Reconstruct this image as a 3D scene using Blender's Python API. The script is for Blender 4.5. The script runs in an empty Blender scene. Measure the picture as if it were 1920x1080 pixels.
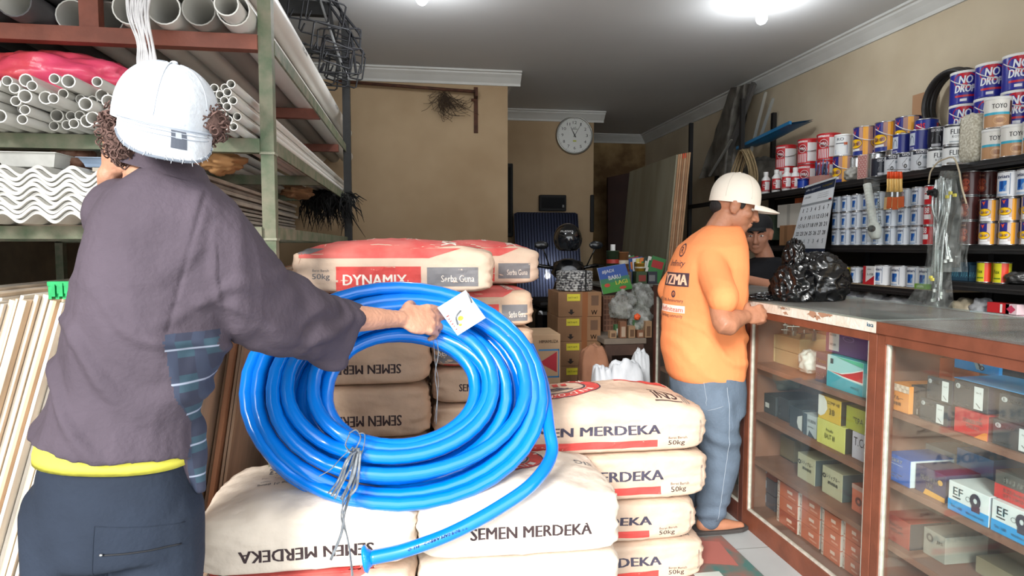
import bpy, bmesh, math, random
from mathutils import Vector, Matrix, noise
from mathutils.bvhtree import BVHTree
random.seed(7)
PI = math.pi
sc = bpy.context.scene
COL = sc.collection
# ------------------------------------------------------------------ camera
F = 1200.0
THETA = math.radians(8.51); PHI = math.radians(3.72)
CAMZ = 1.30
cd = bpy.data.cameras.new('camera'); cam = bpy.data.objects.new('camera', cd); COL.objects.link(cam)
cam.location = (0, 0, CAMZ); cam.rotation_euler = (PI/2-PHI, 0, -THETA)
cd.lens = F/1920*36; cd.sensor_width = 36; cd.clip_start = 0.05
sc.camera = cam
R3 = cam.rotation_euler.to_matrix()
def ray(px, py): return R3 @ Vector(((px-960)/F, (540-py)/F, -1.0))
def atY(px, py, Y): d = ray(px, py); return Vector((0, 0, CAMZ))+d*(Y/d.y)
def atX(px, py, X): d = ray(px, py); return Vector((0, 0, CAMZ))+d*(X/d.x)
def atZ(px, py, Z): d = ray(px, py); return Vector((0, 0, CAMZ))+d*((Z-CAMZ)/d.z)
# ------------------------------------------------------------------ world, exposure
w = bpy.data.worlds.new('daylight'); sc.world = w; w.use_nodes = True
bg = w.node_tree.nodes['Background']; bg.inputs[0].default_value = (0.93, 0.97, 1.0, 1); bg.inputs[1].default_value = 2.7
sd = bpy.data.lights.new('sun', 'SUN'); sd.energy = 4.2; sd.angle = math.radians(16); sd.color = (1, .97, .92)
sun = bpy.data.objects.new('sun', sd); COL.objects.link(sun)
sun.rotation_euler = Vector((-.75, -1.45, .78)).to_track_quat('Z', 'Y').to_euler()   # light comes from behind the camera, from the left, through the open shop front
sc.view_settings.view_transform = 'Standard'; sc.view_settings.look = 'None'
sc.view_settings.exposure = 0.35; sc.view_settings.gamma = 1; sc.view_settings.use_curve_mapping = False
# ------------------------------------------------------------------ materials
def lin(c):
    return tuple(((x/255)/12.92 if x/255 <= .04045 else ((x/255+.055)/1.055)**2.4) for x in c)
MATS = {}
def mat(name, rgb, rough=.6, metal=0., var=0., vscale=6., bump=0., bscale=40., rgb2=None, spec=.5, coat=0., stretch=None, alpha=1., trans=0., emit=0., detail=4):
    if name in MATS: return MATS[name]
    m = bpy.data.materials.new(name); m.use_nodes = True; MATS[name] = m
    nt = m.node_tree; b = nt.nodes['Principled BSDF']; L = nt.links
    c = lin(rgb)
    b.inputs['Base Color'].default_value = (*c, 1); b.inputs['Roughness'].default_value = rough; b.inputs['Metallic'].default_value = metal
    b.inputs['Specular IOR Level'].default_value = spec; b.inputs['Coat Weight'].default_value = coat
    b.inputs['Alpha'].default_value = alpha; b.inputs['Transmission Weight'].default_value = trans
    if emit: b.inputs['Emission Color'].default_value = (*c, 1); b.inputs['Emission Strength'].default_value = emit
    tc = nt.nodes.new('ShaderNodeTexCoord'); src = tc.outputs['Object']
    if stretch:
        mp = nt.nodes.new('ShaderNodeMapping'); mp.inputs['Scale'].default_value = stretch; L.new(src, mp.inputs[0]); src = mp.outputs[0]
    if var or rgb2:
        n = nt.nodes.new('ShaderNodeTexNoise'); n.inputs['Scale'].default_value = vscale; n.inputs['Detail'].default_value = detail; L.new(src, n.inputs['Vector'])
        r = nt.nodes.new('ShaderNodeValToRGB'); L.new(n.outputs[0], r.inputs[0])
        c2 = lin(rgb2) if rgb2 else tuple(x*(1-var) for x in c); c1 = c if rgb2 else tuple(min(1, x*(1+var*.5)) for x in c)
        r.color_ramp.elements[0].position = .36; r.color_ramp.elements[1].position = .66
        r.color_ramp.elements[0].color = (*c2, 1); r.color_ramp.elements[1].color = (*c1, 1)
        L.new(r.outputs[0], b.inputs['Base Color'])
    if bump:
        n = nt.nodes.new('ShaderNodeTexNoise'); n.inputs['Scale'].default_value = bscale; n.inputs['Detail'].default_value = 6; L.new(src, n.inputs['Vector'])
        u = nt.nodes.new('ShaderNodeBump'); u.inputs['Strength'].default_value = bump; u.inputs['Distance'].default_value = .01
        L.new(n.outputs[0], u.inputs['Height']); L.new(u.outputs[0], b.inputs['Normal'])
    return m
def glass_mat(name, tint=(235, 245, 240), dust=.12, rough=.03, dscale=5.):
    if name in MATS: return MATS[name]
    m = bpy.data.materials.new(name); m.use_nodes = True; MATS[name] = m; nt = m.node_tree; L = nt.links
    for n in list(nt.nodes): nt.nodes.remove(n)
    N = nt.nodes.new; out = N('ShaderNodeOutputMaterial'); t = N('ShaderNodeBsdfTransparent'); t.inputs[0].default_value = (*lin(tint), 1)
    g = N('ShaderNodeBsdfGlossy'); g.inputs['Roughness'].default_value = rough
    d = N('ShaderNodeBsdfDiffuse'); d.inputs[0].default_value = (.75, .77, .75, 1)
    fr = N('ShaderNodeFresnel'); fr.inputs[0].default_value = 1.45
    m1 = N('ShaderNodeMixShader'); mf = N('ShaderNodeMath'); mf.operation = 'MULTIPLY'; mf.inputs[1].default_value = .16; L.new(fr.outputs[0], mf.inputs[0]); L.new(mf.outputs[0], m1.inputs[0]); L.new(t.outputs[0], m1.inputs[1]); L.new(g.outputs[0], m1.inputs[2])
    tc = N('ShaderNodeTexCoord'); n = N('ShaderNodeTexNoise'); n.inputs['Scale'].default_value = dscale; n.inputs['Detail'].default_value = 7; L.new(tc.outputs['Object'], n.inputs[0])
    mr = N('ShaderNodeMapRange'); mr.inputs[1].default_value = .35; mr.inputs[2].default_value = .75; mr.inputs[3].default_value = dust*.3; mr.inputs[4].default_value = dust*1.7; L.new(n.outputs[0], mr.inputs[0])
    m2 = N('ShaderNodeMixShader'); L.new(mr.outputs[0], m2.inputs[0]); L.new(m1.outputs[0], m2.inputs[1]); L.new(d.outputs[0], m2.inputs[2])
    L.new(m2.outputs[0], out.inputs[0]); return m
def plain(rgb, rough=.5, metal=0.):
    return mat('paint %d %d %d %d%s' % (*rgb, int(rough*100), ' metal' if metal else ''), rgb, rough, metal)
# ------------------------------------------------------------------ mesh builder
_txt = {}
def text2d(s, bold=0., nu=0, nv=0):
    k = (s, bold, nu, nv)
    if k in _txt: return _txt[k]
    c = bpy.data.curves.new('tmp', 'FONT'); c.body = s; c.offset = bold; c.resolution_u = 2 if len(s) < 14 else 1
    c.align_x = 'LEFT'
    o = bpy.data.objects.new('tmp', c); COL.objects.link(o)
    dg = bpy.context.evaluated_depsgraph_get(); me = bpy.data.meshes.new_from_object(o.evaluated_get(dg))
    bpy.data.objects.remove(o); bpy.data.curves.remove(c)
    xs = [v.co.x for v in me.vertices]; ys = [v.co.y for v in me.vertices]
    x0, x1, y0, y1 = min(xs), max(xs), min(ys), max(ys)
    for v in me.vertices: v.co = ((v.co.x-x0)/(x1-x0), (v.co.y-y0)/(y1-y0), 0)
    bm = bmesh.new(); bm.from_mesh(me); bpy.data.meshes.remove(me)
    for i in range(1, nu):
        bmesh.ops.bisect_plane(bm, geom=bm.verts[:]+bm.edges[:]+bm.faces[:], plane_co=(i/nu, 0, 0), plane_no=(1, 0, 0))
    for i in range(1, nv):
        bmesh.ops.bisect_plane(bm, geom=bm.verts[:]+bm.edges[:]+bm.faces[:], plane_co=(0, i/nv, 0), plane_no=(0, 1, 0))
    bm.verts.index_update()
    r = ([(v.co.x, v.co.y) for v in bm.verts], [[v.index for v in f.verts] for f in bm.faces]); bm.free()
    _txt[k] = r; return r
def frame_z(d, up=Vector((0, 0, 1))):
    d = d.normalized(); s = up.cross(d)
    if s.length < 1e-4: s = Vector((1, 0, 0)).cross(d)
    s.normalize(); return s, d.cross(s), d
def smooth_path(pts, n=6, closed=False):
    P = [Vector(p) for p in pts]; out = []; N = len(P)
    if N < 3: return P
    for i in range(N if closed else N-1):
        p0 = P[(i-1) % N] if closed or i > 0 else P[0]*2-P[1]; p1 = P[i]; p2 = P[(i+1) % N]
        p3 = P[(i+2) % N] if closed or i < N-2 else P[-1]*2-P[-2]
        for k in range(n):
            t = k/n
            out.append(.5*((2*p1)+(p2-p0)*t+(2*p0-5*p1+4*p2-p3)*t*t+(3*p1-p0-3*p2+p3)*t**3))
    if not closed: out.append(P[-1])
    return out
class MB:
    def __init__(s): s.v = []; s.f = []; s.m = []; s.sm = []; s.mats = []
    def mi(s, m):
        if m not in s.mats: s.mats.append(m)
        return s.mats.index(m)
    def add(s, vs, fs, m, smooth=False, M=None):
        b = len(s.v); k = s.mi(m)
        for v in vs: s.v.append((M @ Vector(v)) if M else Vector(v))
        for f in fs: s.f.append([b+i for i in f]); s.m.append(k); s.sm.append(smooth)
        return s
    def box(s, lo, hi, m, M=None, bev=0.):
        (x0, y0, z0), (x1, y1, z1) = lo, hi
        if bev:
            bm = bmesh.new(); bmesh.ops.create_cube(bm, size=1)
            for v in bm.verts: v.co = Vector(((x0+x1)/2+v.co.x*(x1-x0), (y0+y1)/2+v.co.y*(y1-y0), (z0+z1)/2+v.co.z*(z1-z0)))
            bmesh.ops.bevel(bm, geom=bm.edges[:], offset=bev, segments=2, affect='EDGES', profile=.5)
            bm.verts.index_update()
            s.add([v.co.copy() for v in bm.verts], [[v.index for v in f.verts] for f in bm.faces], m, False, M); bm.free(); return s
        vs = [(x0, y0, z0), (x1, y0, z0), (x1, y1, z0), (x0, y1, z0), (x0, y0, z1), (x1, y0, z1), (x1, y1, z1), (x0, y1, z1)]
        return s.add(vs, [(0, 3, 2, 1), (4, 5, 6, 7), (0, 1, 5, 4), (1, 2, 6, 5), (2, 3, 7, 6), (3, 0, 4, 7)], m, False, M)
    def bar(s, p, q, wa, wb, m, up=Vector((0, 0, 1))):
        p = Vector(p); q = Vector(q); a, b, d = frame_z(q-p, Vector(up))
        M = Matrix((( a.x, b.x, d.x, p.x), (a.y, b.y, d.y, p.y), (a.z, b.z, d.z, p.z), (0, 0, 0, 1)))
        return s.box((-wa/2, -wb/2, 0), (wa/2, wb/2, (q-p).length), m, M)
    def tube(s, pts, r, m, n=10, closed=False, caps=True, smooth=True, flat=1.):
        P = [Vector(p) for p in pts]; N = len(P); vs = []; up = None
        rr = r if isinstance(r, (list, tuple)) else [r]*N
        for i in range(N):
            d = (P[(i+1) % N]-P[i-1]) if closed or 0 < i < N-1 else (P[1]-P[0] if i == 0 else P[-1]-P[-2])
            d.normalize()
            if up is None:
                up = Vector((0, 0, 1)) if abs(d.z) < .9 else Vector((1, 0, 0))
            a = up-d*up.dot(d)
            if a.length < 1e-5: a = Vector((1, 0, 0))
            a.normalize(); b = d.cross(a); up = a
            for k in range(n):
                t = 2*PI*k/n; vs.append(P[i]+a*(math.cos(t)*rr[i]*flat)+b*(math.sin(t)*rr[i]))
        fs = [(i*n+k, i*n+(k+1) % n, ((i+1) % N)*n+(k+1) % n, ((i+1) % N)*n+k) for i in range(N if closed else N-1) for k in range(n)]
        if caps and not closed: fs += [list(range(n))[::-1], [(N-1)*n+k for k in range(n)]]
        return s.add(vs, fs, m, smooth)
    def lathe(s, prof, m, n=24, M=None, smooth=True, a0=0., a1=2*PI, sx=1., sy=1.):
        vs = []; full = abs(a1-a0-2*PI) < 1e-6; K = n if full else n+1
        for (r, z) in prof:
            for k in range(K):
                t = a0+(a1-a0)*k/n; vs.append((r*math.cos(t)*sx, r*math.sin(t)*sy, z))
        fs = [(i*K+k, i*K+(k+1) % K, (i+1)*K+(k+1) % K, (i+1)*K+k) for i in range(len(prof)-1) for k in range(n)]
        return s.add(vs, fs, m, smooth, M)
    def cyl(s, c, r, h, m, n=24, r2=None, M=None, smooth=True):
        r2 = r if r2 is None else r2; x, y, z = c
        T = Matrix.Translation((x, y, z)); T = (M @ T) if M else T
        s.lathe([(r, 0), (r2, h)], m, n, T, smooth)
        s.lathe([(r2, h), (0.0001, h)], m, n, T, False); s.lathe([(0.0001, 0), (r, 0)], m, n, T, False); return s
    def hollow(s, p, q, r, t, m, mi, n=14):
        p = Vector(p); q = Vector(q); a, b, d = frame_z(q-p); L = (q-p).length
        M = Matrix(((a.x, b.x, d.x, p.x), (a.y, b.y, d.y, p.y), (a.z, b.z, d.z, p.z), (0, 0, 0, 1)))
        s.lathe([(r, 0), (r, L)], m, n, M); s.lathe([(r-t, 0), (r, 0)], m, n, M, False); s.lathe([(r-t, L), (r-t, 0)], mi, n, M)
        s.lathe([(r, L), (r-t, L)], m, n, M, False); return s
    def ell(s, c, rad, m, n=20, nz=12, M=None, fn=None):
        vs = []; 
        for i in range(nz+1):
            p = PI*i/nz
            for k in range(n):
                t = 2*PI*k/n; v = Vector((math.sin(p)*math.cos(t), math.sin(p)*math.sin(t), math.cos(p)))
                if fn: v = fn(v)
                vs.append(Vector(c)+Vector((v.x*rad[0], v.y*rad[1], v.z*rad[2])))
        fs = [(i*n+k, (i+1)*n+k, (i+1)*n+(k+1) % n, i*n+(k+1) % n) for i in range(nz) for k in range(n)]
        return s.add(vs, fs, m, True, M)
    def loft(s, rings, m, cap=True, closed_ring=True, smooth=True):
        n = len(rings[0]); vs = [p for r in rings for p in r]; N = len(rings)
        fs = [(i*n+k, i*n+(k+1) % n, (i+1)*n+(k+1) % n, (i+1)*n+k) for i in range(N-1) for k in range(n if closed_ring else n-1)]
        if cap: fs += [list(range(n))[::-1], [(N-1)*n+k for k in range(n)]]
        return s.add(vs, fs, m, smooth)
    def grid(s, fn, nu, nv, m, smooth=True, wrap=False):
        vs = [fn(i/nu, j/nv) for j in range(nv+1) for i in range(nu+1)]
        fs = [(j*(nu+1)+i, j*(nu+1)+i+1, (j+1)*(nu+1)+i+1, (j+1)*(nu+1)+i) for j in range(nv) for i in range(nu)]
        return s.add(vs, fs, m, smooth)
    # 2-D marks laid on a surface through a map fn(u, v) -> point
    def mtext(s, fn, txt, u, v, wd, ht, m, bold=0., nu=0, nv=0, rot=False, shear=0., ang=0.):
        if bold:
            d = abs(bold)*wd/max(3, len(txt))*1.6
            s.mtext(fn, txt, u-d, v, wd, ht, m, 0, nu, nv, rot, shear, ang); s.mtext(fn, txt, u+d, v, wd, ht, m, 0, nu, nv, rot, shear, ang)
        vs, fs = text2d(txt, 0, nu, nv); pts = []
        for a, b in vs:
            if rot: a, b = 1-a, 1-b
            x = a*wd+shear*(b-.5)*ht; y = b*ht
            if ang: x, y = (x-wd/2)*math.cos(ang)-(y-ht/2)*math.sin(ang)+wd/2, (x-wd/2)*math.sin(ang)+(y-ht/2)*math.cos(ang)+ht/2
            pts.append(fn(u+x, v+y))
        return s.add(pts, fs, m)
    def mrect(s, fn, u0, v0, u1, v1, m, nu=1, nv=1):
        return s.grid(lambda a, b: fn(u0+(u1-u0)*a, v0+(v1-v0)*b), nu, nv, m, False)
    def mpoly(s, fn, pts, m): return s.add([fn(*p) for p in pts], [list(range(len(pts)))], m)
    def mring(s, fn, u, v, ru, rv, fr, m, n=28, a0=0, a1=2*PI, nr=1):
        return s.grid(lambda a, b: fn(u+ru*math.cos(a0+(a1-a0)*a)*(fr+(1-fr)*b), v+rv*math.sin(a0+(a1-a0)*a)*(fr+(1-fr)*b)), n, nr, m, False)
    def mesh(s, name):
        me = bpy.data.meshes.new(name); me.from_pydata([tuple(v) for v in s.v], [], s.f)
        for m in s.mats: me.materials.append(m)
        me.polygons.foreach_set('material_index', s.m); me.polygons.foreach_set('use_smooth', s.sm); me.update(); return me
    def build(s, name, parent=None, base=None, label=None):
        if parent is not None: off = rootloc(parent)
        else:
            if base is None:
                xs = [v.x for v in s.v]; ys = [v.y for v in s.v]; zs = [v.z for v in s.v]
                base = ((min(xs)+max(xs))/2, (min(ys)+max(ys))/2, min(zs))
            off = Vector(base)
        for v in s.v: v -= off
        me = s.mesh(name)
        bm = bmesh.new(); bm.from_mesh(me); bmesh.ops.recalc_face_normals(bm, faces=bm.faces[:]) if len(s.v) < 60000 else None; bm.to_mesh(me); bm.free()
        o = bpy.data.objects.new(name, me); COL.objects.link(o)
        if parent is not None: o.parent = parent
        else: o.location = off
        if label: o['label'] = label
        return o
def rootloc(o):
    v = Vector((0, 0, 0))
    while o is not None: v += o.location; o = o.parent
    return v
def thing(name, label, cat, loc, group=None):
    o = bpy.data.objects.new(name, None); COL.objects.link(o); o.location = loc; o.empty_display_size = .05
    o['label'] = label; o['category'] = cat
    if group: o['group'] = group
    return o
def tag(o, label, cat, group=None, kind=None):
    o['label'] = label; o['category'] = cat
    if group: o['group'] = group
    if kind: o['kind'] = kind
    return o
def struct(o): o['kind'] = 'structure'; return o
def clone(root, loc, rz=None, label=None, group=None, scale=None):
    r = root.copy(); COL.objects.link(r); r.location = loc
    if rz is not None: r.rotation_euler = (0, 0, rz)
    if scale is not None: r.scale = scale
    if label: r['label'] = label
    if group: r['group'] = group
    for ch in list(root.children):
        c = ch.copy(); COL.objects.link(c); c.parent = r
        for g in list(ch.children):
            d = g.copy(); COL.objects.link(d); d.parent = c
    return r
def kill(root):
    for ch in list(root.children):
        for g in list(ch.children): bpy.data.objects.remove(g)
        bpy.data.objects.remove(ch)
    bpy.data.objects.remove(root)
def plane_map(O, U, V):
    O = Vector(O); U = Vector(U); V = Vector(V)
    return lambda u, v: O+U*u+V*v
ORD = ['first', 'second', 'third', 'fourth', 'fifth', 'sixth', 'seventh', 'eighth', 'ninth', 'tenth', 'eleventh', 'twelfth', 'thirteenth', 'fourteenth', 'fifteenth', 'sixteenth', 'seventeenth', 'eighteenth', 'nineteenth', 'twentieth']
# ------------------------------------------------------------------ the room
WX = 3.10; LX = -2.45; H = 2.80
wall_m = mat('cream painted plaster', (184, 160, 128), .85, var=.13, vscale=1.1, bump=.25, bscale=9, rgb2=(160, 134, 102))
wallr_m = mat('pale cream plaster', (204, 190, 164), .85, bump=.2, bscale=14, rgb2=(184, 168, 142), vscale=1.7)
stain_m = mat('damp stained plaster', (166, 138, 96), .9, bump=.3, bscale=12, rgb2=(104, 78, 48), vscale=3.2)
ceil_m = mat('grey white ceiling', (204, 204, 204), .9, var=.05, vscale=.8)
corn_m = mat('white plaster cornice', (206, 206, 202), .6, var=.08, vscale=3)
floor_m = mat('grey ceramic tile', (176, 180, 180), .35, var=.06, vscale=5)
dark_m = mat('dark void', (22, 20, 20), .9)
def wallbox(name, lo, hi, m): b = MB(); b.box(lo, hi, m); return struct(b.build(name))
o = wallbox('floor', (LX-.2, -.2, -.1), (WX+.2, 8.7, 0), floor_m)
b = MB(); g = mat('dark grout', (120, 120, 116), .9)
for i in range(11): x = LX+.15+i*.5; b.box((x-.002, -.2, -.0005), (x+.002, 8.45, .0006), g)
for i in range(17): y = i*.5; b.box((LX, y-.002, -.0005), (WX, y+.002, .0007), g)
struct(b.build('floor_grout'))
b = MB(); b.box((-12, -14, -.16), (12, -.2, -.06), mat('sunlit concrete forecourt', (170, 165, 155), .9, var=.1)); struct(b.build('ground'))
wallbox('ceiling', (LX-.2, -.2, H), (WX+.2, 8.7, H+.12), ceil_m)
wallbox('wall_right', (WX, -.2, 0), (WX+.15, 8.7, H), wallr_m)
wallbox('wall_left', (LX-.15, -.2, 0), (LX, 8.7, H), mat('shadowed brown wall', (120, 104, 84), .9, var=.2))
Y1, Y2, Y3 = 5.62, 7.1, 8.45
x1 = atY(952, 300, Y1).x; x2 = atY(1113, 300, Y2).x
wallbox('wall_back_left', (LX, Y1, 0), (x1, Y1+.3, H), wall_m)
wallbox('wall_back_middle', (x1-.3, Y2, 0), (x2, Y2+.3, H), wall_m)
wallbox('wall_side_left', (x1-.15, Y1+.3, 0), (x1, Y2, H), wall_m)
wallbox('wall_back_right', (x2-.3, Y3, 0), (WX, Y3+.15, H), stain_m)
wallbox('wall_side_right', (x2-.15, Y2+.3, 0), (x2, Y3, H), stain_m)
def cornice(name, p, q, nrm):
    p = Vector(p); q = Vector(q); n = Vector(nrm); b = MB()
    prof = [(0, -.11), (.015, -.11), (.02, -.09), (.035, -.075), (.06, -.05), (.085, -.03), (.09, -.018), (.11, -.015), (.11, 0), (0, 0)]
    rings = [[e+n*a+Vector((0, 0, z)) for a, z in prof] for e in (p, q)]
    b.loft(rings, corn_m, smooth=False); struct(b.build(name))
cornice('trim_1', (LX, Y1, H), (x1+.11, Y1, H), (0, -1, 0))
cornice('trim_2', (x1, Y2, H), (x2+.11, Y2, H), (0, -1, 0))
cornice('trim_3', (x2, Y3, H), (WX, Y3, H), (0, -1, 0))
cornice('trim_4', (WX, -.2, H), (WX, Y3, H), (-1, 0, 0))
cornice('trim_5', (x1, Y1, H), (x1, Y2, H), (1, 0, 0))
cornice('trim_6', (x2, Y2, H), (x2, Y3, H), (1, 0, 0))
# ceiling lamps
def bulb(px, py, lab, E):
    p = atZ(px, py, H-.11)
    t = thing('ceiling_bulb', lab, 'light bulb', (p.x, p.y, H), 'bulbs on the ceiling')
    b = MB(); white = plain((225, 225, 222), .4)
    b.lathe([(.0001, H), (.045, H), (.045, H-.012), (.03, H-.02), (.02, H-.05), (.0001, H-.05)], white, 20, Matrix.Translation((p.x, p.y, 0))); b.build('lamp_holder', t)
    b = MB(); c = Vector((p.x, p.y, H-.115))
    b.ell(c, (.034, .034, .036), mat('lit bulb glass', (245, 250, 255), .3, emit=28.), 16, 10); b.cyl((p.x, p.y, H-.09), .015, .045, white, 14); b.build('bulb', t)
    l = bpy.data.lights.new('bulb_light', 'POINT'); l.energy = E; l.shadow_soft_size = .045; l.color = (.93, .97, 1)
    lo = bpy.data.objects.new('bulb_light', l); COL.objects.link(lo); lo.location = (p.x, p.y, H-.2)
bulb(1428, 33, 'lit white bulb in a holder on the ceiling at the right', 10)
bulb(791, -4, 'lit white bulb at the top edge, left of the other bulb', 12)
# wall clock
def clock():
    c = atY(1077, 254, Y2-.02); r = 36/F*Y2*1.0
    t = thing('wall_clock', 'round white wall clock with silver rim reading five past eleven', 'clock', (c.x, Y2, c.z-r))
    M = Matrix.Translation((c.x, Y2-.001, c.z)) @ Matrix.Rotation(PI/2, 4, 'X')
    b = MB(); b.lathe([(.0001, .03), (r*.9, .03)], plain((228, 230, 226), .35), 40, M, False)
    fn = lambda u, v: Vector((c.x+u*r, Y2-.0335, c.z+v*r)); k = plain((25, 25, 28), .5)
    for h in range(1, 13):
        a = PI/2-h*PI/6; s = str(h); wd = .105*len(s)*(.45 if s == '1' else .8 if s == '11' else 1)
        b.mtext(fn, s, .66*math.cos(a)-wd/2, .66*math.sin(a)-.075, wd, .15, k)
    for q in range(60):
        a = q*PI/30; l = .05 if q % 5 == 0 else .02; wv = .008
        dx, dy = math.cos(a), math.sin(a)
        b.mpoly(fn, [(dx*.86-dy*wv, dy*.86+dx*wv), (dx*.86+dy*wv, dy*.86-dx*wv), (dx*(.86-l)+dy*wv, dy*(.86-l)-dx*wv), (dx*(.86-l)-dy*wv, dy*(.86-l)+dx*wv)], k)
    b.mtext(fn, 'n7', -.07, .36, .14, .07, k, .02); b.mrect(fn, -.14, .31, .14, .335, k)
    b.mrect(fn, -.09, -.33, .09, -.26, plain((190, 196, 60)))
    b.build('dial', t)
    b = MB(); b.lathe([(r*.9, .028), (r*.91, .045), (r*.97, .045), (r, .03), (r, 0), (.0001, 0)], mat('satin steel', (170, 170, 165), .3, 1.), 48, M); b.build('rim', t)
    for nm, a, l, wv in (('hour_hand', PI/2-11.08*PI/6, .48, .022), ('minute_hand', PI/2-5*PI/30, .72, .014)):
        b = MB(); dx, dy = math.cos(a), math.sin(a); f2 = lambda u, v: Vector((c.x+u*r, Y2-(.038 if nm[0] == 'h' else .041), c.z+v*r))
        b.mpoly(f2, [(-dx*.12-dy*wv, -dy*.12+dx*wv), (-dx*.12+dy*wv, -dy*.12-dx*wv), (dx*l+dy*wv*.4, dy*l-dx*wv*.4), (dx*l-dy*wv*.4, dy*l+dx*wv*.4)], k); b.build(nm, t)
clock()
# rusty awning-rod on the left back wall
rust = mat('rusty iron', (84, 50, 34), .8, var=.4, vscale=20)
def rod():
    y = Y1-.10; p = atY(630, 152, y); q = atY(893, 172, y)
    t = thing('wall_rod', 'rusty iron rod with end bracket fixed along the back wall under the cornice', 'rod', (q.x, Y1, q.z-.35))
    b = MB(); b.tube([p, q], .014, rust, 8); b.build('rod', t)
    b = MB(); b.box((q.x-.012, Y1-.012, q.z-.33), (q.x+.022, Y1, q.z+.06), rust); b.box((q.x-.01, y-.02, q.z-.04), (q.x+.012, Y1, q.z+.02), rust)
    b.cyl((0, 0, 0), .012, .03, rust, 8, M=Matrix.Translation((q.x-.04, Y1-.06, q.z-.06)) @ Matrix.Rotation(PI/2, 4, 'Y')); b.build('bracket', t)
    b = MB(); cob = mat('dusty cobweb strands', (70, 54, 40), .9); rn = random.Random(3)
    c0 = atY(838, 178, Y1-.05)
    for i in range(90):
        p0 = c0+Vector((rn.gauss(-.03, .03), rn.uniform(-.03, .0), rn.gauss(-.01, .03)))
        e = p0+Vector((rn.gauss(.06, .1), rn.uniform(-.03, .0), rn.gauss(-.08, .06)))
        mid = (p0+e)/2+Vector((rn.gauss(0, .04), 0, rn.gauss(-.04, .03)))
        b.tube(smooth_path([p0, mid, e], 4), .0016, cob, 4)
    tag(b.build('cobweb', None, (c0.x, Y1-.02, c0.z-.2)), 'dark dusty cobweb tangle hanging from the rusty rod on the back wall', 'cobweb')
rod()
# black items on the back walls
def slab(px0, py0, px1, py1, Y, th, m, name, label, cat):
    a = atY(px0, py0, Y); c = atY(px1, py1, Y); b = MB(); b.box((a.x, Y, c.z), (c.x, Y+th, a.z), m, bev=.01)
    return b, (a, c)
blk = mat('black plastic', (14, 14, 15), .7)
b, (a, c) = slab(948, 306, 962, 444, Y2-.1, .1, blk, '', '', '')
b.mrect(lambda u, v: Vector((a.x+(c.x-a.x)*u, Y2-.101, c.z+(a.z-c.z)*v)), .3, .05, .7, .95, plain((8, 8, 9), .9)); b.cyl((a.x+.02, Y2-.102, c.z+.1), .012, .03, blk, 10)
tag(b.build('wall_panel'), 'narrow tall black panel on the wall left of the dark ribbed sheets', 'panel')
b, (a, c) = slab(1012, 365, 1062, 396, Y2-.07, .07, blk, '', '', '')
b.box((a.x+.02, Y2-.08, c.z+.03), (c.x-.02, Y2-.065, a.z-.03), plain((10, 10, 12), .9)); b.box((c.x-.05, Y2-.085, c.z+.04), (c.x-.03, Y2-.07, c.z+.07), plain((60, 60, 60), .3))
tag(b.build('meter_box'), 'square black box on the wall above the dark ribbed sheets', 'box')
b, (a, c) = slab(1108, 365, 1114, 435, Y2-.04, .04, blk, '', '', '')
tag(b.build('wall_strip'), 'thin black strip on the wall corner right of the ribbed sheets', 'strip')
# dark ribbed roofing sheets leaning on the wall under the clock
def roofing():
    m = mat('dark glossy painted steel', (44, 50, 74), .22, .7, coat=.5)
    for k in range(3):
        a = atY(970+k*2, 398-k, Y2-.42+k*.05); c = atY(1092-k*1, 620, Y2-.42)
        W = c.x-a.x; z1 = a.z
        def fn(u, v):
            x = a.x+W*u; ph = u*22; y = Y2-.66+.03*k+(v*.46)+(.018 if (ph % 1) < .55 else 0)
            return Vector((x, y, v*z1))
        b = MB(); b.grid(fn, 176, 2, m, False); b.grid(lambda u, v: fn(u, v)+Vector((0, .002, 0)), 176, 2, m, False)
        tag(b.build('roofing_sheet'), ['front dark blue ribbed metal roofing sheet leaning under the clock', 'middle dark ribbed roofing sheet behind the front one under the clock', 'rear dark ribbed roofing sheet nearest the wall under the clock'][k], 'roofing sheet', 'dark roofing sheets')
roofing()
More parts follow.
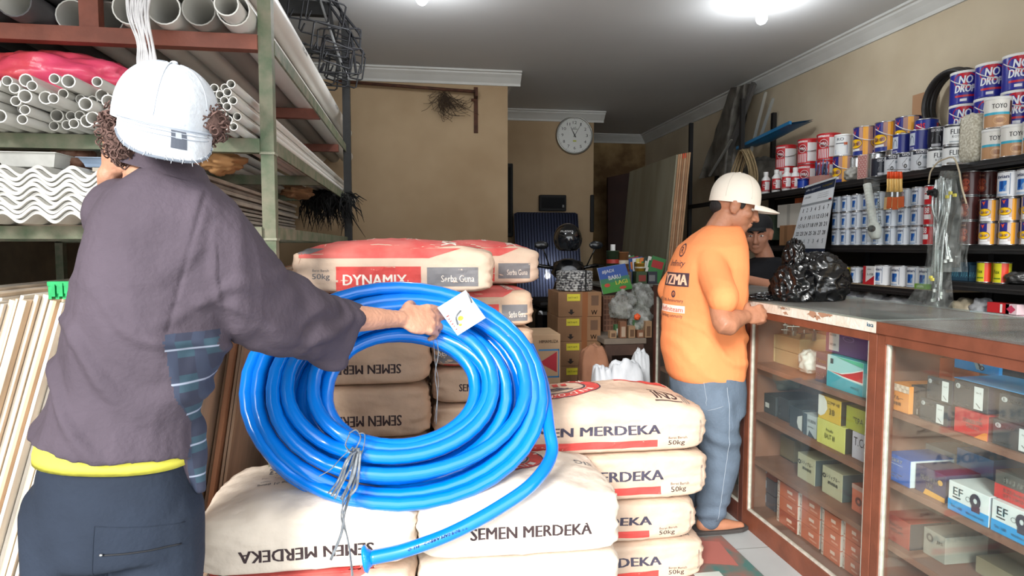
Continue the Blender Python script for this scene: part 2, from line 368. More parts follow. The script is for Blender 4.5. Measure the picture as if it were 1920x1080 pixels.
# ------------------------------------------------------------------ cement bags
paper = mat('kraft bag paper', (214, 188, 166), .75, var=.12, vscale=7, bump=.6, bscale=22)
paper_l = mat('pale bag paper', (228, 214, 198), .7, var=.09, vscale=6, bump=.6, bscale=20)
paper_d = mat('tan bag paper', (206, 176, 150), .75, var=.12, vscale=8, bump=.6, bscale=22)
ink = mat('slate print', (70, 66, 84), .7, var=.25, vscale=60); ink_b = mat('brown black print', (56, 40, 42), .7)
redp = mat('faded red print', (214, 76, 70), .7, var=.18, vscale=14, bump=.2, bscale=26); pinkp = mat('dusty red print', (214, 112, 104), .75, rgb2=(206, 78, 74), vscale=9, bump=.3, bscale=20)
greyp = mat('grey print', (122, 120, 122), .7, var=.1, vscale=20); whitep = mat('white print', (238, 226, 214), .7)
def bag_mesh(L, D, T, seed, m, bulge=.03, wr=.005):
    bm = bmesh.new(); bmesh.ops.create_cube(bm, size=2); bmesh.ops.subdivide_edges(bm, edges=bm.edges[:], cuts=25, use_grid_fill=True)
    off = Vector((seed*13.7, seed*5.1, 0)); k = 11.
    for v in bm.verts:
        p = v.co.copy(); mx = max(abs(p.x), abs(p.y), abs(p.z)); kn = (abs(p.x)**k+abs(p.y)**k+abs(p.z)**k)**(1/k)
        q = p*(mx/kn)
        # corners of the plan rounded a little, ends pinched
        z = q.z; tz = 1-.12*abs(q.x)**6-.04*abs(q.y)**6
        if z > 0: z = z*tz+bulge/(T/2)*(1-q.x**2)*(1-q.y**4)
        else: z = z*(1-.12*(1-(1-abs(q.x)**8))*1.0)
        y = q.y*(1-.03*abs(q.x)**4)*(1+.018*math.cos(q.z*1.5)); x = q.x*(1-.02*abs(q.y)**4)*(1+.012*math.cos(q.z*1.6))
        P = Vector((x*L/2, y*D/2, z*T/2+T/2))
        n = noise.noise(Vector((P.x*7, P.y*7, P.z*16))+off)*wr
        ed = abs(q.x)**4
        n += noise.noise(Vector((P.x*34+P.z*22, P.y*30, P.z*40))+off)*wr*(.25+.9*ed)
        rd = 1-abs(noise.noise(Vector((P.x*11+P.y*9, P.y*5, P.z*20))+off*2))
        n += (rd**6)*wr*.7
        nn = Vector((p.x**5, p.y**5, p.z**5)); nn.normalize()
        if p.z < -.9 or (p.z > .9 and bulge < .012): n *= .15
        v.co = P+nn*n
    bm.verts.index_update(); bm.normal_update()
    mb = MB(); mb.add([v.co.copy() for v in bm.verts], [[v.index for v in f.verts] for f in bm.faces], m, True)
    bv = BVHTree.FromBMesh(bm); bm.free()
    def hit(o, d, e=.0012):
        r = bv.ray_cast(Vector(o), Vector(d))
        if r[0] is None:
            r = bv.find_nearest(Vector(o)+Vector(d)*.8)
        n = r[1]
        if n.dot(Vector(d)) > 0: n = -n
        return r[0]+n*e
    fr = lambda u, v: hit((u, -1, v), (0, 1, 0)); tp = lambda u, v: hit((u, v, 1), (0, 0, -1))
    fr2 = lambda u, v: hit((u, -1, v), (0, 1, 0), .0022); tp2 = lambda u, v: hit((u, v, 1), (0, 0, -1), .0022)
    return mb, fr, tp, fr2, tp2
def emblem(mb, tp, tp2, u, v, r, fl=1, paperm=None):
    mb.mring(tp, u, v, r*1.25, r, .70, redp, 40, nr=3); mb.mring(tp2, u, v, r*1.25, r, .975, ink, 40); mb.mring(tp2, u, v, r*.85, r*.68, .94, ink, 40)
    for s, a0, a1 in (('SEMEN', 1.15*PI, 1.75*PI), ('INDONESIA', .85*PI, .0)):
        for i, ch in enumerate(s):
            a = a0+(a1-a0)*(i+.5)/len(s); c = (u+fl*math.cos(a)*r*1.06, v+fl*math.sin(a)*r*.85)
            mb.mtext(tp2, ch, c[0]-r*.09, c[1]-r*.07, r*.18, r*.17, whitep, .02, 2, 2, ang=a+(PI/2 if s[0] == 'S' else -PI/2)+(0 if fl > 0 else PI))
    for j in range(4):
        mb.mrect(tp2, u-r*(.16+.1*j), v-r*.12-j*r*.09, u+r*(.16+.1*j), v-r*.07-j*r*.09, ink, 6, 1)
        mb.mrect(tp2, u-r*.4+j*r*.22, v+r*.08, u-r*.26+j*r*.22, v+r*.4-(j % 2)*r*.08, redp, 1, 4)
def bag(kind, L, D, T, loc, rz, seed, label, group=None, m=None, bulge=.03, flip=False, wr=.008):
    mb, fr, tp, fr2, tp2 = bag_mesh(L, D, T-(.003 if bulge < .012 else 0), seed, m or paper, bulge, wr)
    def u(f): return (f-.5)*L
    if kind == 'plain_up':
        mb.mtext(fr, 'SEMEN MERDEKA', u(.25), T*.36, L*.59, T*.20, ink_b, .035, 60, 4)
        emblem(mb, tp, tp2, u(.42), D*.16, D*.30, -1)
        mb.mtext(tp, 'SIG', u(.86), D*.12, L*.1, D*.07, greyp, .03, 10, 4, rot=True)
    if kind == 'plain_down':
        mb.mtext(fr, 'SEMEN MERDEKA', u(.20), T*.26, L*.60, T*.20, ink_b, .035, 60, 4, rot=True)
        mb.mtext(tp, '80808 01 8808', u(.22), -D*.1, L*.2, D*.035, greyp, .01, 10, 2, rot=True); mb.mtext(tp, 'OC3', u(.25), D*.1, L*.12, D*.08, greyp, .03, 10, 4, rot=True)
        mb.mrect(tp, u(.24), D*.2, u(.42), D*.23, greyp, 10, 2)
        for j in range(3): mb.mtext(tp, 'isi bersih semen portland', u(.23), -D*(.0-.05*j)-D*.04, L*.2, D*.02, greyp, 0, 10, 1, rot=True)
    if kind == 'sni':
        mb.mtext(fr, 'SEMEN MERDEKA', u(.00)+.012, T*.44, L*.72, T*.21, ink, .04, 70, 4)
        mb.mrect(fr, u(.04), T*.14, u(.725), T*.30, redp, 40, 3)
        mb.mtext(fr, '50kg', u(.78), T*.14, L*.088, T*.14, ink_b, .01, 8, 3); mb.mtext(fr, 'Berat Bersih', u(.78), T*.31, L*.1, T*.055, ink_b, 0, 10, 1)
        mb.mtext(tp, 'SNI', u(.745), -D*.36, L*.12, D*.17, ink_b, .02, 14, 6, rot=True, ang=.08)
        mb.mrect(tp, u(.735), -D*.16, u(.88), -D*.145, ink_b, 10, 1); mb.mrect(tp, u(.735), -D*.40, u(.88), -D*.385, ink_b, 10, 1)
        for j in range(3): mb.mrect(tp, u(.89+.015*j), -D*.38, u(.896+.015*j), -D*.2, greyp, 1, 8)
        emblem(mb, tp, tp2, u(.25), D*.05, D*.36, -1)
        mb.mrect(tp, u(.62), D*.2, u(.93), D*.42, redp, 14, 8)
        mb.mtext(fr, '12171718', u(.95), T*.2, L*.012, T*.5, greyp, 0, 2, 10)
    if kind == 'dynL':
        mb.mrect(fr, u(.02), T*.12, u(.46), T*.62, greyp, 12, 5); mb.mtext(fr2, 'Serba Guna', u(.05), T*.30, L*.34, T*.17, whitep, .01, 16, 3); mb.mrect(fr, u(.02), T*.0+.004, u(.9), T*.09, redp, 20, 2)
    if kind == 'dyn':
        # curved red panel on top with grey corner, red and grey blocks on the side
        def top_edge(a, b):
            x = -.46+.92*a; lo = -.47 + (.20*max(0, (a-.72)/.28)**1.5); hi = .45
            return tp((x)*L, (lo+(hi-lo)*b)*D)
        mb.grid(top_edge, 50, 24, pinkp, True); mb.grid(lambda a, b: fr((-.46+.80*a)*L, T*(1.03-(.22*min(1, (1-a)*5))*b)), 50, 6, pinkp, True); mb.grid(lambda a, b: fr2((-.465+.13*a*(1-b*.5))*L, T*(.90+.12*(1-b))), 8, 4, greyp, True)
        mb.grid(lambda a, b: tp2((-.47+.16*a*b)*L, (-.38+.82*b)*D), 8, 16, greyp, True)
        mb.mtext(tp2, 'DYNAMIX', u(.76), -D*.33, L*.07, D*.66, whitep, .03, 8, 40) if False else None
        # print on top runs across the bag
        for s, uu, wd, ht in (('DYNAMIX', .74, .78, .075), ('Serba Guna', .55, .6, .055), ('PCC', .35, .2, .035), ('50kg', .27, .2, .035)):
            fn = lambda a, b, uu=uu: tp2(u(uu)+b, D*.40-a)
            mb.mtext(fn, s, .02 if s in ('DYNAMIX', 'Serba Guna') else D*.42, 0, D*wd, L*ht, whitep, .03, 24, 5)
        mb.mrect(fr, u(.225), T*.08, u(.64), T*.62, redp, 30, 6); mb.mtext(fr2, 'DYNAMIX', u(.26), T*.2, L*.31, T*.24, whitep, .025, 40, 4)
        mb.mrect(fr, u(.67), T*.16, u(.925), T*.60, greyp, 20, 6); mb.mtext(fr2, 'Serba Guna', u(.74), T*.26, L*.165, T*.16, whitep, .01, 24, 3)
        mb.mtext(fr, '50kg', u(.11), T*.3, L*.085, T*.16, greyp, .02, 10, 3); mb.mtext(fr, 'Berat Bersih', u(.11), T*.5, L*.08, T*.06, greyp, 0, 10, 1)
    o = mb.build('cement_bag', None, (0, 0, 0)); o.location = loc; o.rotation_euler = (0, 0, rz)
    tag(o, label, 'cement bag', group); return o
GB = 'stacked bags of cement'
def at_bag(x0, x1, yb, Y): a = atY(x0, yb, Y); c = atY(x1, yb, Y); return a, c
# front pile, three layers
FZ = [0, .180, .362]
a, c = at_bag(360, 778, 1070, 1.85); Lf = c.x-a.x
bag('plain_down', Lf, .44, .178, ((a.x+c.x)/2, 1.85+.22, FZ[2]), .02, 1, 'pale cement bag on top of the front left pile, lettering upside down', GB, paper_l, .03, wr=.009)
a2, c2 = at_bag(787, 1168, 1070, 1.85); Lr = c2.x-a2.x
bag('plain_up', Lr, .44, .178, ((a2.x+c2.x)/2, 1.85+.22, FZ[2]), -.02, 2, 'pale cement bag on top of the front right pile, lettering upright', GB, paper_l, .03, wr=.009)
b1 = bag('dyn', Lf, .44, .178, ((a.x+c.x)/2-.0, 1.85+.22, FZ[1]), .0, 3, 'red and tan cement bag second from the top of the front left pile', GB, paper, .0)
b2 = bag('plain_up', Lr, .44, .178, ((a2.x+c2.x)/2, 1.85+.22, FZ[1]), 0, 4, 'cement bag second from the top of the front right pile', GB, paper_l, .0)
clone(b1, ((a.x+c.x)/2, 2.08, 0), 0, 'lowest cement bag of the front left pile on the floor'); clone(b2, ((a2.x+c2.x)/2, 2.07, 0), 0, 'lowest cement bag of the front right pile on the floor')
# right pile
RZ = [0, .162, .325, .512]
px = [(985, 1330), (960, 1312), (985, 1332), (968, 1328)]
labs = ['lowest cement bag of the right pile by the orange shirted man', 'cement bag third from the top of the right pile', 'cement bag second from the top of the right pile, slate lettering over a red bar', 'tan cement bag on top of the right pile with a round red emblem']
for i in range(4):
    p, q = at_bag(*px[i], 900, 2.30); T = (RZ[i+1]-RZ[i]-.002) if i < 3 else .17
    bag('sni', q.x-p.x, .44, T, ((p.x+q.x)/2, 2.30+.22, RZ[i]), -.015, 10+i, labs[i], GB, paper, .045 if i == 3 else .0)
# middle pile behind the hose
MZ = [0, .17, .34, .513, .735, .93, 1.118]
w_ = ['lowest', 'second', 'third', 'fourth', 'fifth']
for i in range(6):
    p, q = at_bag(530, 806, 760, 2.62); T = MZ[i+1]-MZ[i]-.002
    bag('plain_down' if i < 5 else 'dyn', q.x-p.x, .5, T, ((p.x+q.x)/2, 2.62+.25, MZ[i]), 0, 20+i, ('cement bag, upside-down lettering, %s from the floor in the pile seen through the hose' % w_[i]) if i < 5 else 'red topped cement bag directly under the big red and tan bag', GB, paper_d, .0)
# pile to its right
NZ = [0, .158, .316, .474, .632, .79, .958, 1.118]
for i in range(7):
    p, q = at_bag(812, 1003, 650, 2.68); T = NZ[i+1]-NZ[i]-.002
    bag('dyn' if i == 6 else 'dynL' if i == 5 else 'plain_up', q.x-p.x, .56, T, ((p.x+q.x)/2, 2.68+.28, NZ[i]), 0, 30+i, 'cement bag %s from the floor in the narrow pile behind the right of the hose' % (w_+['sixth', 'seventh'])[i], GB, paper_d, .0)
p, q = at_bag(548, 932, 540, 2.44)
bag('dyn', q.x-p.x, .46, .165, ((p.x+q.x)/2, 2.44+.24, 1.122), -.07, 41, 'large red and tan cement bag lying on top behind the blue hose', GB, paper, .04)
p, q = at_bag(800, 996, 540, 2.98)
bag('dyn', q.x-p.x+.1, .40, .165, ((p.x+q.x)/2-.0, 2.98+.22, 1.122), -.05, 42, 'red and tan cement bag on top, half hidden behind the large red one', GB, paper, .04)
# ------------------------------------------------------------------ blue hose coil
def hose():
    blue = mat('glossy blue hose', (0, 122, 226), .22, coat=.4, var=.10, vscale=3)
    r = .0215; C = atY(750, 733, 2.06); V = Vector((0, .34, .65)).normalized(); N = Vector((0, -V.z, V.y))
    t = thing('hose_coil', 'large coil of thick bright blue hose leaning on the cement bags', 'hose', (C.x, 1.9, .56))
    pts = []; rn = random.Random(11)
    turns = []
    for i in range(7): turns.append((.250+.030*i, .0+0*i, -.042))      # rear layer, inner to outer
    for i in range(7): turns.append((.468-.038*i, 0, .012))            # front layer, outer to inner
    turns.append((.235, 0, .0)); 
    K = 40; M_ = len(turns)
    for q_, sx_ in ((9, .030), (11, -.028), (12, .012)): turns[q_] = (turns[q_][0]-.008, 0, turns[q_][2]+.034)
    jit = [(rn.uniform(-.015, .015), rn.uniform(-.013, .013), rn.uniform(0, 6.28), rn.uniform(.006, .022)) for _ in turns]
    jit[9] = (.020, .012, 1.0, .02); jit[11] = (-.022, .006, 2.4, .02)
    for j in range((M_-1)*K):
        i = j//K; f = (j % K)/K; s = f*f*(3-2*f)
        ph = PI*1.35+2*PI*j/K
        A = turns[i][0]+(turns[i+1][0]-turns[i][0])*s; W = turns[i][2]+(turns[i+1][2]-turns[i][2])*s
        jx, jy, jp, ja = [jit[i][q]+(jit[i+1][q]-jit[i][q])*s for q in range(4)]
        B = .170+(A-.235)*(.355-.170)/(.468-.235)
        rr = 1+ja*2*math.sin(2*ph+jp)
        par = (1 if i % 2 else -1)*math.sin(PI*f)*0+(.017 if i % 2 else -.011)*abs(math.sin(ph))**2
        u = A*math.cos(ph)*rr+jx; v = B*math.sin(ph)*rr+jy+.008*(1 if math.sin(ph) > 0 else -.4)
        pts.append(C+Vector((u, 0, 0))+V*v+N*(W+par))
    turn_end = pts[-1]
    # outer free end: leaves the rear-most inner start? the tail goes on from the front layer's outermost turn
    b = MB(); b.tube(pts, r, blue, 14); 
    tail = [C+Vector((.440, 0, 0))+V*(.16)-N*.055, C+Vector((.478, 0, 0))+V*(.03)-N*.05, atY(1029, 800, 1.99), atY(1034, 852, 1.93), atY(1000, 905, 1.83), atY(935, 952, 1.785), atY(850, 998, 1.765), atY(765, 1030, 1.765), atY(695, 1046, 1.765)]
    tp = smooth_path(tail, 10); b.tube(tp, r*.93, blue, 14)
    ink2 = plain((16, 40, 90), .5)
    # printed marks along the tail
    a0 = atY(875, 985, 1.765); 
    def fn(u, v):
        p = atY(875-u*110, 983+u*42-(u-.5)**2*0, 1.765); return Vector((p.x, 1.7416+.3*(v-.5)**2*.02, p.z+.006*(v-.5)*1.6))
    b.mtext(fn, 'O 1/4 - COBRA MAS POP * *', 0, 0, 1, 1, ink2, .02, 1, 1, rot=True)
    b.build('hose', t)
    e = tp[-1]; d = (tp[-1]-tp[-3]).normalized()
    b = MB(); bb = mat('pinched blue end', (0, 132, 226), .35, bump=.5, bscale=60)
    b.tube([e-d*.004, e+d*.006, e+d*.012, e+d*.02], [.018, .024, .034, .030], bb, 14, flat=1.15); b.build('flared_end', t)
    # grey twine tying the bottom, with loose ends
    tw = mat('grey plastic twine', (116, 122, 128), .35, var=.35, vscale=60)
    knot = atY(662, 838, 1.9)
    def P(px, py, Y=1.83): return atY(px, py, Y)
    b = MB()
    strands = [[(655, 812), (668, 806), (676, 822), (662, 850)], [(672, 812), (684, 815), (680, 845), (668, 870)], [(655, 815), (648, 835), (660, 850)], [(662, 838), (640, 858), (620, 880), (598, 893)],
               [(664, 840), (650, 870), (640, 900), (622, 930)], [(668, 842), (655, 880), (640, 910), (628, 935)], [(672, 840), (664, 885), (652, 915), (640, 937)], [(676, 845), (672, 890), (668, 915), (655, 930)],
               [(678, 845), (668, 900), (640, 960), (652, 1010), (662, 1078)], [(672, 850), (662, 910), (646, 960), (640, 1000), (620, 1050)], [(666, 850), (656, 900), (642, 950), (655, 1030), (660, 1085)], [(668, 846), (650, 862), (634, 900), (616, 925)]]
    for i, s in enumerate(strands):
        Ys = [1.865-.012*(i % 4)-(.06 if y > 945 else 0)-(.03 if y > 900 else 0) for x, y in s]
        b.tube(smooth_path([P(x, y, Y+(.03 if y < 860 else 0)) for (x, y), Y in zip(s, Ys)], 7), .0042 if i % 2 else .006, tw, 6, flat=.35)
    b.build('twine', t)
    b = MB(); s = [(815, 618), (822, 660), (816, 700), (820, 740), (818, 795)]
    b.tube(smooth_path([atY(x, y, 2.10) for x, y in s], 6), .005, tw, 6, flat=.3); s = [(812, 625), (816, 680), (822, 720), (815, 790)]
    b.tube(smooth_path([atY(x, y, 2.10) for x, y in s], 6), .003, tw, 6, flat=.3); b.build('hanging_twine', t)
    # card tag
    card = plain((240, 240, 238), .5)
    q = [atY(873, 544, 2.03), atY(908, 582, 2.03), atY(858, 629, 2.03), atY(820, 577, 2.03)]
    O = q[3]; U = q[0]-q[3]; W = q[2]-q[3]; n = U.cross(W).normalized(); n = n if n.y < 0 else -n
    fn = lambda u, v: O+U*u+W*v+n*.0015
    b = MB(); vs = [O, O+U, O+U+W, O+W]; b.loft([vs, [p+n*.001 for p in vs]], card, smooth=False)
    tr = t
    b.mring(fn, .38, .62, .09, .07, 0, plain((226, 206, 60)), 12); b.mring(fn, .26, .78, .05, .04, 0, plain((226, 206, 60)), 12)
    fn2 = lambda u, v: O+U*(.05+.1*v)+W*(.35+u*.5)+n*.0018
    b.mtext(fn2, 'huo', 0, 0, 1, 1, plain((150, 60, 60)), .0); 
    b.tube(smooth_path([fn(.2, .72)+n*.006, fn(.3, .5)+n*.018, fn(.52, .42)+n*.006], 5), .003, tw, 6); b.tube([fn(.93, .4), fn(1.0, .1)+n*.01], .003, tw, 6)
    b.build('card_tag', t, label='white card tag')
hose()
# ------------------------------------------------------------------ left pipe rack
green = mat('worn green painted iron', (84, 100, 74), .6, rgb2=(128, 124, 104), vscale=14, bump=.2, bscale=60)
brown = mat('red oxide painted iron', (134, 76, 60), .6, var=.2, vscale=12, bump=.15, bscale=60)
blacki = mat('black iron', (34, 34, 34), .6, var=.3, vscale=20)
def rack():
    Yf = 2.20; pa = atY(489, 300, Yf).x; pb = atY(514, 300, Yf).x
    zA = atY(490, 67, Yf).z; zA0 = atY(490, 95, Yf).z; zB = atY(490, 261, Yf).z; zB0 = atY(490, 287, Yf).z; zC = atY(100, 424, Yf).z; zC0 = atY(100, 448, Yf).z
    t = thing('storage_rack', 'tall green and rust-red iron storage rack full of pipes along the left wall', 'rack', (pb, Yf, 0))
    xr = pb; Yr = 4.42
    b = MB(); b.box((pa, Yf, 0), (pb, Yf+.045, H-.02), green); b.build('post', t)
    b = MB(); a = atY(642, 200, Yr).x; c = atY(656, 200, Yr).x; b.box((a, Yr, 0), (c, Yr+.05, H-.02), blacki); b.build('post', t, label='black rear post')
    for x in (-2.25,):
        for y in (Yf, Yr): b = MB(); b.box((x, y, 0), (x+.045, y+.045, H-.02), green); b.build('post', t)
    p = atY(165, 20, Yf); b = MB(); b.box((p.x-.028, Yf+.002, zA), (p.x+.028, Yf+.04, H-.02), brown); b.build('brown_post', t, label='short rust-red upright above the top beam')
    for z0, z1, m in ((zA0, zA, brown), (zB0, zB, green), (zC0, zC, green)):
        b = MB(); b.box((-2.25, Yf-.012, z0), (pa+.0, Yf+.03, z1), m); b.build('front_beam', t)
        b = MB(); b.box((-2.25, Yr, z0), (xr-.05, Yr+.04, z1), m); b.build('rear_beam', t)
        b = MB(); b.box((-2.2, 3.3, z0), (xr-.01, 3.34, z1), m); b.build('middle_beam', t)
        b = MB(); b.box((xr-.006, Yf+.045, z0-.0), (xr+.002, Yr, z1), green); b.build('side_rail', t)
    # weld marks
    b = MB(); 
    for z in (zB0, zC0): b.box((pa-.003, Yf-.004, z-.004), (pb+.003, Yf+.048, z+.004), mat('weld bead', (150, 150, 130), .7, bump=.6, bscale=100))
    b.build('weld_bead', t)
    return zA, zB, zC, xr
zA, zB, zC, xr = rack()
pvc = mat('white pvc', (226, 224, 218), .35, var=.05, vscale=3); pvc_in = mat('pvc bore', (206, 204, 198), .6)
pvc_g = mat('grey pvc', (150, 146, 140), .45, var=.08, vscale=3); pvc_d = mat('dark grey pvc', (84, 82, 84), .5, var=.1); pvc_k = mat('near black pipe', (44, 44, 50), .5)
def pipe_proto(r, L, m, lab, grp, txt=False):
    b = MB(); b.hollow((0, 0, 0), (0, L, 0), r, min(.004, r*.18), m, pvc_in, 18 if r > .03 else 12)
    if txt:
        for y in (1.0, 2.2): b.mtext(lambda u, v: Vector((r*1.005*math.cos(.25-v/r), y+u, r*1.005*math.sin(-.25+v/r))), 'PVC AW', 0, 0, .12, .018, plain((60, 60, 60)), .0, 4, 2)
    o = b.build('pvc_pipe', None, (0, 0, 0)); tag(o, lab, 'pipe', grp); return o
rn = random.Random(5)
# top shelf: big pipes
R = .050
xs = []; x = atY(489, 300, 2.2).x-R-.003
while x > -2.15: xs.append(x); x -= 2*R+.003
rows = [(zA+R, xs), (zA+R+.0895, [x-R-.0015 for x in xs[:-1]]), (zA+R+.179, [x for x in xs[:6]])]
protos = {}
cnt = 0
words = {'w': 'white', 'g': 'light grey', 'd': 'dark grey', 'k': 'nearly black'}
mm = {'w': pvc, 'g': pvc_g, 'd': pvc_d, 'k': pvc_k}
for ri, (z, X) in enumerate(rows):
    for i, x in enumerate(X):
        col = 'wgwwgwddkkdkkkkkkkkkkk'[i] if ri == 0 else ('wwgwwddddkkkkkkkkkkkkk'[i] if ri == 1 else 'wwwwgw'[i])
        lab = '%s wide pipe, %s from the right, %s row on the top rack shelf' % (words[col], ORD[i], ['bottom', 'second', 'third'][ri])
        key = (col, ri == 0 and i == 0)
        if col not in protos:
            o = pipe_proto(R, 3.25, mm[col], lab, 'wide pipes on the top rack shelf', txt=(col == 'w')); protos[col] = o; o['label'] = lab
        else: o = clone(protos[col], (0, 0, 0), None, lab)
        o.location = (x, 2.11+rn.uniform(-.05, .05) if abs(x-atY(165, 20, 2.2).x) > R+.03 else 2.25, z+.0005)
# smaller pipe nested in the first one
o = pipe_proto(.036, 3.2, pvc, 'white pipe nested inside the wide pipe nearest the green post', 'wide pipes on the top rack shelf'); o.location = (xs[0], 2.05, zA+R-.008)
# middle shelf: thin pipes in heaps
r1 = .0145
thin = pipe_proto(r1, 3.1, pvc, 'thin white pipe in the broad middle shelf heap left of the white cap', 'thin pipes left of the cap'); kid = [0]
thin2 = pipe_proto(.019, 3.1, pvc, 'medium white pipe in the broad middle shelf heap left of the white cap', 'medium pipes left of the cap')
thin3 = pipe_proto(.0125, 3.1, pvc, 'thin white pipe in the small bundle on the middle rack shelf beside the green post', 'thin pipes right of the cap')
used = {id(thin): 0, id(thin2): 0, id(thin3): 0}
def put(pr, x, y, z):
    if not used[id(pr)]: o = pr; used[id(pr)] = 1
    else: o = clone(pr, (0, 0, 0))
    o.location = (x, y, z)
xa = atY(-60, 200, 2.1).x; xb = atY(240, 200, 2.1).x
placed = []
def drop(pr, r, x0, x1, ymin, ymax, zmax, n, tries=60):
    for _ in range(n):
        best = None
        for _ in range(tries):
            x = rn.uniform(x0, x1); z = zB+r
            for (X, Z, Q) in placed:
                if abs(X-x) < r+Q:
                    z = max(z, Z+math.sqrt(max(0, (r+Q)**2-(X-x)**2)))
            if best is None or z < best[1]: best = (x, z)
        if best[1] < zmax:
            placed.append((best[0], best[1], r)); put(pr, best[0], rn.uniform(ymin, ymax), best[1]+.0005)
zt = atY(100, 165, 2.1).z
for k in range(9):
    drop(thin2, .019, xa, xb, 1.98, 2.12, zt, 3); drop(thin, r1, xa, xb, 1.98, 2.14, zt, 6)
xc = atY(395, 200, 2.1).x; xd = atY(448, 200, 2.1).x
drop(thin3, .0125, xc, xd, 2.02, 2.08, atY(400, 165, 2.1).z, 22)
xe = atY(448, 200, 2.1).x; 
drop(thin3, .0125, xe, xr-.035, 2.3, 2.5, zB+.06, 9)
# corrugated sheets on the lower shelf
asb = mat('white fibre cement', (214, 212, 206), .8, var=.1, vscale=12, bump=.2, bscale=50)
def wavy():
    x0 = atY(-70, 380, 2.1).x; x1 = atY(203, 380, 2.1).x; wl = .093; amp = .0140
    def fn(u, v, dz): x = x0+(x1-x0)*u; return Vector((x, 2.08+1.9*v, dz+amp*math.sin(2*PI*(x/wl+.12))))
    b = MB(); n = 60; rings = []
    for v in (0, 1):
        rings.append([fn(i/n, v, 0) for i in range(n+1)]+[fn(1-i/n, v, .0105) for i in range(n+1)])
    b.loft(rings, asb, smooth=False); o = b.build('corrugated_sheet', None, (x0, 2.08, 0)); return o
wv = wavy(); zs = zC+.018
for k in range(11):
    lab = 'corrugated white roofing sheet on the lower rack shelf, %s from the bottom' % ORD[k]
    o = wv if k == 0 else clone(wv, (0, 0, 0))
    tag(o, lab, 'roofing sheet', 'corrugated panels on the lower rack shelf'); o.location = Vector((wv.location.x, 2.08+rn.uniform(-.02, .02), zs+k*.0135))
ztop = zs+11*.0135+.014
# flat sheets right of the man on the same shelf
for k in range(11):
    z = zC+.001+k*.0165; b = MB(); b.box((-.985+rn.uniform(0, .01), 2.15+rn.uniform(-.02, .05), z), (-.70+rn.uniform(-.012, .012), 3.95, z+.010+rn.uniform(0, .004)), mat('grey board', (150, 142, 132), .8, var=.2, vscale=9) if k % 2 else mat('pale board', (186, 176, 162), .8, var=.2, vscale=9))
    tag(b.build('flat_sheet'), 'flat grey building sheet on the lower rack shelf, %s from the bottom' % ORD[k], 'board', 'flat sheets on the lower rack shelf')
# tubs on the corrugated panels
def tub(px0, px1, y0, Y, col, lab):
    a = atY(px0, y0, Y); c = atY(px1, y0, Y); wd = c.x-a.x; h = a.z-ztop; cx = (a.x+c.x)/2; m = mat(lab, col, .4, var=.15, vscale=14)
    b = MB()
    def rect(s, z, d=.12): return [Vector((cx+sx*wd/2*s, Y+d+sy*d*s, z)) for sx, sy in ((-1, -1), (-.8, -1), (0, -1), (.8, -1), (1, -1), (1, 0), (1, 1), (0, 1), (-1, 1), (-1, 0))]
    b.loft([rect(.78, ztop+.001), rect(.82, ztop+.01), rect(.96, ztop+h*.94), rect(1.03, ztop+h*.95), rect(1.03, ztop+h), rect(.93, ztop+h), rect(.8, ztop+.02)], m, smooth=False)
    tag(b.build('plastic_tub'), lab, 'tub')
tub(-20, 104, 283, 2.16, (216, 216, 212), 'white plastic tub standing on the corrugated panels at the left edge')
tub(143, 215, 294, 2.14, (150, 170, 196), 'pale blue plastic tub standing on the corrugated panels by the man')
def crumple(name, c, rad, m, seed, label, cat, amp=.35, n=36, nz=24, base=None, freq=2.2, flatb=True, fn=None, group=None):
    b = MB(); off = Vector((seed*3.1, seed*7.7, seed))
    def f(v):
        d = 1+amp*(noise.noise(v*freq+off)*.8+(.5-abs(noise.noise(v*freq*2.3+off)))*.55+(.3-abs(noise.noise(v*freq*5+off)))*.3)
        q = v*d
        if fn: q = fn(q)
        if flatb and q.z < -.75: q.z = -.75
        return q
    b.ell(c, rad, m, n, nz, fn=f); o = b.build(name); tag(o, label, cat, group); return o
p = atY(125, 312, 2.28); crumple('filled_bag', (p.x, 2.32, ztop+.05), (.055, .07, .055), mat('reddish brown bagged bits', (104, 62, 44), .5, rgb2=(150, 110, 90), vscale=50), 3, 'small clear bag of reddish brown bits between the two tubs', 'bag')
p = atY(98, 168, 2.2); crumple('plastic_bag', (p.x-.04, 2.32, max(Z_+Q_ for X_, Z_, Q_ in placed if X_ < p.x+.2)+.058), (.225, .15, .078), mat('pink red plastic film', (240, 84, 124), .25, rgb2=(226, 84, 84), vscale=5, spec=.7, bump=.7, bscale=14), 5, 'crumpled pink and red plastic bag lying on the thin pipes', 'plastic bag', amp=.22, n=60, nz=36)
p = atY(215, 178, 2.2); crumple('cloth_scrap', (p.x+.01, 2.28, p.z), (.045, .05, .03), mat('mustard scrap', (190, 160, 60), .6), 6, 'small mustard yellow scrap beside the pink bag on the pipes', 'scrap', flatb=False)
p = atY(402, 322, 2.24); crumple('paper_scrap', (p.x, 2.33, zC+.225), (.06, .07, .034), mat('brown torn paper', (176, 130, 84), .8, var=.2), 9, 'torn brown paper lying on the flat sheets behind the man\'s neck', 'paper', flatb=False, amp=.6)
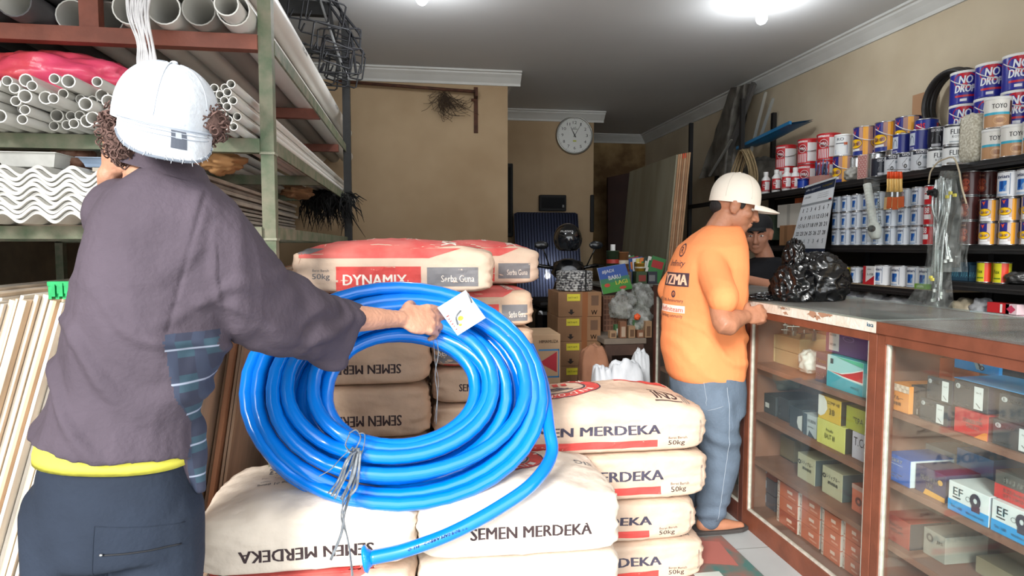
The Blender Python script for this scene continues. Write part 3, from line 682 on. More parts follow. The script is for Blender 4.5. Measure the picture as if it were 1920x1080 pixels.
# black palm fibre at the rear of the lower shelf
def fibre():
    b = MB(); c = atY(618, 385, 4.3); k = mat('black palm fibre', (14, 13, 13), .9); rn2 = random.Random(8)
    for i in range(260):
        p0 = Vector((c.x+rn2.uniform(-.14, .14), c.y+rn2.uniform(-.22, .08), c.z+rn2.uniform(-.0, .09)))
        e = p0+Vector((rn2.gauss(.03, .05), rn2.gauss(-.05, .05), -abs(rn2.gauss(.12, .05))))
        b.tube([p0, (p0+e)/2+Vector((rn2.gauss(0, .015), 0, .02)), e], [.006, .004, .001], k, 4)
    b.ell((c.x-.02, c.y-.06, c.z+.03), (.14, .15, .06), k)
    tag(b.build('fibre_bundle'), 'bundle of black palm fibre at the far end of the lower rack shelf', 'fibre bundle')
fibre()
p = atY(575, 345, 3.9); crumple('cardboard_scrap', (p.x, 3.6, zC+.225), (.07, .16, .032), mat('brown cardboard scrap', (150, 110, 76), .8), 12, 'crumpled brown cardboard on the far half of the lower rack shelf', 'cardboard', amp=.5, flatb=False)
# white raffia hanging in front of the top beam
def raffia():
    b = MB(); m = mat('white raffia', (236, 234, 236), .4, var=.12, vscale=30)
    for i in range(16):
        x0 = 238+i*3.0; sh = rn.uniform(-6, 6)
        pts = [atY(x0+sh, -25, 2.1), atY(244+i*2.3+rn.uniform(-4, 4), 30, 2.08), atY(258+i*1.9+rn.uniform(-3, 3), 80, 2.07), atY(258+i*2.4, 118, 2.07), atY(262+i*2.6, 165, 2.07)]
        b.tube(smooth_path(pts, 5), .007, m, 6, flat=.35)
    b.bar(atY(238, -22, 2.1), atY(290, -22, 2.1), .01, .01, m)
    tag(b.build('raffia_hank'), 'hank of white raffia hanging from the rack above the man\'s cap', 'raffia')
raffia()
# black rebar ties hung at the rear top of the rack
def rebar():
    k = mat('black rebar', (30, 30, 34), .6, .3); rn2 = random.Random(2)
    def hoop(c, w_, h_, tilt, lab):
        b = MB(); pts = [(-w_/2, -h_/2), (w_/2, -h_/2), (w_/2, h_/2), (-w_/2, h_/2)]
        P = []
        for i in range(4):
            x, z = pts[i]; x2, z2 = pts[(i+1) % 4]
            for s in (.06, .5, .94): P.append(Vector((c[0]+(x+(x2-x)*s)*math.cos(tilt)+(z+(z2-z)*s)*math.sin(tilt)*.3, c[1]+(x+(x2-x)*s)*math.sin(tilt), c[2]+(z+(z2-z)*s)+.15*(x+(x2-x)*s)*math.cos(tilt*3))))
        b.tube(P, .005, k, 6, closed=True, smooth=False)
        b.tube([P[0], P[0]+Vector((.02, .01, .05))], .005, k, 6)
        tag(b.build('rebar_stirrup'), lab, 'rebar', 'black rebar stirrups at the rear top of the rack')
    for i in range(16):
        p = atY(rn2.uniform(575, 640), rn2.uniform(8, 118), 3.9)
        hoop((p.x, 3.8+i*.035, p.z), rn2.uniform(.18, .3), rn2.uniform(.1, .2), .5+rn2.uniform(-.3, .3), 'black rebar stirrup in the tangle hung at the rear top of the left rack')
    # the pointed truss hanging outwards
    b = MB()
    Q = lambda x, y, Y=4.0: atY(x, y, Y)
    for s in ([(622, 0), (672, 60), (676, 72), (660, 70), (618, 10)], [(628, -5), (650, 50), (683, 103)], [(600, 0), (640, 120), (655, 150)], [(640, 118), (652, 145), (668, 140), (658, 60)]):
        b.tube([Q(*q) for q in s], .008, k if s[0][0] != 600 else mat('grey flat iron', (120, 120, 120), .6), 6, smooth=False)
    tag(b.build('iron_frame'), 'bent black iron rods hanging beside the rear rack post', 'iron rods')
    a = Q(553, 15, 4.1); c = Q(618, 5, 4.1)
    b = MB(); b.bar((a.x-.1, 4.1, a.z), (c.x, 4.1, a.z), .05, .08, blacki); b.bar((a.x-.1, 4.1, a.z-.25), (c.x+.02, 4.1, a.z-.25), .02, .03, blacki); b.bar((c.x, 4.1, a.z), (c.x+.05, 4.1, a.z-.36), .02, .02, blacki)
    tag(b.build('hanging_bracket'), 'black iron bracket at the rear top of the left rack behind the rebar', 'bracket')
rebar()
# ------------------------------------------------------------------ boards standing on edge under the rack
def boards():
    ht = 1.20; rn2 = random.Random(21)
    cols = [(228, 208, 184), (236, 224, 206), (206, 166, 134), (218, 188, 158), (240, 232, 220), (186, 134, 102), (180, 150, 126), (166, 122, 98), (196, 168, 144)]
    x = -.567; k = 0
    while x > -1.50:
        th = rn2.choice([.006, .009, .009, .012, .015]); hh = ht+rn2.uniform(-.02, .012); frac = (x+.50)/-.98
        ang = math.atan(.13+.17*min(1, frac/.45))
        c = cols[rn2.choice([5, 6, 7, 8, 2]) if frac < .42 else rn2.choice([0, 1, 3, 4, 1, 0, 4])]
        m = mat('board edge %d' % cols.index(c), c, .8, var=.18, vscale=14, stretch=(3, 1, .25))
        y0 = 2.0+rn2.uniform(-.015, .03)+(.33 if x-math.tan(ang)*.6 > -.672 or frac < .12 else 0); b = MB(); b.box((-th, y0, 0), (0, y0+2.3, hh), m); o = b.build('plywood_sheet', None, (0, 0, 0))
        o.rotation_euler = (0, ang, 0); o.location = (x-math.tan(ang)*1.15, 0, .001+th*math.sin(ang))
        tag(o, 'brown edged board standing in the leaning row between the person and the cement bags' if frac < .42 else 'pale edged board standing in the leaning row at the left edge', 'board', 'brown edged boards' if frac < .42 else 'pale edged boards')
        x -= (th+.0004)/math.cos(ang)+th*.09+rn2.uniform(.0006, .002); k += 1
    p = atY(121, 540, 2.0); b = MB(); g = mat('green plastic strap', (0, 168, 92), .4, var=.2, vscale=40)
    for i in range(9): b.box((p.x-.03+i*.006, 1.975-.004*(i % 3), p.z-.03+.008*((i*5) % 3)), (p.x-.022+i*.0066, 2.0-.002, p.z+.012+.004*(i % 2)), g)
    b.box((p.x-.03, 1.97, p.z+.008), (p.x+.03, 1.995, p.z+.02), g)
    tag(b.build('strap_tie'), 'bright green plastic strap tied at the top of the pale boards', 'strap')
boards()
# ------------------------------------------------------------------ glass counters on the right
FX = 1.50; CT = 1.06
wood = mat('red brown painted wood', (122, 68, 48), .5, var=.22, vscale=10, bump=.12, bscale=50)
woodd = mat('dark brown painted wood', (86, 46, 36), .5, var=.25, vscale=10, bump=.1, bscale=50)
white_peel = mat('peeling white paint', (226, 222, 212), .6, rgb2=(214, 206, 190), vscale=16, bump=.3, bscale=60)
putty = mat('white glazing bead', (196, 190, 178), .7, var=.2, vscale=40)
shelfw = mat('brown shelf board', (132, 92, 76), .7, var=.2, vscale=8)
gl = glass_mat('dusty case glass', (248, 252, 250), .022, .04, 4.); glt = glass_mat('dusty counter top glass', (214, 220, 218), .12, .12, 3.)
backp = mat('grey case back panel', (96, 96, 90), .8, var=.2, vscale=6)
def case(y0, y1, fm, fas, lab, shelves, back=2.06):
    t = thing('display_case', lab, 'display case', ((FX+back)/2, (y0+y1)/2, 0), 'glass fronted shop counters')
    p = .038; L = y1-y0
    for (x, y) in ((FX, y0), (FX, y1-p), (back-p, y0), (back-p, y1-p)):
        b = MB(); b.box((x, y, 0), (x+p, y+p, CT-.045), fm, bev=.002); b.build('corner_post', t)
    b = MB(); b.box((FX-.006, y0, CT-.045), (FX+.03, y1, CT-.006), fas); 
    if fas is white_peel:   # bare patches and scraps of old lettering
        rn = random.Random(4); bare = mat('bare wood patch', (170, 130, 104), .8)
        f = lambda u, v: Vector((FX-.0068, y1-u, CT-.045+v))
        for (u, v, s) in ((.50, .03, .036), (.56, .032, .03), (.53, .018, .02), (.30, .03, .02), (.32, .012, .018), (.60, .034, .016)):
            pts = [(u+s*math.cos(a)*rn.uniform(.4, 1.3), max(.001, min(.038, v+s*.45*math.sin(a)*rn.uniform(.4, 1.2)))) for a in [i*.45 for i in range(14)]]; b.mpoly(f, pts, bare)
        b.mtext(f, 'TPA TOKO', .26, .026, .09, .010, plain((60, 56, 50)), .0); b.mtext(f, 'kaca', .80, .018, .03, .014, plain((20, 150, 200)), .04)
    b.build('top_fascia', t, label='white peeling fascia' if fas is white_peel else None)
    b = MB(); b.box((FX-.002, y0+p, CT-.075), (FX+.03, y1-p, CT-.0455), fm); b.build('top_rail', t)
    b = MB(); b.box((FX-.002, y0+p, .0), (FX+.03, y1-p, .085), fm); b.build('bottom_rail', t)
    b = MB()
    for (ya, yb, za, zb) in ((y0+p, y0+p+.008, .085, CT-.075), (y1-p-.008, y1-p, .085, CT-.075), (y0+p+.008, y1-p-.008, .085, .093)): b.box((FX+.004, ya, za), (FX+.016, yb, zb), putty)
    b.build('glazing_bead', t, label='white glazing bead')
    b = MB(); b.box((FX+.010, y0+p+.001, .09), (FX+.0125, y1-p-.001, CT-.076), gl); b.build('front_glass', t)
    b = MB(); b.box((FX-.008, y0-.0, CT-.006), (back+.008, y1, CT), glt); b.build('top_glass', t)
    b = MB(); b.box((FX+.03, y0, CT-.045), (back, y0+.02, CT-.006), fm); b.box((FX+.03, y1-.02, CT-.045), (back, y1, CT-.006), fm); b.box((back-.02, y0+.02, CT-.045), (back, y1-.02, CT-.006), fm); b.build('top_frame', t)
    b = MB(); b.box((back-.012, y0+p, .03), (back-.004, y1-p, CT-.045), backp); b.build('back_panel', t)
    b = MB(); b.box((FX+p, y0+.004, .0), (back-p, y0+.010, CT-.045), backp if y0 < 1.2 else shelfw); b.build('end_panel', t)
    b = MB(); b.box((FX+.03, y0+.011, .06), (back-.013, y1-.002, .078), shelfw); b.build('case_floor', t)
    for z in shelves:
        b = MB(); b.box((FX+.034, y0+.011, z-.02), (back-.013, y1-.002, z), shelfw); b.build('shelf', t)
    return t
YA, YB, YC, YD = 1.02, 1.892, 2.735, 3.90
S1, S2, S3, S0 = .765, .530, .320, .078
case(YB+.001, YC-.001, wood, white_peel, 'glass counter case with a white peeling top edge beside the man in orange', (S1, S2, S3))
case(YA, YB-.001, wood, wood, 'glass counter case with a brown top edge at the right edge of the picture', (S1, S2, S3))
case(YC+.001, YD, woodd, woodd, 'dark brown glass counter case behind the man in orange, farthest of the three', (S1, S2, S3))
def cbox(px0, px1, ym, z0, h, X, D, col, lab, marks=(), end=None, name='carton', cat='box', group=None, rz=0, open_=False, rgb2=None):
    ya = atX(px0, ym, X).y; yb = atX(px1, ym, X).y
    m = mat('card %s %s %s' % col, col, .6, var=.06, vscale=12); W = ya-yb; cy = (ya+yb)/2
    b = MB(); M = None
    if open_:
        me = end or m; w_ = .004
        b.box((X, yb, z0), (X+D, ya, z0+.004), m); b.box((X, yb, z0), (X+w_, ya, z0+h), m); b.box((X+D-w_, yb, z0), (X+D, ya, z0+h), m); b.box((X+w_, yb, z0), (X+D-w_, yb+w_, z0+h), m); b.box((X+w_, ya-w_, z0), (X+D-w_, ya, z0+h), m)
        b.loft([[Vector((X, yb, z0+h)), Vector((X, ya, z0+h)), Vector((X+.002, ya, z0+h)), Vector((X+.002, yb, z0+h))], [Vector((X-.02, yb, z0+h+.035)), Vector((X-.02, ya, z0+h+.035)), Vector((X-.018, ya, z0+h+.035)), Vector((X-.018, yb, z0+h+.035))]], m, smooth=False) if open_ == 2 else None
    else:
        b.box((X, yb, z0), (X+D, ya, z0+h), m, bev=.0015)
    if end is not None: b.add([(X+.001, yb-.0008, z0+.001), (X+D-.001, yb-.0008, z0+.001), (X+D-.001, yb-.0008, z0+h-.001), (X+.001, yb-.0008, z0+h-.001)], [(0, 1, 2, 3)], end)
    for k, mk in enumerate(marks):
        f = lambda u, v, k=k: Vector((X-.0009-.0003*k, ya-u*W, z0+v*h))
        if mk[0] == 'r': b.mrect(f, *mk[1:5], plain(mk[5]))
        elif mk[0] == 't': b.mtext(f, mk[1], *mk[2:6], plain(mk[6]), mk[7] if len(mk) > 7 else .01)
        elif mk[0] == 'p': b.mpoly(f, mk[1], plain(mk[2]))
        elif mk[0] == 'o': b.mring(f, *mk[1:6], plain(mk[6]), 20)
    o = b.build(name); tag(o, lab, cat, group)
    if rz: o.rotation_euler = (0, 0, rz)
    return o
# items behind: shell boxes resting on the shelves.  (px left, px right, y mid, base z, height, X, depth ...)
kraft = (176, 150, 110); KB = (50, 52, 56)
e_ = .001
# --- white-edged case, top shelf
cbox(1551, 1636, 705, S1+e_, .122, 1.56, .16, (70, 178, 190), 'teal and white carton with a red swoosh on the top shelf of the white-edged case',
     [('r', 0, .0, .82, 1, (172, 222, 226)), ('p', [(.0, .52), (.3, .50), (.55, .62), (.82, .80), (.82, .36), (.4, .40), (.2, .46)], (245, 245, 245)), ('p', [(.06, .50), (.35, .49), (.6, .62), (.81, .76), (.81, .40), (.4, .43)], (206, 44, 52)), ('p', [(.0, .50), (.3, .40), (.55, .36), (.82, .33), (.82, 0), (0, 0)], (44, 168, 190)), ('t', 'moij', .56, .1, .18, .14, (20, 220, 240)), ('r', .08, .74, .15, .9, (60, 80, 90)), ('p', [(.2, .99), (.82, .84), (.82, .99)], (90, 196, 160))], plain((60, 176, 160)))
cbox(1548, 1640, 645, S1+.125, .092, 1.59, .2, (104, 62, 128), 'purple carton with a white label on the top shelf of the white-edged case', [('r', .08, .1, .30, .92, (234, 232, 236)), ('t', 'MATA BOR', .10, .7, .14, .1, (80, 60, 100)), ('t', 'HITAM', .11, .3, .12, .1, (80, 60, 100)), ('o', .5, .7, .12, .12, .8, (150, 110, 170)), ('t', 'hokko', .43, .66, .14, .08, (160, 120, 180))])
cbox(1529, 1550, 700, S1+e_, .118, 1.57, .14, (64, 62, 84), 'dark blue carton with yellow lettering between the white bag and the teal carton', [('t', 'Yamata', .08, .66, .84, .14, (220, 210, 120)), ('r', .05, .48, .95, .56, (190, 196, 206)), ('t', 'tools', .1, .2, .7, .14, (210, 210, 220))])
o = atX(1512, 700, 1.60); crumple('plastic_bag', (1.61, o.y, S1+.052), (.035, .045, .052), mat('white thin plastic', (206, 212, 208), .5, var=.1), 31, 'small crumpled white bag on the top shelf of the white-edged case', 'plastic bag', amp=.4)
for j, (a, c_, z, h) in enumerate(((1453, 1498, 0, .064), (1453, 1498, .066, .064), (1431, 1451, 0, .064), (1431, 1451, .066, .060), (1412, 1429, 0, .06), (1412, 1429, .062, .056))):
    cbox(a, c_, 690, S1+e_+z, h, 1.64, .2, (190, 166, 124), 'plain brown carton, %s layer, %s one, top shelf of the white-edged case' % (['lower', 'upper'][j % 2], ['right', 'middle', 'left'][j//2]), [('r', .2, .2, .5, .8, (180, 156, 116)), ('r', .22, .24, .48, .76, (186, 162, 122))] if j == 0 else (), group='brown cartons in the case')
def metalbits():
    m = mat('zinc hinge steel', (190, 190, 186), .3, .9); rn = random.Random(9)
    for i, (px, py) in enumerate(((1450, 612), (1464, 618), (1478, 630), (1480, 616), (1500, 622), (1518, 626), (1468, 610))):
        p = atX(px, py, 1.66); b = MB(); z = S1+.134; L = .05
        a = rn.uniform(0, 3); d = Vector((math.cos(a), math.sin(a), 0))*L/2; q = Vector((p.x+.02, p.y, z+.02+(i % 2)*.022))
        b.bar(q-d, q+d, .02, .003, m); b.cyl(tuple(q+Vector((0, 0, -.004))), .004, .02, m, 8); b.bar(q-d*.2+Vector((0, 0, .002)), q-d*.2+Vector((0, .002, -.022-(i % 2)*.022)), .012, .012, m)
        tag(b.build('metal_fitting'), 'shiny steel fitting lying on the brown cartons in the white-edged case', 'metal fitting', 'loose steel fittings')
metalbits()
# second shelf
cbox(1531, 1584, 830, S2+e_, .098, 1.56, .2, (206, 204, 112), 'pale lime carton under the yellow carton on the second shelf', [('t', 'BAUT 88', .3, .3, .36, .2, (180, 180, 90)), ('t', 'hub', .35, .6, .25, .12, (150, 150, 70))], plain((40, 40, 36)))
cbox(1534, 1576, 785, S2+.1, .092, 1.56, .18, (216, 178, 62), 'yellow carton with a white round mark lying on the pale lime carton', [('p', [(0, .15), (.12, .1), (.3, .25), (.42, .5), (.38, .8), (.24, 1), (.0, 1)], (226, 226, 220)), ('t', 'COMP H8', .4, .72, .55, .14, (150, 110, 30)), ('t', '38', .5, .3, .25, .25, (190, 150, 50))], plain((50, 44, 34)))
cbox(1586, 1644, 790, S2+.1, .085, 1.57, .18, (160, 162, 50), 'olive green carton marked TPA in white on the second shelf', [('t', '"TPA - 2"', .25, .35, .6, .26, (210, 214, 150))], plain((60, 56, 40)))
cbox(1597, 1644, 850, S2+e_, .098, 1.57, .18, (190, 186, 202), 'pale lilac carton with handwritten marker under the olive carton', [('t', 'T.Comb', .08, .5, .85, .32, (60, 60, 80), -.005), ('r', .5, .12, .62, .4, (214, 212, 222)), ('t', 'LL', .52, .14, .08, .2, (150, 150, 160))], plain((50, 50, 54)))
cbox(1506, 1530, 810, S2+e_, .088, 1.57, .2, (178, 186, 190), 'white and grey carton beside the lime carton on the second shelf', [('t', 'HUBEN', .35, .66, .6, .14, (70, 80, 90)), ('r', 0, 0, .3, 1, (70, 84, 96)), ('t', 'pintu', .4, .4, .4, .1, (70, 80, 90)), ('p', [(.4, 0), (.95, 0), (.5, .3)], (60, 70, 80))])
cbox(1480, 1504, 800, S2+e_, .09, 1.58, .2, (62, 70, 78), 'dark grey carton with a white half disc on the second shelf', [('o', 1.0, .4, .42, .42, 0, (206, 208, 206))] and [('p', [(1, 0), (.72, .1), (.6, .35), (.65, .62), (1, .75)], (206, 208, 206))])
cbox(1458, 1478, 790, S2+e_, .10, 1.60, .2, (54, 58, 64), 'dark carton on the second shelf left of the one with the half disc', [('t', 'HUB', .1, .2, .2, .5, (160, 160, 160))])
cbox(1425, 1454, 775, S2+e_, .088, 1.60, .2, (60, 64, 68), 'dark carton with a tiny white square on the second shelf', [('r', .35, .3, .6, .55, (200, 200, 196))])
o = atX(1445, 720, 1.66); crumple('plastic_bag', (1.72, o.y, S2+.15), (.08, .1, .06), mat('smoky plastic', (110, 116, 108), .3), 32, 'smoky plastic bag above the dark cartons on the second shelf', 'plastic bag', flatb=False)
# third shelf
for j, (a, c_, y) in enumerate(((1495, 1528, 890), (1541, 1579, 915))):
    cbox(a, c_, y, S3+e_, .108, 1.60, .22, (182, 176, 148), ['pale carton with black script on the third shelf, left one', 'pale carton with black script on the third shelf, right one'][j], [('t', 'シティグルー', .22, .62, .66, .16, (44, 40, 34), .02), ('t', '建材接着', .3, .42, .5, .12, (44, 40, 34), .03), ('o', .12, .66, .09, .09, .45, (44, 40, 34))], plain((70, 78, 82)))
cbox(1597, 1643, 935, S3+e_, .10, 1.60, .2, (212, 110, 82), 'orange carton with a dark round mark on the third shelf', [('r', 0, .82, 1, 1, (190, 150, 140)), ('o', .3, .42, .14, .16, .4, (110, 50, 44)), ('t', 'シティ', .5, .35, .4, .16, (130, 60, 50), .02)])
cbox(1462, 1488, 880, S3+e_, .10, 1.68, .2, (120, 104, 76), 'open brown carton on the third shelf at the far side', open_=1)
o = atX(1440, 850, 1.72); crumple('plastic_bag', (1.76, o.y, S3+.07), (.1, .13, .07), mat('dark bagged goods', (60, 62, 58), .4, var=.4, vscale=20), 33, 'dark bag of goods on the third shelf behind the dusty glass', 'bag')
# bottom
oc = (196, 104, 74)
for ci, (a, c_) in enumerate(((1456, 1494), (1498, 1536), (1541, 1576), (1582, 1614), (1620, 1655))):
    for r in range(3):
        cbox(a, c_, 1000, S0+e_+r*.062, .060, 1.585+.01*(ci % 2), .19, oc if r or ci else (176, 84, 62), 'orange carton, %s layer, %s column from the left at the bottom of the white-edged case' % (['lowest', 'middle', 'top'][r], ORD[ci]), [('r', .0, 0, .12, 1, (200, 180, 170)), ('t', '2', .02, .15, .08, .7, (150, 110, 100), .0), ('r', .5, .5, .75, .72, (222, 190, 176)), ('r', .55, .25, .9, .36, (214, 150, 126))], plain((186, 176, 170)), group='orange cartons')
for r in range(3): cbox(1418, 1452, 960, S0+e_+r*.07, .066, 1.62, .2, (130, 58, 48) if r == 2 else (90, 84, 92), 'dark red carton with a pale label at the far bottom, %s layer' % ['lowest', 'middle', 'top'][r], [('r', .1, .25, .55, .8, (150, 156, 166))], group='dark red cartons')
# --- brown-edged case, top shelf
def black_box(a, c_, ym, z, lab, X=1.56, h=.075, D=.14):
    cbox(a, c_, ym, z, h, X, D, (52, 60, 68), lab, [('o', .13, .8, .07, .10, 0, (190, 196, 200)), ('t', 'R', .1, .73, .05, .13, (60, 60, 60)), ('t', 'BENSODA', .22, .73, .30, .12, (200, 204, 206), .01), ('t', 'Premium Quality', .08, .1, .40, .08, (196, 200, 202)), ('r', .62, .08, .88, .93, (222, 226, 228)), ('t', 'Size 25', .68, .68, .14, .06, (80, 80, 80)), ('p', [(.68, .3), (.70, .32), (.82, .16), (.80, .14)], (120, 120, 120))], plain((44, 40, 60)), group='black hardware cartons')
cbox(1668, 1705, 740, S1+e_, .088, 1.545, .16, (236, 150, 72), 'orange carton with brown script and a checked top in the brown-edged case', [('r', 0, .74, 1, 1, (214, 190, 170))]+[('r', i/8, .74+(i % 2)*.13, i/8+.125, .87+(i % 2)*.13, (236, 214, 196)) for i in range(8)]+[('t', 'ィグルー', .02, .42, .72, .16, (110, 60, 30), .02), ('t', '建材専用', .04, .22, .6, .13, (110, 60, 30), .03)])
cbox(1708, 1736, 740, S1+e_, .094, 1.56, .15, (58, 58, 62), 'narrow dark carton with a vertical white script on the top shelf', [('t', 'イ', .35, .72, .3, .16, (190, 190, 190)), ('t', 'グ', .35, .5, .3, .16, (190, 190, 190)), ('t', 'ル', .35, .28, .3, .16, (190, 190, 190)), ('r', .47, .06, .53, .24, (190, 190, 190))])
black_box(1724, 1777, 780, S1+e_, 'black carton with a white label, lower left of the black stack', X=1.545, h=.066, D=.013)
black_box(1738, 1786, 730, S1+.07, 'black carton with a white label, upper left beside the narrow carton', X=1.548, h=.07, D=.010)
cbox(1789, 1853, 790, S1+e_, .070, 1.542, .14, (196, 50, 46), 'bright red carton with white lettering on the top shelf', [('p', [(.62, 0), (1, 0), (1, .32), (.9, .3)], (236, 140, 50)), ('t', 'STAINLESS STEEL', .28, .52, .58, .16, (246, 214, 204), .02), ('t', 'TOWER BOLT', .38, .3, .4, .16, (246, 214, 204), .02), ('t', '3"', .76, .72, .08, .12, (246, 214, 204))], plain((90, 40, 46)))
black_box(1788, 1853, 745, S1+.073, 'black carton with a white label standing on the bright red carton', X=1.55, h=.075)
black_box(1860, 1945, 830, S1+e_, 'black carton lower right, at the picture edge', X=1.545, h=.068)
black_box(1872, 1960, 775, S1+.071, 'black carton upper right, at the picture edge', X=1.552, h=.07)
cbox(1789, 1874, 685, S1+.149, .080, 1.70, .012, (22, 150, 226), 'bright blue card with a knife picture standing at the back of the top shelf', [('p', [(.30, .98), (.42, .98), (.70, .2), (.62, .1), (.52, .12)], (150, 176, 190)), ('p', [(.36, .9), (.39, .9), (.64, .2), (.60, .16)], (60, 70, 80)), ('o', .64, .2, .06, .09, .6, (50, 60, 70))])
b = MB(); y_a = atX(1795, 700, 1.57).y; y_b = atX(1935, 720, 1.57).y
b.loft([[Vector((1.56, y_a, S1+.150)), Vector((1.72, y_a, S1+.152)), Vector((1.72, y_a, S1+.154)), Vector((1.56, y_a, S1+.152))], [Vector((1.55, y_b, S1+.152)), Vector((1.70, y_b, S1+.160)), Vector((1.70, y_b, S1+.162)), Vector((1.55, y_b, S1+.154))]], plain((40, 150, 214)), smooth=False)
tag(b.build('blue_card'), 'flat blue card lying over the black cartons on the top shelf', 'card')
o = atX(1740, 690, 1.78); crumple('cloth_bundle', (1.80, o.y, S1+.11), (.07, .08, .1), mat('dark grey wrap', (70, 72, 80), .7), 36, 'dark grey bundle behind the black cartons on the top shelf', 'bundle')
cbox(1757, 1787, 690, S1+e_, .16, 1.74, .1, (206, 118, 84), 'orange carton standing behind the black cartons')
cbox(1680, 1730, 668, S1+e_, .14, 1.80, .12, (120, 124, 118), 'grey green carton at the back of the top shelf, left')
cbox(1860, 1950, 690, S1+e_, .17, 1.80, .2, (62, 74, 90), 'slate blue carton at the back of the top shelf, right')
# second shelf
cbox(1661, 1706, 890, S2+e_, .088, 1.545, .2, (36, 96, 184), 'blue carton lettered HOLY on the second shelf of the brown-edged case', [('t', 'HOLY', .26, .74, .42, .14, (226, 236, 246), .03), ('r', .2, .66, .7, .675, (200, 216, 236)), ('t', 'kikir kayu', .22, .28, .5, .06, (200, 216, 236)), ('t', 'set 12', .25, .18, .3, .06, (200, 216, 236))], plain((206, 214, 220)))
cbox(1716, 1773, 915, S2+e_, .084, 1.56, .12, (46, 50, 96), 'navy carton lettered MEASURING TAPE with a yellow corner', [('p', [(.28, 0), (1, 0), (1, .17), (.36, .22)], (232, 168, 60)), ('t', 'MEASURING', .18, .52, .62, .18, (228, 228, 236), .02), ('t', 'TAPE', .36, .3, .26, .18, (228, 228, 236), .02), ('o', .84, .66, .08, .1, 0, (220, 170, 90))])
def ef(a, c_, ym, X, lab, z=S2+e_):
    cbox(a, c_, ym, z, .086, X, .12, (232, 238, 240), lab, [('r', 0, 0, 1, .38, (24, 156, 226)), ('t', 'EF', .13, .58, .24, .26, (80, 186, 214), .04), ('r', .12, .48, .32, .52, (50, 50, 60)), ('o', .68, .66, .13, .24, .35, (52, 52, 74)), ('o', .51, .62, .06, .08, .85, (40, 40, 40)), ('r', .60, .3, .8, .5, (52, 52, 74)), ('t', 'MEASURING TAPE', .48, .12, .42, .08, (150, 214, 240)), ('t', '5m 16ft', .1, .14, .28, .1, (60, 176, 236))], plain((170, 180, 188)), group='white and blue tape cartons')
ef(1777, 1855, 955, 1.542, 'white and blue carton with a tape measure picture, nearer the post')
ef(1857, 1945, 1005, 1.542, 'white and blue carton with a tape measure picture at the picture edge')
cbox(1864, 1955, 935, S2+.088, .075, 1.56, .1, (82, 84, 82), 'grey and red carton lettered ELGLADIO at the picture edge', [('r', 0, 0, 1, .52, (204, 48, 50)), ('t', 'ELGLADIO', .2, .62, .6, .2, (236, 236, 230), .03), ('t', 'SIZE:3mx16', .2, .3, .5, .13, (240, 190, 180), .02), ('t', 'QTY:12PCS', .2, .1, .44, .13, (240, 190, 180), .02)])
cbox(1792, 1862, 900, S2+e_, .13, 1.70, .12, (40, 120, 176), 'blue open carton behind the tape measure cartons', open_=1)
for j, (a, c_, y, h) in enumerate(((1670, 1700, 810, .15), (1765, 1800, 820, .12), (1805, 1830, 820, .13), (1838, 1900, 840, .14))):
    cbox(a, c_, y, S2+e_, h, 1.84, .15, [(60, 60, 60), (66, 68, 70), (150, 156, 158), (58, 58, 62)][j], ['dark carton at the back left of the second shelf', 'dark grey carton at the back of the second shelf', 'pale grey carton at the back of the second shelf', 'wide dark carton at the back right of the second shelf'][j])
cbox(1712, 1790, 860, S2+e_, .105, 1.70, .11, (150, 154, 152), 'grey lidded carton behind the navy carton')
# third shelf and floor
cbox(1661, 1707, 960, S3+.0+e_, .088, 1.56, .15, (160, 60, 48), 'brick red carton on the third shelf of the brown-edged case', [('t', 'NACHI', .2, .6, .5, .12, (110, 30, 30), .02), ('t', 'HIZUMI', .25, .4, .5, .12, (110, 30, 30), .02)], plain((50, 50, 56)))
cbox(1733, 1775, 975, S3+e_, .085, 1.60, .15, (150, 148, 140), 'pale carton with a dark ring mark on the third shelf', [('o', .3, .7, .16, .16, .5, (70, 70, 70)), ('t', 'JIS', .6, .6, .3, .14, (80, 80, 80))])
cbox(1690, 1800, 1035, S0+e_, .10, 1.60, .22, (176, 160, 124), 'long open brown carton tilted on the floor of the brown-edged case', open_=2, rz=.25)
cbox(1790, 1900, 1068, S0+e_, .09, 1.60, .2, (186, 168, 130), 'open brown carton at the bottom right of the brown-edged case', open_=2, rz=-.2)
cbox(1830, 1920, 1040, S3+e_, .05, 1.66, .2, (140, 130, 104), 'flat brown carton lying on the third shelf of the brown-edged case')
# contents of the far case
for j, (a, c_, z, h, col) in enumerate(((1262, 1290, S1, .1, (120, 90, 70)), (1300, 1340, S1, .12, (90, 96, 90)), (1260, 1300, S2, .12, (110, 110, 60)), (1310, 1360, S2, .1, (140, 120, 90)), (1365, 1388, S2, .1, (70, 80, 110)), (1350, 1385, S3, .12, (90, 90, 90)), (1300, 1340, S3, .1, (120, 60, 50)), (1340, 1380, S0, .12, (100, 90, 80)))):
    cbox(a, c_, 700, z+e_, h, 1.60, .2, col, ['brown', 'grey green', 'olive', 'tan', 'slate blue', 'grey', 'dull red', 'dusty brown'][j]+' carton inside the dark far case')
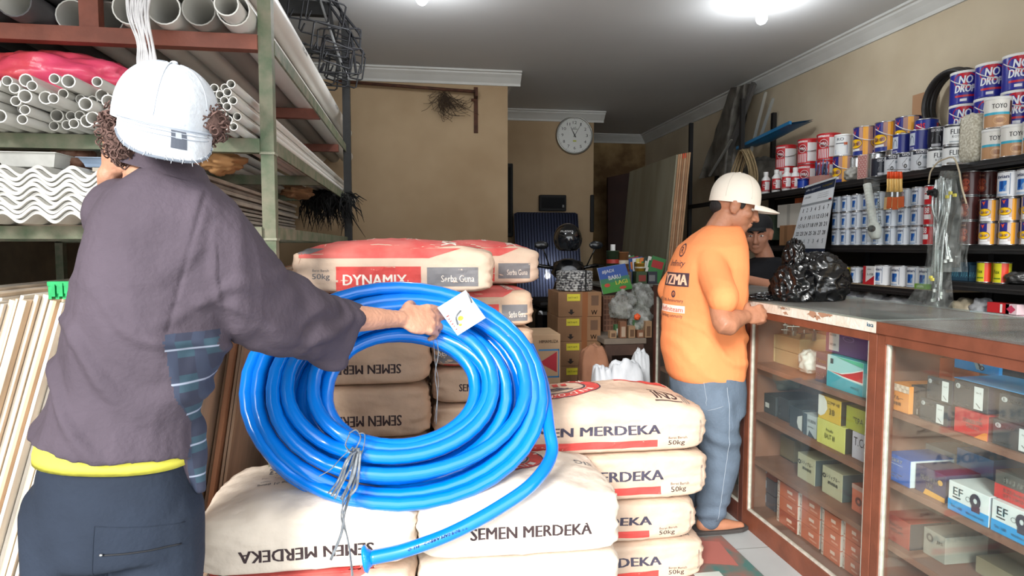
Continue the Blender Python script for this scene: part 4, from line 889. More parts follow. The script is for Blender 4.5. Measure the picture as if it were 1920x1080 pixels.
# ------------------------------------------------------------------ right wall shelving
SX = 2.76; bk = mat('black painted shelf', (26, 25, 26), .5, var=.2); edge = mat('dull shelf lip', (58, 56, 56), .45, .4)
T1, T2, T3a, T3b, T4 = 1.722, 1.306, 1.062, 1.118, .925
def shelving():
    t = thing('storage_shelf', 'long black steel shelving along the right wall filled with paint tins', 'shelving', (WX-.05, 4, 0))
    for z, ya, yb in ((T1, 2.0, 6.26), (T2, 2.0, 5.2), (T3a, 3.07, 5.2), (T3b, 2.0, 3.04), (T4, 2.0, 5.2)):
        b = MB(); b.box((SX, ya, z-.012), (WX-.012, yb, z), bk if z != T3a else mat('dusty tan shelf board', (150, 130, 104), .8)); b.box((SX-.004, ya, z-.042), (SX+.002, yb, z-.002), bk); b.box((SX-.007, ya, z-.026), (SX-.003, yb, z-.018), edge); b.build('shelf', t)
    for x, y, z in ((SX-.0, 6.24, 2.55), (WX-.05, 6.24, 2.5), (SX, 5.20, 2.56), (WX-.05, 5.20, 2.45), (WX-.045, 4.0, 1.72), (SX+.01, 3.04, 1.72), (WX-.045, 3.04, 1.72), (SX+.01, 2.0, 1.72), (WX-.045, 2.0, 1.72)):
        b = MB(); b.box((x, y, 0), (x+.035, y+.035, z), bk); b.build('upright', t)
shelving()
b = MB(); b.box((WX-.006, 2.0, .2), (WX-.001, 5.24, T1-.015), bk); b.box((WX-.008, 3.5, .2), (WX-.006, 3.52, T1-.015), edge); t_ = [o for o in COL.objects if o.name == 'storage_shelf'][0]; b.build('back_panel', t_)
def zf(px, py, X): return atX(px, py, X).z
# ---- tins
W_ = plain((236, 236, 234), .35); steel = mat('tin steel', (196, 198, 200), .25, .9)
def can_proto(kind):
    b = MB(); t = None
    S = {'avian': (.040, .108), 'luxor': (.042, .112), 'luxorbig': (.075, .19), 'nodrop': (.07, .176), 'impra': (.078, .19), 'silver': (.07, .17), 'navy': (.052, .115), 'car': (.05, .115), 'black': (.045, .115), 'flin': (.048, .105), 'toyo': (.055, .15), 'white': (.055, .145), 'brown': (.040, .125), 'yellow': (.037, .105), 'bluecan': (.038, .07), 'redcan': (.040, .108), 'whitebig': (.055, .125), 'mas': (.06, .15), 'flindark': (.05, .115)}
    r, h = S[kind]
    def F(a, v, k=0): return Vector(((r+.0006+.0003*k)*math.sin(a), -(r+.0006+.0003*k)*math.cos(a), v*h))
    B = lambda col, rough=.3: plain(col, rough)
    def R(a0, a1, v0, v1, col, k=0): b.mrect(lambda u, v: F(u, v, k), a0, v0, a1, v1, B(col), max(2, int(abs(a1-a0)*6)), 1)
    def T(s, a, v, wd, ht, col, bold=.02, k=2, sh=0.): b.mtext(lambda u, v_: F(u, v_, k), s, a, v, wd, ht, B(col), bold, max(6, int(wd*10)), 1, shear=sh)
    def E(a, v, ra, rv, col, fr=0., k=1): b.mring(lambda u, v_: F(u, v_, k), a, v, ra, rv, fr, B(col), 24)
    def PG(pts, col, k=1): b.mpoly(lambda u, v_: F(u, v_, k), pts, B(col))
    base = {'avian': (222, 228, 236), 'luxor': (196, 176, 170), 'luxorbig': (176, 136, 126), 'nodrop': (38, 44, 150), 'impra': (198, 38, 44), 'silver': (176, 180, 182), 'navy': (40, 48, 130), 'car': (206, 210, 216), 'black': (30, 30, 36), 'flin': (230, 232, 232), 'toyo': (236, 234, 228), 'white': (232, 234, 234), 'brown': (74, 34, 32), 'yellow': (196, 190, 40), 'bluecan': (22, 60, 160), 'redcan': (200, 30, 40), 'whitebig': (228, 230, 234), 'mas': (34, 54, 150), 'flindark': (36, 40, 52)}[kind]
    m = steel if kind == 'silver' else B(base, .28)
    b.lathe([(r, 0), (r, h*.985)], m, 28)
    b.lathe([(.0001, 0), (r, 0)], steel, 28, None, False); b.lathe([(r, 0), (r+.0015, .001), (r+.0015, .004), (r, .005)], steel if kind not in ('nodrop',) else m, 28)
    for q in range(2):
        s = -.9+q*2.0        # print repeats round the tin
        if kind in ('avian', 'whitebig'):
            T('avian', s-.45, .72, 1.0, .13, (30, 44, 90), .03); R(s-.25, s+.4, .22, .62, (40, 110, 190)); R(s-.1, s+.12, .3, .62, (20, 70, 150), 1); PG([(s+.1, .22), (s+.4, .22), (s+.4, .5), (s+.25, .42)], (150, 176, 210)); R(s-.5, s+.45, .06, .14, (170, 190, 214)); R(s+.6, s+.66, .1, .9, (120, 140, 170))
        if kind in ('luxor', 'luxorbig'):
            R(s-.5, s+.35, .58, .99, (42, 46, 128)); PG([(s-.3, .88), (s+.1, .9), (s-.08, .72)], (232, 84, 40), 2); R(s+.7, s+1.1, 0, .99, (236, 164, 40)); R(s-.5, s+.7, .0, .16, (44, 60, 140) if kind == 'luxorbig' else (224, 224, 226)); R(s-.45, s+.45, .17, .24, (236, 236, 236), 1)
            E(s-.02, .42, .68, .17, (60, 40, 30)); E(s-.02, .42, .65, .155, (248, 196, 30), 0, 2); T('Luxor', s-.42, .35, .8, .15, (120, 70, 20), .02, 4, .3)
        if kind == 'nodrop' and q == 0:
            s = -.1; E(s-.05, .70, .78, .25, (200, 30, 50)); T('NO', s-.42, .60, .86, .24, (240, 244, 250), .05, 3, .25); T('DROP', s-.68, .34, 1.30, .23, (240, 244, 250), .05, 3, .25); R(s-.7, s+.75, .20, .26, (206, 40, 56), 1); R(s-.35, s+.1, .07, .15, (236, 236, 240), 1); E(s+.82, .26, .16, .10, (222, 196, 130)); E(s+.82, .26, .1, .06, (150, 110, 40), 0, 3)
        if kind == 'impra' and q == 0:
            R(.15, 1.5, .12, .84, (230, 228, 228)); R(-1.0, .15, .86, .99, (226, 180, 180)); T('IMPRA', -.9, .87, .7, .07, (240, 240, 240), .02, 3); E(-.35, .62, .40, .16, (240, 240, 240)); E(-.35, .62, .36, .145, (150, 20, 30), 0, 2); T('IMPRA', -.66, .57, .6, .1, (245, 245, 245), .03, 4)
            for i in range(7): R(-.85+i*.14, -.79+i*.14, .08, .42, (240, 236, 236), 1)
        if kind in ('navy', 'mas'):
            if kind == 'mas': T('mas', s-.4, .6, .9, .22, (220, 40, 50), .03); R(s-.7, s+.7, .0, .5, (220, 226, 236)); T('TERMINATOR', s-.55, .34, 1.1, .1, (40, 60, 160), .02)
            else: R(s-.45, s+.35, .25, .85, (196, 204, 216)); PG([(s-.3, .35), (s+.25, .35), (s+.2, .62), (s-.02, .75), (s-.25, .6)], (90, 104, 130), 2); T('DUPA', s-.3, .07, .6, .1, (230, 230, 240), .02)
        if kind == 'car' and q == 0:
            R(-1.2, 1.2, .78, .99, (40, 46, 60)); T('GECKEN', -.8, .83, 1.3, .12, (220, 220, 226), .03); PG([(-.7, .3), (.7, .3), (.75, .48), (.45, .56), (.2, .72), (-.3, .72), (-.55, .54), (-.75, .46)], (40, 42, 48)); E(-.42, .32, .17, .1, (20, 20, 22), 0, 3); E(.42, .32, .17, .1, (20, 20, 22), 0, 3); E(.42, .32, .09, .05, (180, 180, 180), 0, 4); E(-.42, .32, .09, .05, (180, 180, 180), 0, 4); R(-.1, .3, .56, .68, (140, 150, 160), 2); T('SEMIR', -.5, .1, .8, .08, (60, 60, 60), .02)
        if kind in ('black', 'flindark') and q == 0: T('GECKEN', -.6, .78, 1.2, .12, (210, 210, 216), .02); PG([(-.5, .3), (.5, .3), (.45, .55), (.1, .66), (-.4, .5)], (120, 120, 128)); R(-.5, .5, .08, .2, (190, 190, 196))
        if kind == 'flin' and q == 0: T('FLIN', -.6, .5, 1.1, .24, (40, 44, 50), .02); T('KOTE', -.45, .32, .8, .12, (60, 60, 64), .01); R(-.7, .6, .1, .16, (160, 170, 176)); R(-1.4, 1.4, .86, .99, (60, 62, 66))
        if kind == 'toyo' and q == 0: R(-1.5, 1.5, .0, .42, (196, 150, 110)); R(-1.5, 1.5, .42, .50, (60, 176, 206), 1); T('TOYO', -.7, .62, 1.1, .15, (50, 50, 54), .02); E(-.1, .24, .5, .14, (222, 180, 136)); E(-.1, .24, .28, .08, (170, 120, 84), 0, 3); R(.7, 1.15, .1, .86, (96, 66, 52), 2); T('FANS', .74, .4, .36, .1, (230, 220, 200), .0, 4)
        if kind == 'white' and q == 0: T('RO', -.5, .7, .8, .14, (90, 94, 100), .02); PG([(-.7, .1), (.7, .1), (.7, .5), (.2, .55), (-.7, .3)], (50, 110, 180)); [PG([(-.6+i*.2, .12), (-.52+i*.2, .12), (.1+i*.2, .5), (.02+i*.2, .5)], (220, 230, 240), 3) for i in range(3)]; R(-.7, .7, .56, .60, (60, 60, 70)); R(.3, .7, .5, .62, (190, 90, 50), 2)
        if kind == 'brown': E(s, .55, .5, .14, (150, 70, 50)); E(s-.05, .3, .6, .16, (134, 56, 42)); T('cokelat', s-.4, .78, .7, .08, (190, 140, 110), .01); E(s, .3, .35, .08, (176, 96, 66), 0, 3)
        if kind == 'yellow': R(s+.3, s+1.1, .02, .98, (214, 60, 30)); T('Fox', s-.6, .45, .7, .18, (60, 80, 30), .02, 2, .2); R(s-.7, s+.2, .2, .26, (90, 120, 30))
        if kind == 'redcan': R(s-.5, s+.5, .3, .55, (240, 236, 236)); T('B8', s-.3, .6, .6, .3, (245, 245, 245), .04)
    body = b
    root = thing('paint_tin', 'x', 'tin', (0, 0, 0)); body.build('tin_body', root)
    b = MB(); lm = W_ if kind in ('nodrop', 'toyo', 'white') else (B((190, 30, 38)) if kind == 'impra' else steel)
    if kind == 'bluecan': lm = B((16, 40, 120))
    b.lathe([(.0001, h*.985), (r*.86, h*.985), (r*.88, h*.965), (r*.92, h*.965), (r*.94, h), (r+.002, h), (r+.002, h-.006 if lm is steel else h-.012), (r, h-.007 if lm is steel else h-.014)], lm, 28); b.build('lid', root)
    if kind in ('nodrop', 'luxorbig', 'impra', 'mas', 'luxor') and kind != 'luxor':
        b = MB(); pts = [((r+.004)*math.cos(a)*1.0, -(r+.004)*math.sin(a)*1.0-.004*math.sin(a), h*.78-.28*h*math.sin(a)) for a in [PI*i/14 for i in range(15)]]
        M = Matrix.Rotation(.35, 4, 'Z'); b.tube([M @ Vector(p) for p in pts], .0028, W_ if kind != 'impra' else steel, 6); b.build('handle', root)
    return root, r, h
PR = {}
KN = {'avian': 'white and blue paint tin', 'luxor': 'yellow and purple varnish tin', 'luxorbig': 'large mauve and orange paint tin', 'nodrop': 'blue waterproofing tin with a red disc and white lid', 'impra': 'large red and white varnish tin', 'silver': 'plain silver tin', 'navy': 'navy tin with a grey panel', 'car': 'tin with a black car picture', 'black': 'small black tin with a grey car', 'flin': 'white tin with a grey lid band', 'toyo': 'white and brown tin with a turquoise stripe', 'white': 'white tin with blue stripes', 'brown': 'dark brown varnish tin', 'yellow': 'yellow and red glue tin', 'bluecan': 'plain glossy blue tin', 'redcan': 'red and white tin', 'whitebig': 'larger white and blue paint tin', 'mas': 'blue and white tin with red lettering', 'flindark': 'small black tin with a pale stripe'}
def can(kind, px, py, X, lab, z=None, yaw=None, grp=None):
    if kind not in PR: PR[kind] = can_proto(kind)
    root, r, h = PR[kind]; p = atX(px, py, X); z = p.z if z is None else z
    o = clone(root, (X, p.y, z+.0008), (yaw if yaw is not None else -.62+random.uniform(-.25, .2)), KN[kind]+' '+lab, grp or KN[kind]+'s on the shelves')
    return o
sh = 'top shelf'
# top shelf, far part
for i, px in enumerate((1474, 1516, 1553)):
    for l in range(2): can('impra', px, 290, 2.95, 'in the %s layer, %s from the left' % (['lower', 'upper'][l], ORD[i]), T1+l*.192)
def bottle(px, X, lab):
    if 'bottle' not in PR:
        root = thing('bottle', 'x', 'bottle', (0, 0, 0)); b = MB(); rd = plain((196, 40, 46), .3); wh = W_
        r = .034; b.lathe([(.0001, 0), (r, 0), (r, .02), (r, .025)], wh, 20); b.lathe([(r, .015), (r, .105)], rd, 20); b.lathe([(r, .105), (r, .118), (.018, .14), (.016, .145)], wh, 20)
        F = lambda u, v: Vector(((r+.001)*math.sin(u), -(r+.001)*math.cos(u), v))
        b.mrect(F, -.1, .03, 1.0, .095, plain((230, 224, 224)), 6, 1); b.mring(F, -.3, .068, .42, .018, 0, plain((240, 240, 240)), 20); b.mring(lambda u, v: F(u, v)*1.004, -.3, .068, .38, .016, 0, plain((160, 20, 30)), 20)
        b.mtext(lambda u, v: F(u, v)*1.01, 'IMPRA', -.6, .062, .6, .011, wh, .03, 6, 1); b.build('bottle_body', root)
        b = MB(); b.cyl((0, 0, .145), .019, .03, wh, 16); b.build('cap', root); PR['bottle'] = root
    p = atX(px, 340, X); clone(PR['bottle'], (X, p.y, T1+.001), -.6, lab, 'red labelled white bottles')
for i, (px, X) in enumerate(((1436, 2.80), (1456, 2.80), (1475, 2.80), (1462, 2.88), (1491, 2.86))): bottle(px, X, 'white bottle with a red label, %s, above the man in orange' % ['leftmost', 'second in front', 'third in front', 'one standing behind', 'rightmost behind'][i])
can('bluecan', 1506, 340, 2.81, 'between the bottles and the pens', T1)
def penbox():
    X = 2.82; p = atX(1540, 330, X); t = thing('pen_holder', 'pinkish box full of coloured pencils on the top shelf', 'pen holder', (X, p.y, T1+.001))
    b = MB(); m = plain((186, 140, 130)); 
    for lo, hi in (((-.05, -.06, 0), (.05, .06, .004)), ((-.05, -.06, .004), (-.046, .06, .07)), ((.046, -.06, .004), (.05, .06, .07)), ((-.046, -.06, .004), (.046, -.056, .07)), ((-.046, .056, .004), (.046, .06, .07))): b.box([lo[0]+X, lo[1]+p.y, lo[2]+T1+.001], [hi[0]+X, hi[1]+p.y, hi[2]+T1+.001], m)
    b.build('box', t); rn = random.Random(4)
    for i in range(14):
        b = MB(); x = X+rn.uniform(-.035, .035); y = p.y+rn.uniform(-.045, .045); q = Vector((x, y, T1+.008)); e = q+Vector((rn.uniform(-.01, .01), rn.uniform(-.03, .01), rn.uniform(.13, .17)))
        b.tube([q, e, e+(e-q)*.06], [.004, .004, .0005], plain(rn.choice([(60, 80, 150), (160, 40, 60), (90, 110, 160), (40, 44, 60), (170, 150, 160)])), 6); b.build('pencil', t)
penbox()
can('luxorbig', 1584, 320, 2.90, 'directly under the white tin with blue stripes', T1)
can('white', 1581, 270, 2.90, 'standing on the mauve tin', T1+.192)
for i, px in enumerate((1608, 1646, 1684)): can('silver', px, 300, 2.95, 'under the mauve tins, %s from the left' % ORD[i], T1)
can('luxorbig', 1624, 250, 2.95, 'on the silver tins, left of three', T1+.172); can('luxorbig', 1665, 250, 2.975, 'on the silver tins, middle of three', T1+.172); 
for i, px in enumerate((1722, 1762)): can('silver', px, 280, 2.98, 'hidden behind the navy tins, %s' % ['left', 'right'][i], T1)
can('luxorbig', 1705, 230, 2.985, 'behind the navy tins, right of three', T1+.172); can('mas', 1738, 220, 2.985, 'above the navy tins', T1+.172)
for i, px in enumerate((1651, 1676, 1701, 1727)): can('car' if i else 'flindark', px, 310, 2.815, '%s in the front row of the top shelf' % ORD[i], T1, yaw=-.45)
for i, px in enumerate((1693, 1726)): can('navy', px, 260, 2.83, '%s, standing on the car picture tins' % ['left', 'right'][i], T1+.117)
can('black', 1757, 300, 2.86, 'under another black tin', T1); can('black', 1757, 270, 2.86, 'beside the navy tins, on top of another', T1+.117)
for i, px in enumerate((1758, 1787)): can('flin', px, 290, 2.80, '%s in the bottom row' % ['left', 'right'][i], T1, yaw=-.45)
can('flin', 1789, 250, 2.80, 'on another white tin beside the white grit', T1+.107, yaw=-.45)
# blue waterproofing tins, two rows on a base of two layers
for i, px in enumerate((1810, 1858, 1910, 1968)):
    for l in range(2): can('silver', px, 280, 2.985, '%s layer under the blue waterproofing tins, %s from the left' % (['lower', 'upper'][l], ORD[i]), T1+l*.0+(0 if l == 0 else .171)) if l == 0 else None
    for l in range(2): can('nodrop', px-2, 200, 2.985, '%s row, %s from the left' % (['lower', 'upper'][l], ORD[i]), T1+.171+l*.178, yaw=-.62)
can('nodrop', 1884, 120, 2.87, 'nearest one of the blue stack, standing proud of the row', T1+.171+.178, yaw=-.62) if False else None
for i, (px, X, l) in enumerate(((1866, 2.83, 0), (1868, 2.83, 1), (1903, 2.82, 0), (1945, 2.82, 0))): can('toyo', px, 260, X, ['in front below the upper one', 'upper one standing on another', 'second from the left in the front row', 'at the picture edge'][i], T1+l*.152, yaw=-.5)
def sack():
    p = atX(1824, 260, 2.83); m = mat('white grit in clear film', (226, 222, 206), .5, rgb2=(180, 172, 150), vscale=90, bump=.3, bscale=120, detail=1)
    b = MB(); off = Vector((3, 4, 5))
    def f(v):
        k = 4; kn = (abs(v.x)**k+abs(v.y)**k+abs(v.z)**k)**(1/k); q = v/kn; n = noise.noise(q*3+off)*.06; return q*(1+n)
    b.ell((2.83, p.y, T1+.128), (.045, .062, .127), m, 28, 20, fn=f); tag(b.build('grit_sack'), 'upright clear sack of white grit on the top shelf beside the turquoise striped tins', 'sack')
sack()
def ring():
    p = atX(1776, 190, 2.99); b = MB(); m = mat('black rubber hose', (40, 38, 38), .4, var=.2); zc = zf(1776, 190, 2.99)
    for i in range(4): 
        r = .165-.006*(i % 2); b.tube([Vector((3.055-.022*i, p.y+r*math.cos(a)*1.05, zc+r*1.05*math.sin(a))) for a in [2*PI*k/48 for k in range(48)]], .014, m, 8, closed=True)
    tag(b.build('rubber_hose'), 'black rubber hose ring on the wall behind the blue waterproofing tins', 'hose')
ring()
p = atX(1727, 197, 3.05); b = MB(); b.box((3.04, p.y-.07, p.z-.08), (3.055, p.y+.06, p.z+.07), mat('brown card', (170, 130, 96), .8), bev=.002); b.box((3.035, p.y-.05, p.z-.08), (3.04, p.y-.04, p.z+.05), plain((150, 110, 80)))
tag(b.build('cardboard_piece'), 'piece of brown cardboard against the wall above the navy tins', 'cardboard')
# bubble pack
p = atX(1622, 312, 2.79); b = MB(); pm = mat('pink ring pattern card', (206, 170, 160), .5)
b.box((2.775, p.y-.035, T1+.001), (2.785, p.y+.05, T1+.15), pm)
for i in range(3):
    for j in range(5): b.mring(lambda u, v: Vector((2.7745, p.y+.05-u, T1+v)), .018+.026*i, .02+.028*j, .012, .012, .7, plain((170, 60, 70)), 12)
tag(b.build('blister_pack'), 'pink patterned pack standing at the edge of the top shelf', 'pack')
crumple('plastic_bag', (2.82, atX(1598, 315, 2.82).y, T1+.045), (.04, .05, .045), mat('cloudy film', (170, 168, 160), .4, var=.2), 40, 'small cloudy plastic bag beside the pink patterned pack', 'plastic bag')
# middle shelf: stacked white and blue tins, three rows
for c_ in range(8):
    px = (1573, 1591, 1610, 1631, 1652, 1675, 1699, 1724)[c_]
    for r in range(3):
        k = 'redcan' if False else 'avian'
        can(k, px, 400, 2.815+(0.0 if c_ % 2 else .0), '%s row, %s column from the left on the middle shelf' % (['bottom', 'second', 'third'][r], ORD[c_]), T2+r*.1095, yaw=-.7)
for r in range(3): can('redcan', 1748, 400, 2.815, '%s row beside the white and blue tins' % ['bottom', 'second', 'third'][r], T2+r*.1095)
can('whitebig', 1690, 440, 2.93, 'behind the tins on the middle shelf', T2)
for r in range(3): can('brown', 1818, 400, 2.82, '%s of the left column on the middle shelf' % ['bottom one', 'middle one', 'top one'][r], T2+r*.1265, yaw=-.5)
can('brown', 1851, 350, 2.90, 'top one behind the yellow tins', T2+.253, yaw=-.5); can('brown', 1851, 400, 2.90, 'bottom one behind the yellow tins', T2); can('brown', 1851, 400, 2.90, 'middle one behind the yellow tins', T2+.1265)
for c_ in range(4):
    px = (1856, 1894, 1936, 1985)[c_]
    for r in range(2): can('luxor', px, 400, 2.81, '%s row, %s from the left on the middle shelf' % (['bottom', 'second'][r], ORD[c_]), T2+r*.1135, yaw=-.45)
for i, px in enumerate((1897, 1935)): can('whitebig', px, 330, 2.83, '%s one standing on the yellow and purple tins' % ['left', 'right'][i], T2+.228)
# third shelf
def p3(px, X=2.81): return atX(px, 500, X).y
for i, px in enumerate((1608, 1660, 1692, 1722, 1745)): can('whitebig' if i else 'avian', px, 500, 2.85 if i != 0 else 2.84, '%s from the left on the third shelf' % ORD[i], T3a, yaw=-.7)
for i, px in enumerate((1640, 1700, 1730)): can('avian', px, 500, 2.99, 'behind the front ones on the third shelf, %s' % ORD[i], T3a)
y = p3(1632, 2.80); b = MB(); b.box((2.79, y-.05, T3a+.001), (2.83, y+.05, T3a+.115), plain((226, 224, 222)), bev=.001)
f = lambda u, v: Vector((2.789, y+.05-u*.1, T3a+.001+v*.114)); b.mrect(f, 0, 0, .25, 1, plain((190, 34, 44))); b.mpoly(f, [(.25, .0), (1, 0), (1, .5), (.25, .12)], plain((190, 34, 44))); b.mtext(lambda u, v: f(u, v)-Vector((.0004, 0, 0)), 'L-150', .4, .5, .5, .13, plain((60, 50, 50)), .02); b.mtext(lambda u, v: f(u, v)-Vector((.0004, 0, 0)), 'EPSON', .4, .8, .3, .07, plain((60, 50, 50)), .01)
tag(b.build('ink_box'), 'red and white box lettered L-150 on the third shelf', 'box')
can('yellow', 1587, 500, 2.83, 'on the third shelf beside the white and blue tins', T3a)
y = p3(1735, 2.80); b = MB(); b.box((2.775, y-.04, T3a+.001), (2.81, y+.045, T3a+.03), plain((120, 170, 60)), bev=.001); b.mtext(lambda u, v: Vector((2.7745, y+.04-u, T3a+v)), 'GREEN', .01, .01, .05, .012, plain((220, 240, 200)))
tag(b.build('green_box'), 'flat green box at the near end of the third shelf', 'box')
for i, px in enumerate((1848, 1880)): can('yellow', px, 500, 2.84, '%s one on the near third shelf' % ['left', 'right'][i], T3b, yaw=-.3)
for i, px in enumerate((1795, 1812, 1828)):
    y = p3(px, 2.84); b = MB(); hh = (.07, .10, .085)[i]; b.box((2.83, y-.03, T3b+.001), (2.9, y+.03, T3b+hh), plain((40, 70, 90)), bev=.002); b.mtext(lambda u, v: Vector((2.829, y+.028-u, T3b+v)), 'AVIA', .005, .02, .045, .03, plain((90, 150, 170)))
    tag(b.build('dark_box'), 'small dark teal box on the near third shelf, %s of three' % ['left', 'middle', 'right'][i], 'box', 'small dark teal boxes')
crumple('wire_bundle', (2.84, p3(1912, 2.84), T3b+.03), (.05, .06, .03), mat('dull metal bundle', (90, 90, 90), .4, .5, var=.4, vscale=60), 44, 'dull metal bundle beside the yellow and red tins', 'bundle')
# lowest visible shelf
wf = mat('white crumpled film', (206, 208, 210), .4, rgb2=(150, 152, 156), vscale=14)
for i, (px, rx, ry, rz_) in enumerate(((1605, .05, .12, .05), (1640, .06, .10, .055), (1690, .06, .12, .045), (1815, .06, .08, .055), (1850, .05, .07, .06))):
    crumple('plastic_bag', (2.86, p3(px, 2.86), T4+rz_*.75+.001), (rx, ry, rz_), wf if i != 3 else mat('tan crumpled film', (150, 140, 120), .5), 50+i, ['white plastic bag, leftmost on the lowest shelf behind the counter', 'white plastic bag beside the hanging tube bundle on the lowest shelf', 'grey white plastic bag under the flat green box', 'tan crumpled bag on the near lowest shelf', 'white crumpled bag on the near lowest shelf'][i], 'plastic bag')
y = p3(1583, 2.80); b = MB(); b.loft([[Vector((2.77, y+.08, T4+.001)), Vector((2.77, y-.1, T4+.001)), Vector((2.77, y+.06, T4+.10))], [Vector((2.80, y+.08, T4+.001)), Vector((2.80, y-.1, T4+.001)), Vector((2.80, y+.06, T4+.10))]], plain((30, 90, 190)), smooth=False)
tag(b.build('blue_wedge'), 'bright blue folded sheet on the lowest shelf beside the black bag', 'sheet')
for i, (px, z, col, w_, h_) in enumerate(((1842, 0, (190, 206, 220), .09, .05), (1872, 0, (180, 200, 216), .09, .05), (1905, 0, (216, 180, 190), .06, .05), (1905, .052, (216, 190, 196), .06, .05), (1880, .052, (190, 40, 44), .12, .05))):
    y = p3(px, 2.80); b = MB(); b.box((2.785, y-w_/2, T4+.001+z), (2.87, y+w_/2, T4+z+h_), plain(col), bev=.001)
    f = lambda u, v: Vector((2.784, y+w_/2-u*w_, T4+z+v*h_))
    if i < 2: b.mrect(f, .0, .1, .12, .9, plain((40, 140, 210))); b.mtext(f, 'EF', .3, .3, .25, .4, plain((70, 150, 200)), .02)
    elif i < 4: b.mpoly(f, [(.5, .1), (.9, .5), (.5, .9), (.1, .5)], plain((190, 60, 90)))
    else: b.mrect(f, .6, .1, .7, .9, plain((230, 230, 230)))
    tag(b.build('small_carton'), ['pale blue carton lettered EF on the near lowest shelf, left', 'pale blue carton lettered EF on the near lowest shelf, right', 'lower pink and white carton with a diamond on the lowest shelf', 'upper pink and white carton with a diamond on the lowest shelf', 'red carton on the pale blue cartons on the lowest shelf'][i], 'carton')
# ---- calendar hanging at the shelf front
def calendar():
    X = SX-.05
    q = [atX(1512, 352, X), atX(1567, 334, X), atX(1546, 466, X), atX(1481, 466, X)]
    TL, TR, BR, BL = q; 
    f = lambda u, v: (TL*(1-u)+TR*u)*v+(BL*(1-u)+BR*u)*(1-v)
    fk = lambda k: (lambda u, v: f(u, v)+Vector((-.0006*k-.001, -.0003*k, 0)))
    t = thing('calendar', 'large white wall calendar with black date numbers hanging from the shelf', 'calendar', tuple(BL))
    b = MB(); b.grid(lambda u, v: f(u, v), 2, 2, plain((228, 232, 236)), False); b.grid(lambda u, v: f(u, v)+Vector((.004, 0, 0)), 2, 2, plain((220, 220, 220)), False)
    navy = plain((30, 42, 66)); k_ = plain((34, 38, 46))
    b.mrect(fk(0), 0, .88, 1, 1, navy); b.mtext(fk(1), 'aika approve', .04, .915, .5, .05, plain((220, 226, 232)), .02); b.mtext(fk(1), 'tepapas!', .6, .915, .34, .05, plain((190, 170, 60)), .02)
    b.mtext(fk(0), 'JUNI 2025', .05, .80, .22, .04, k_, .0); b.mrect(fk(0), 0.0, .685, 1, .72, plain((150, 154, 158))); b.mrect(fk(0), .88, .705, .97, .735, plain((200, 50, 50)))
    for j in range(3): b.mtext(fk(0), 'jadwal tanggal', .5, .83-.03*j, .34, .016, plain((110, 110, 116)))
    for i in range(35):
        d = i+1; r, c_ = divmod(i, 7); s = str(d if d <= 30 else d-30); col = k_ if d <= 30 else plain((176, 184, 190))
        wd = .042*len(s)*(.42 if s == '1' else .75 if s == '11' else 1); u = .06+c_*.131+(.10-wd)/2; v = .585-r*.125
        b.mtext(fk(0), s, u+.012, v, wd, .062, col, .03)
    b.build('date_sheet', t)
    b = MB(); b.bar(TL+Vector((-.003, .01, .004)), TR+Vector((-.003, -.01, .004)), .008, .012, plain((200, 204, 206))); b.build('top_binding', t)
    b = MB(); Y0 = BL+Vector((.004, .0, 0)); b.loft([[BL+Vector((.002, -.05, -.001)), BR+Vector((.002, 0, -.001)), BR+Vector((.004, 0, -.001)), BL+Vector((.004, -.05, -.001))], [BL+Vector((.002, -.07, -.10)), BR+Vector((.002, .03, -.10)), BR+Vector((.004, .03, -.10)), BL+Vector((.004, -.07, -.10))]], navy, smooth=False); b.build('backing_sheet', t, label='navy backing sheet')
calendar()
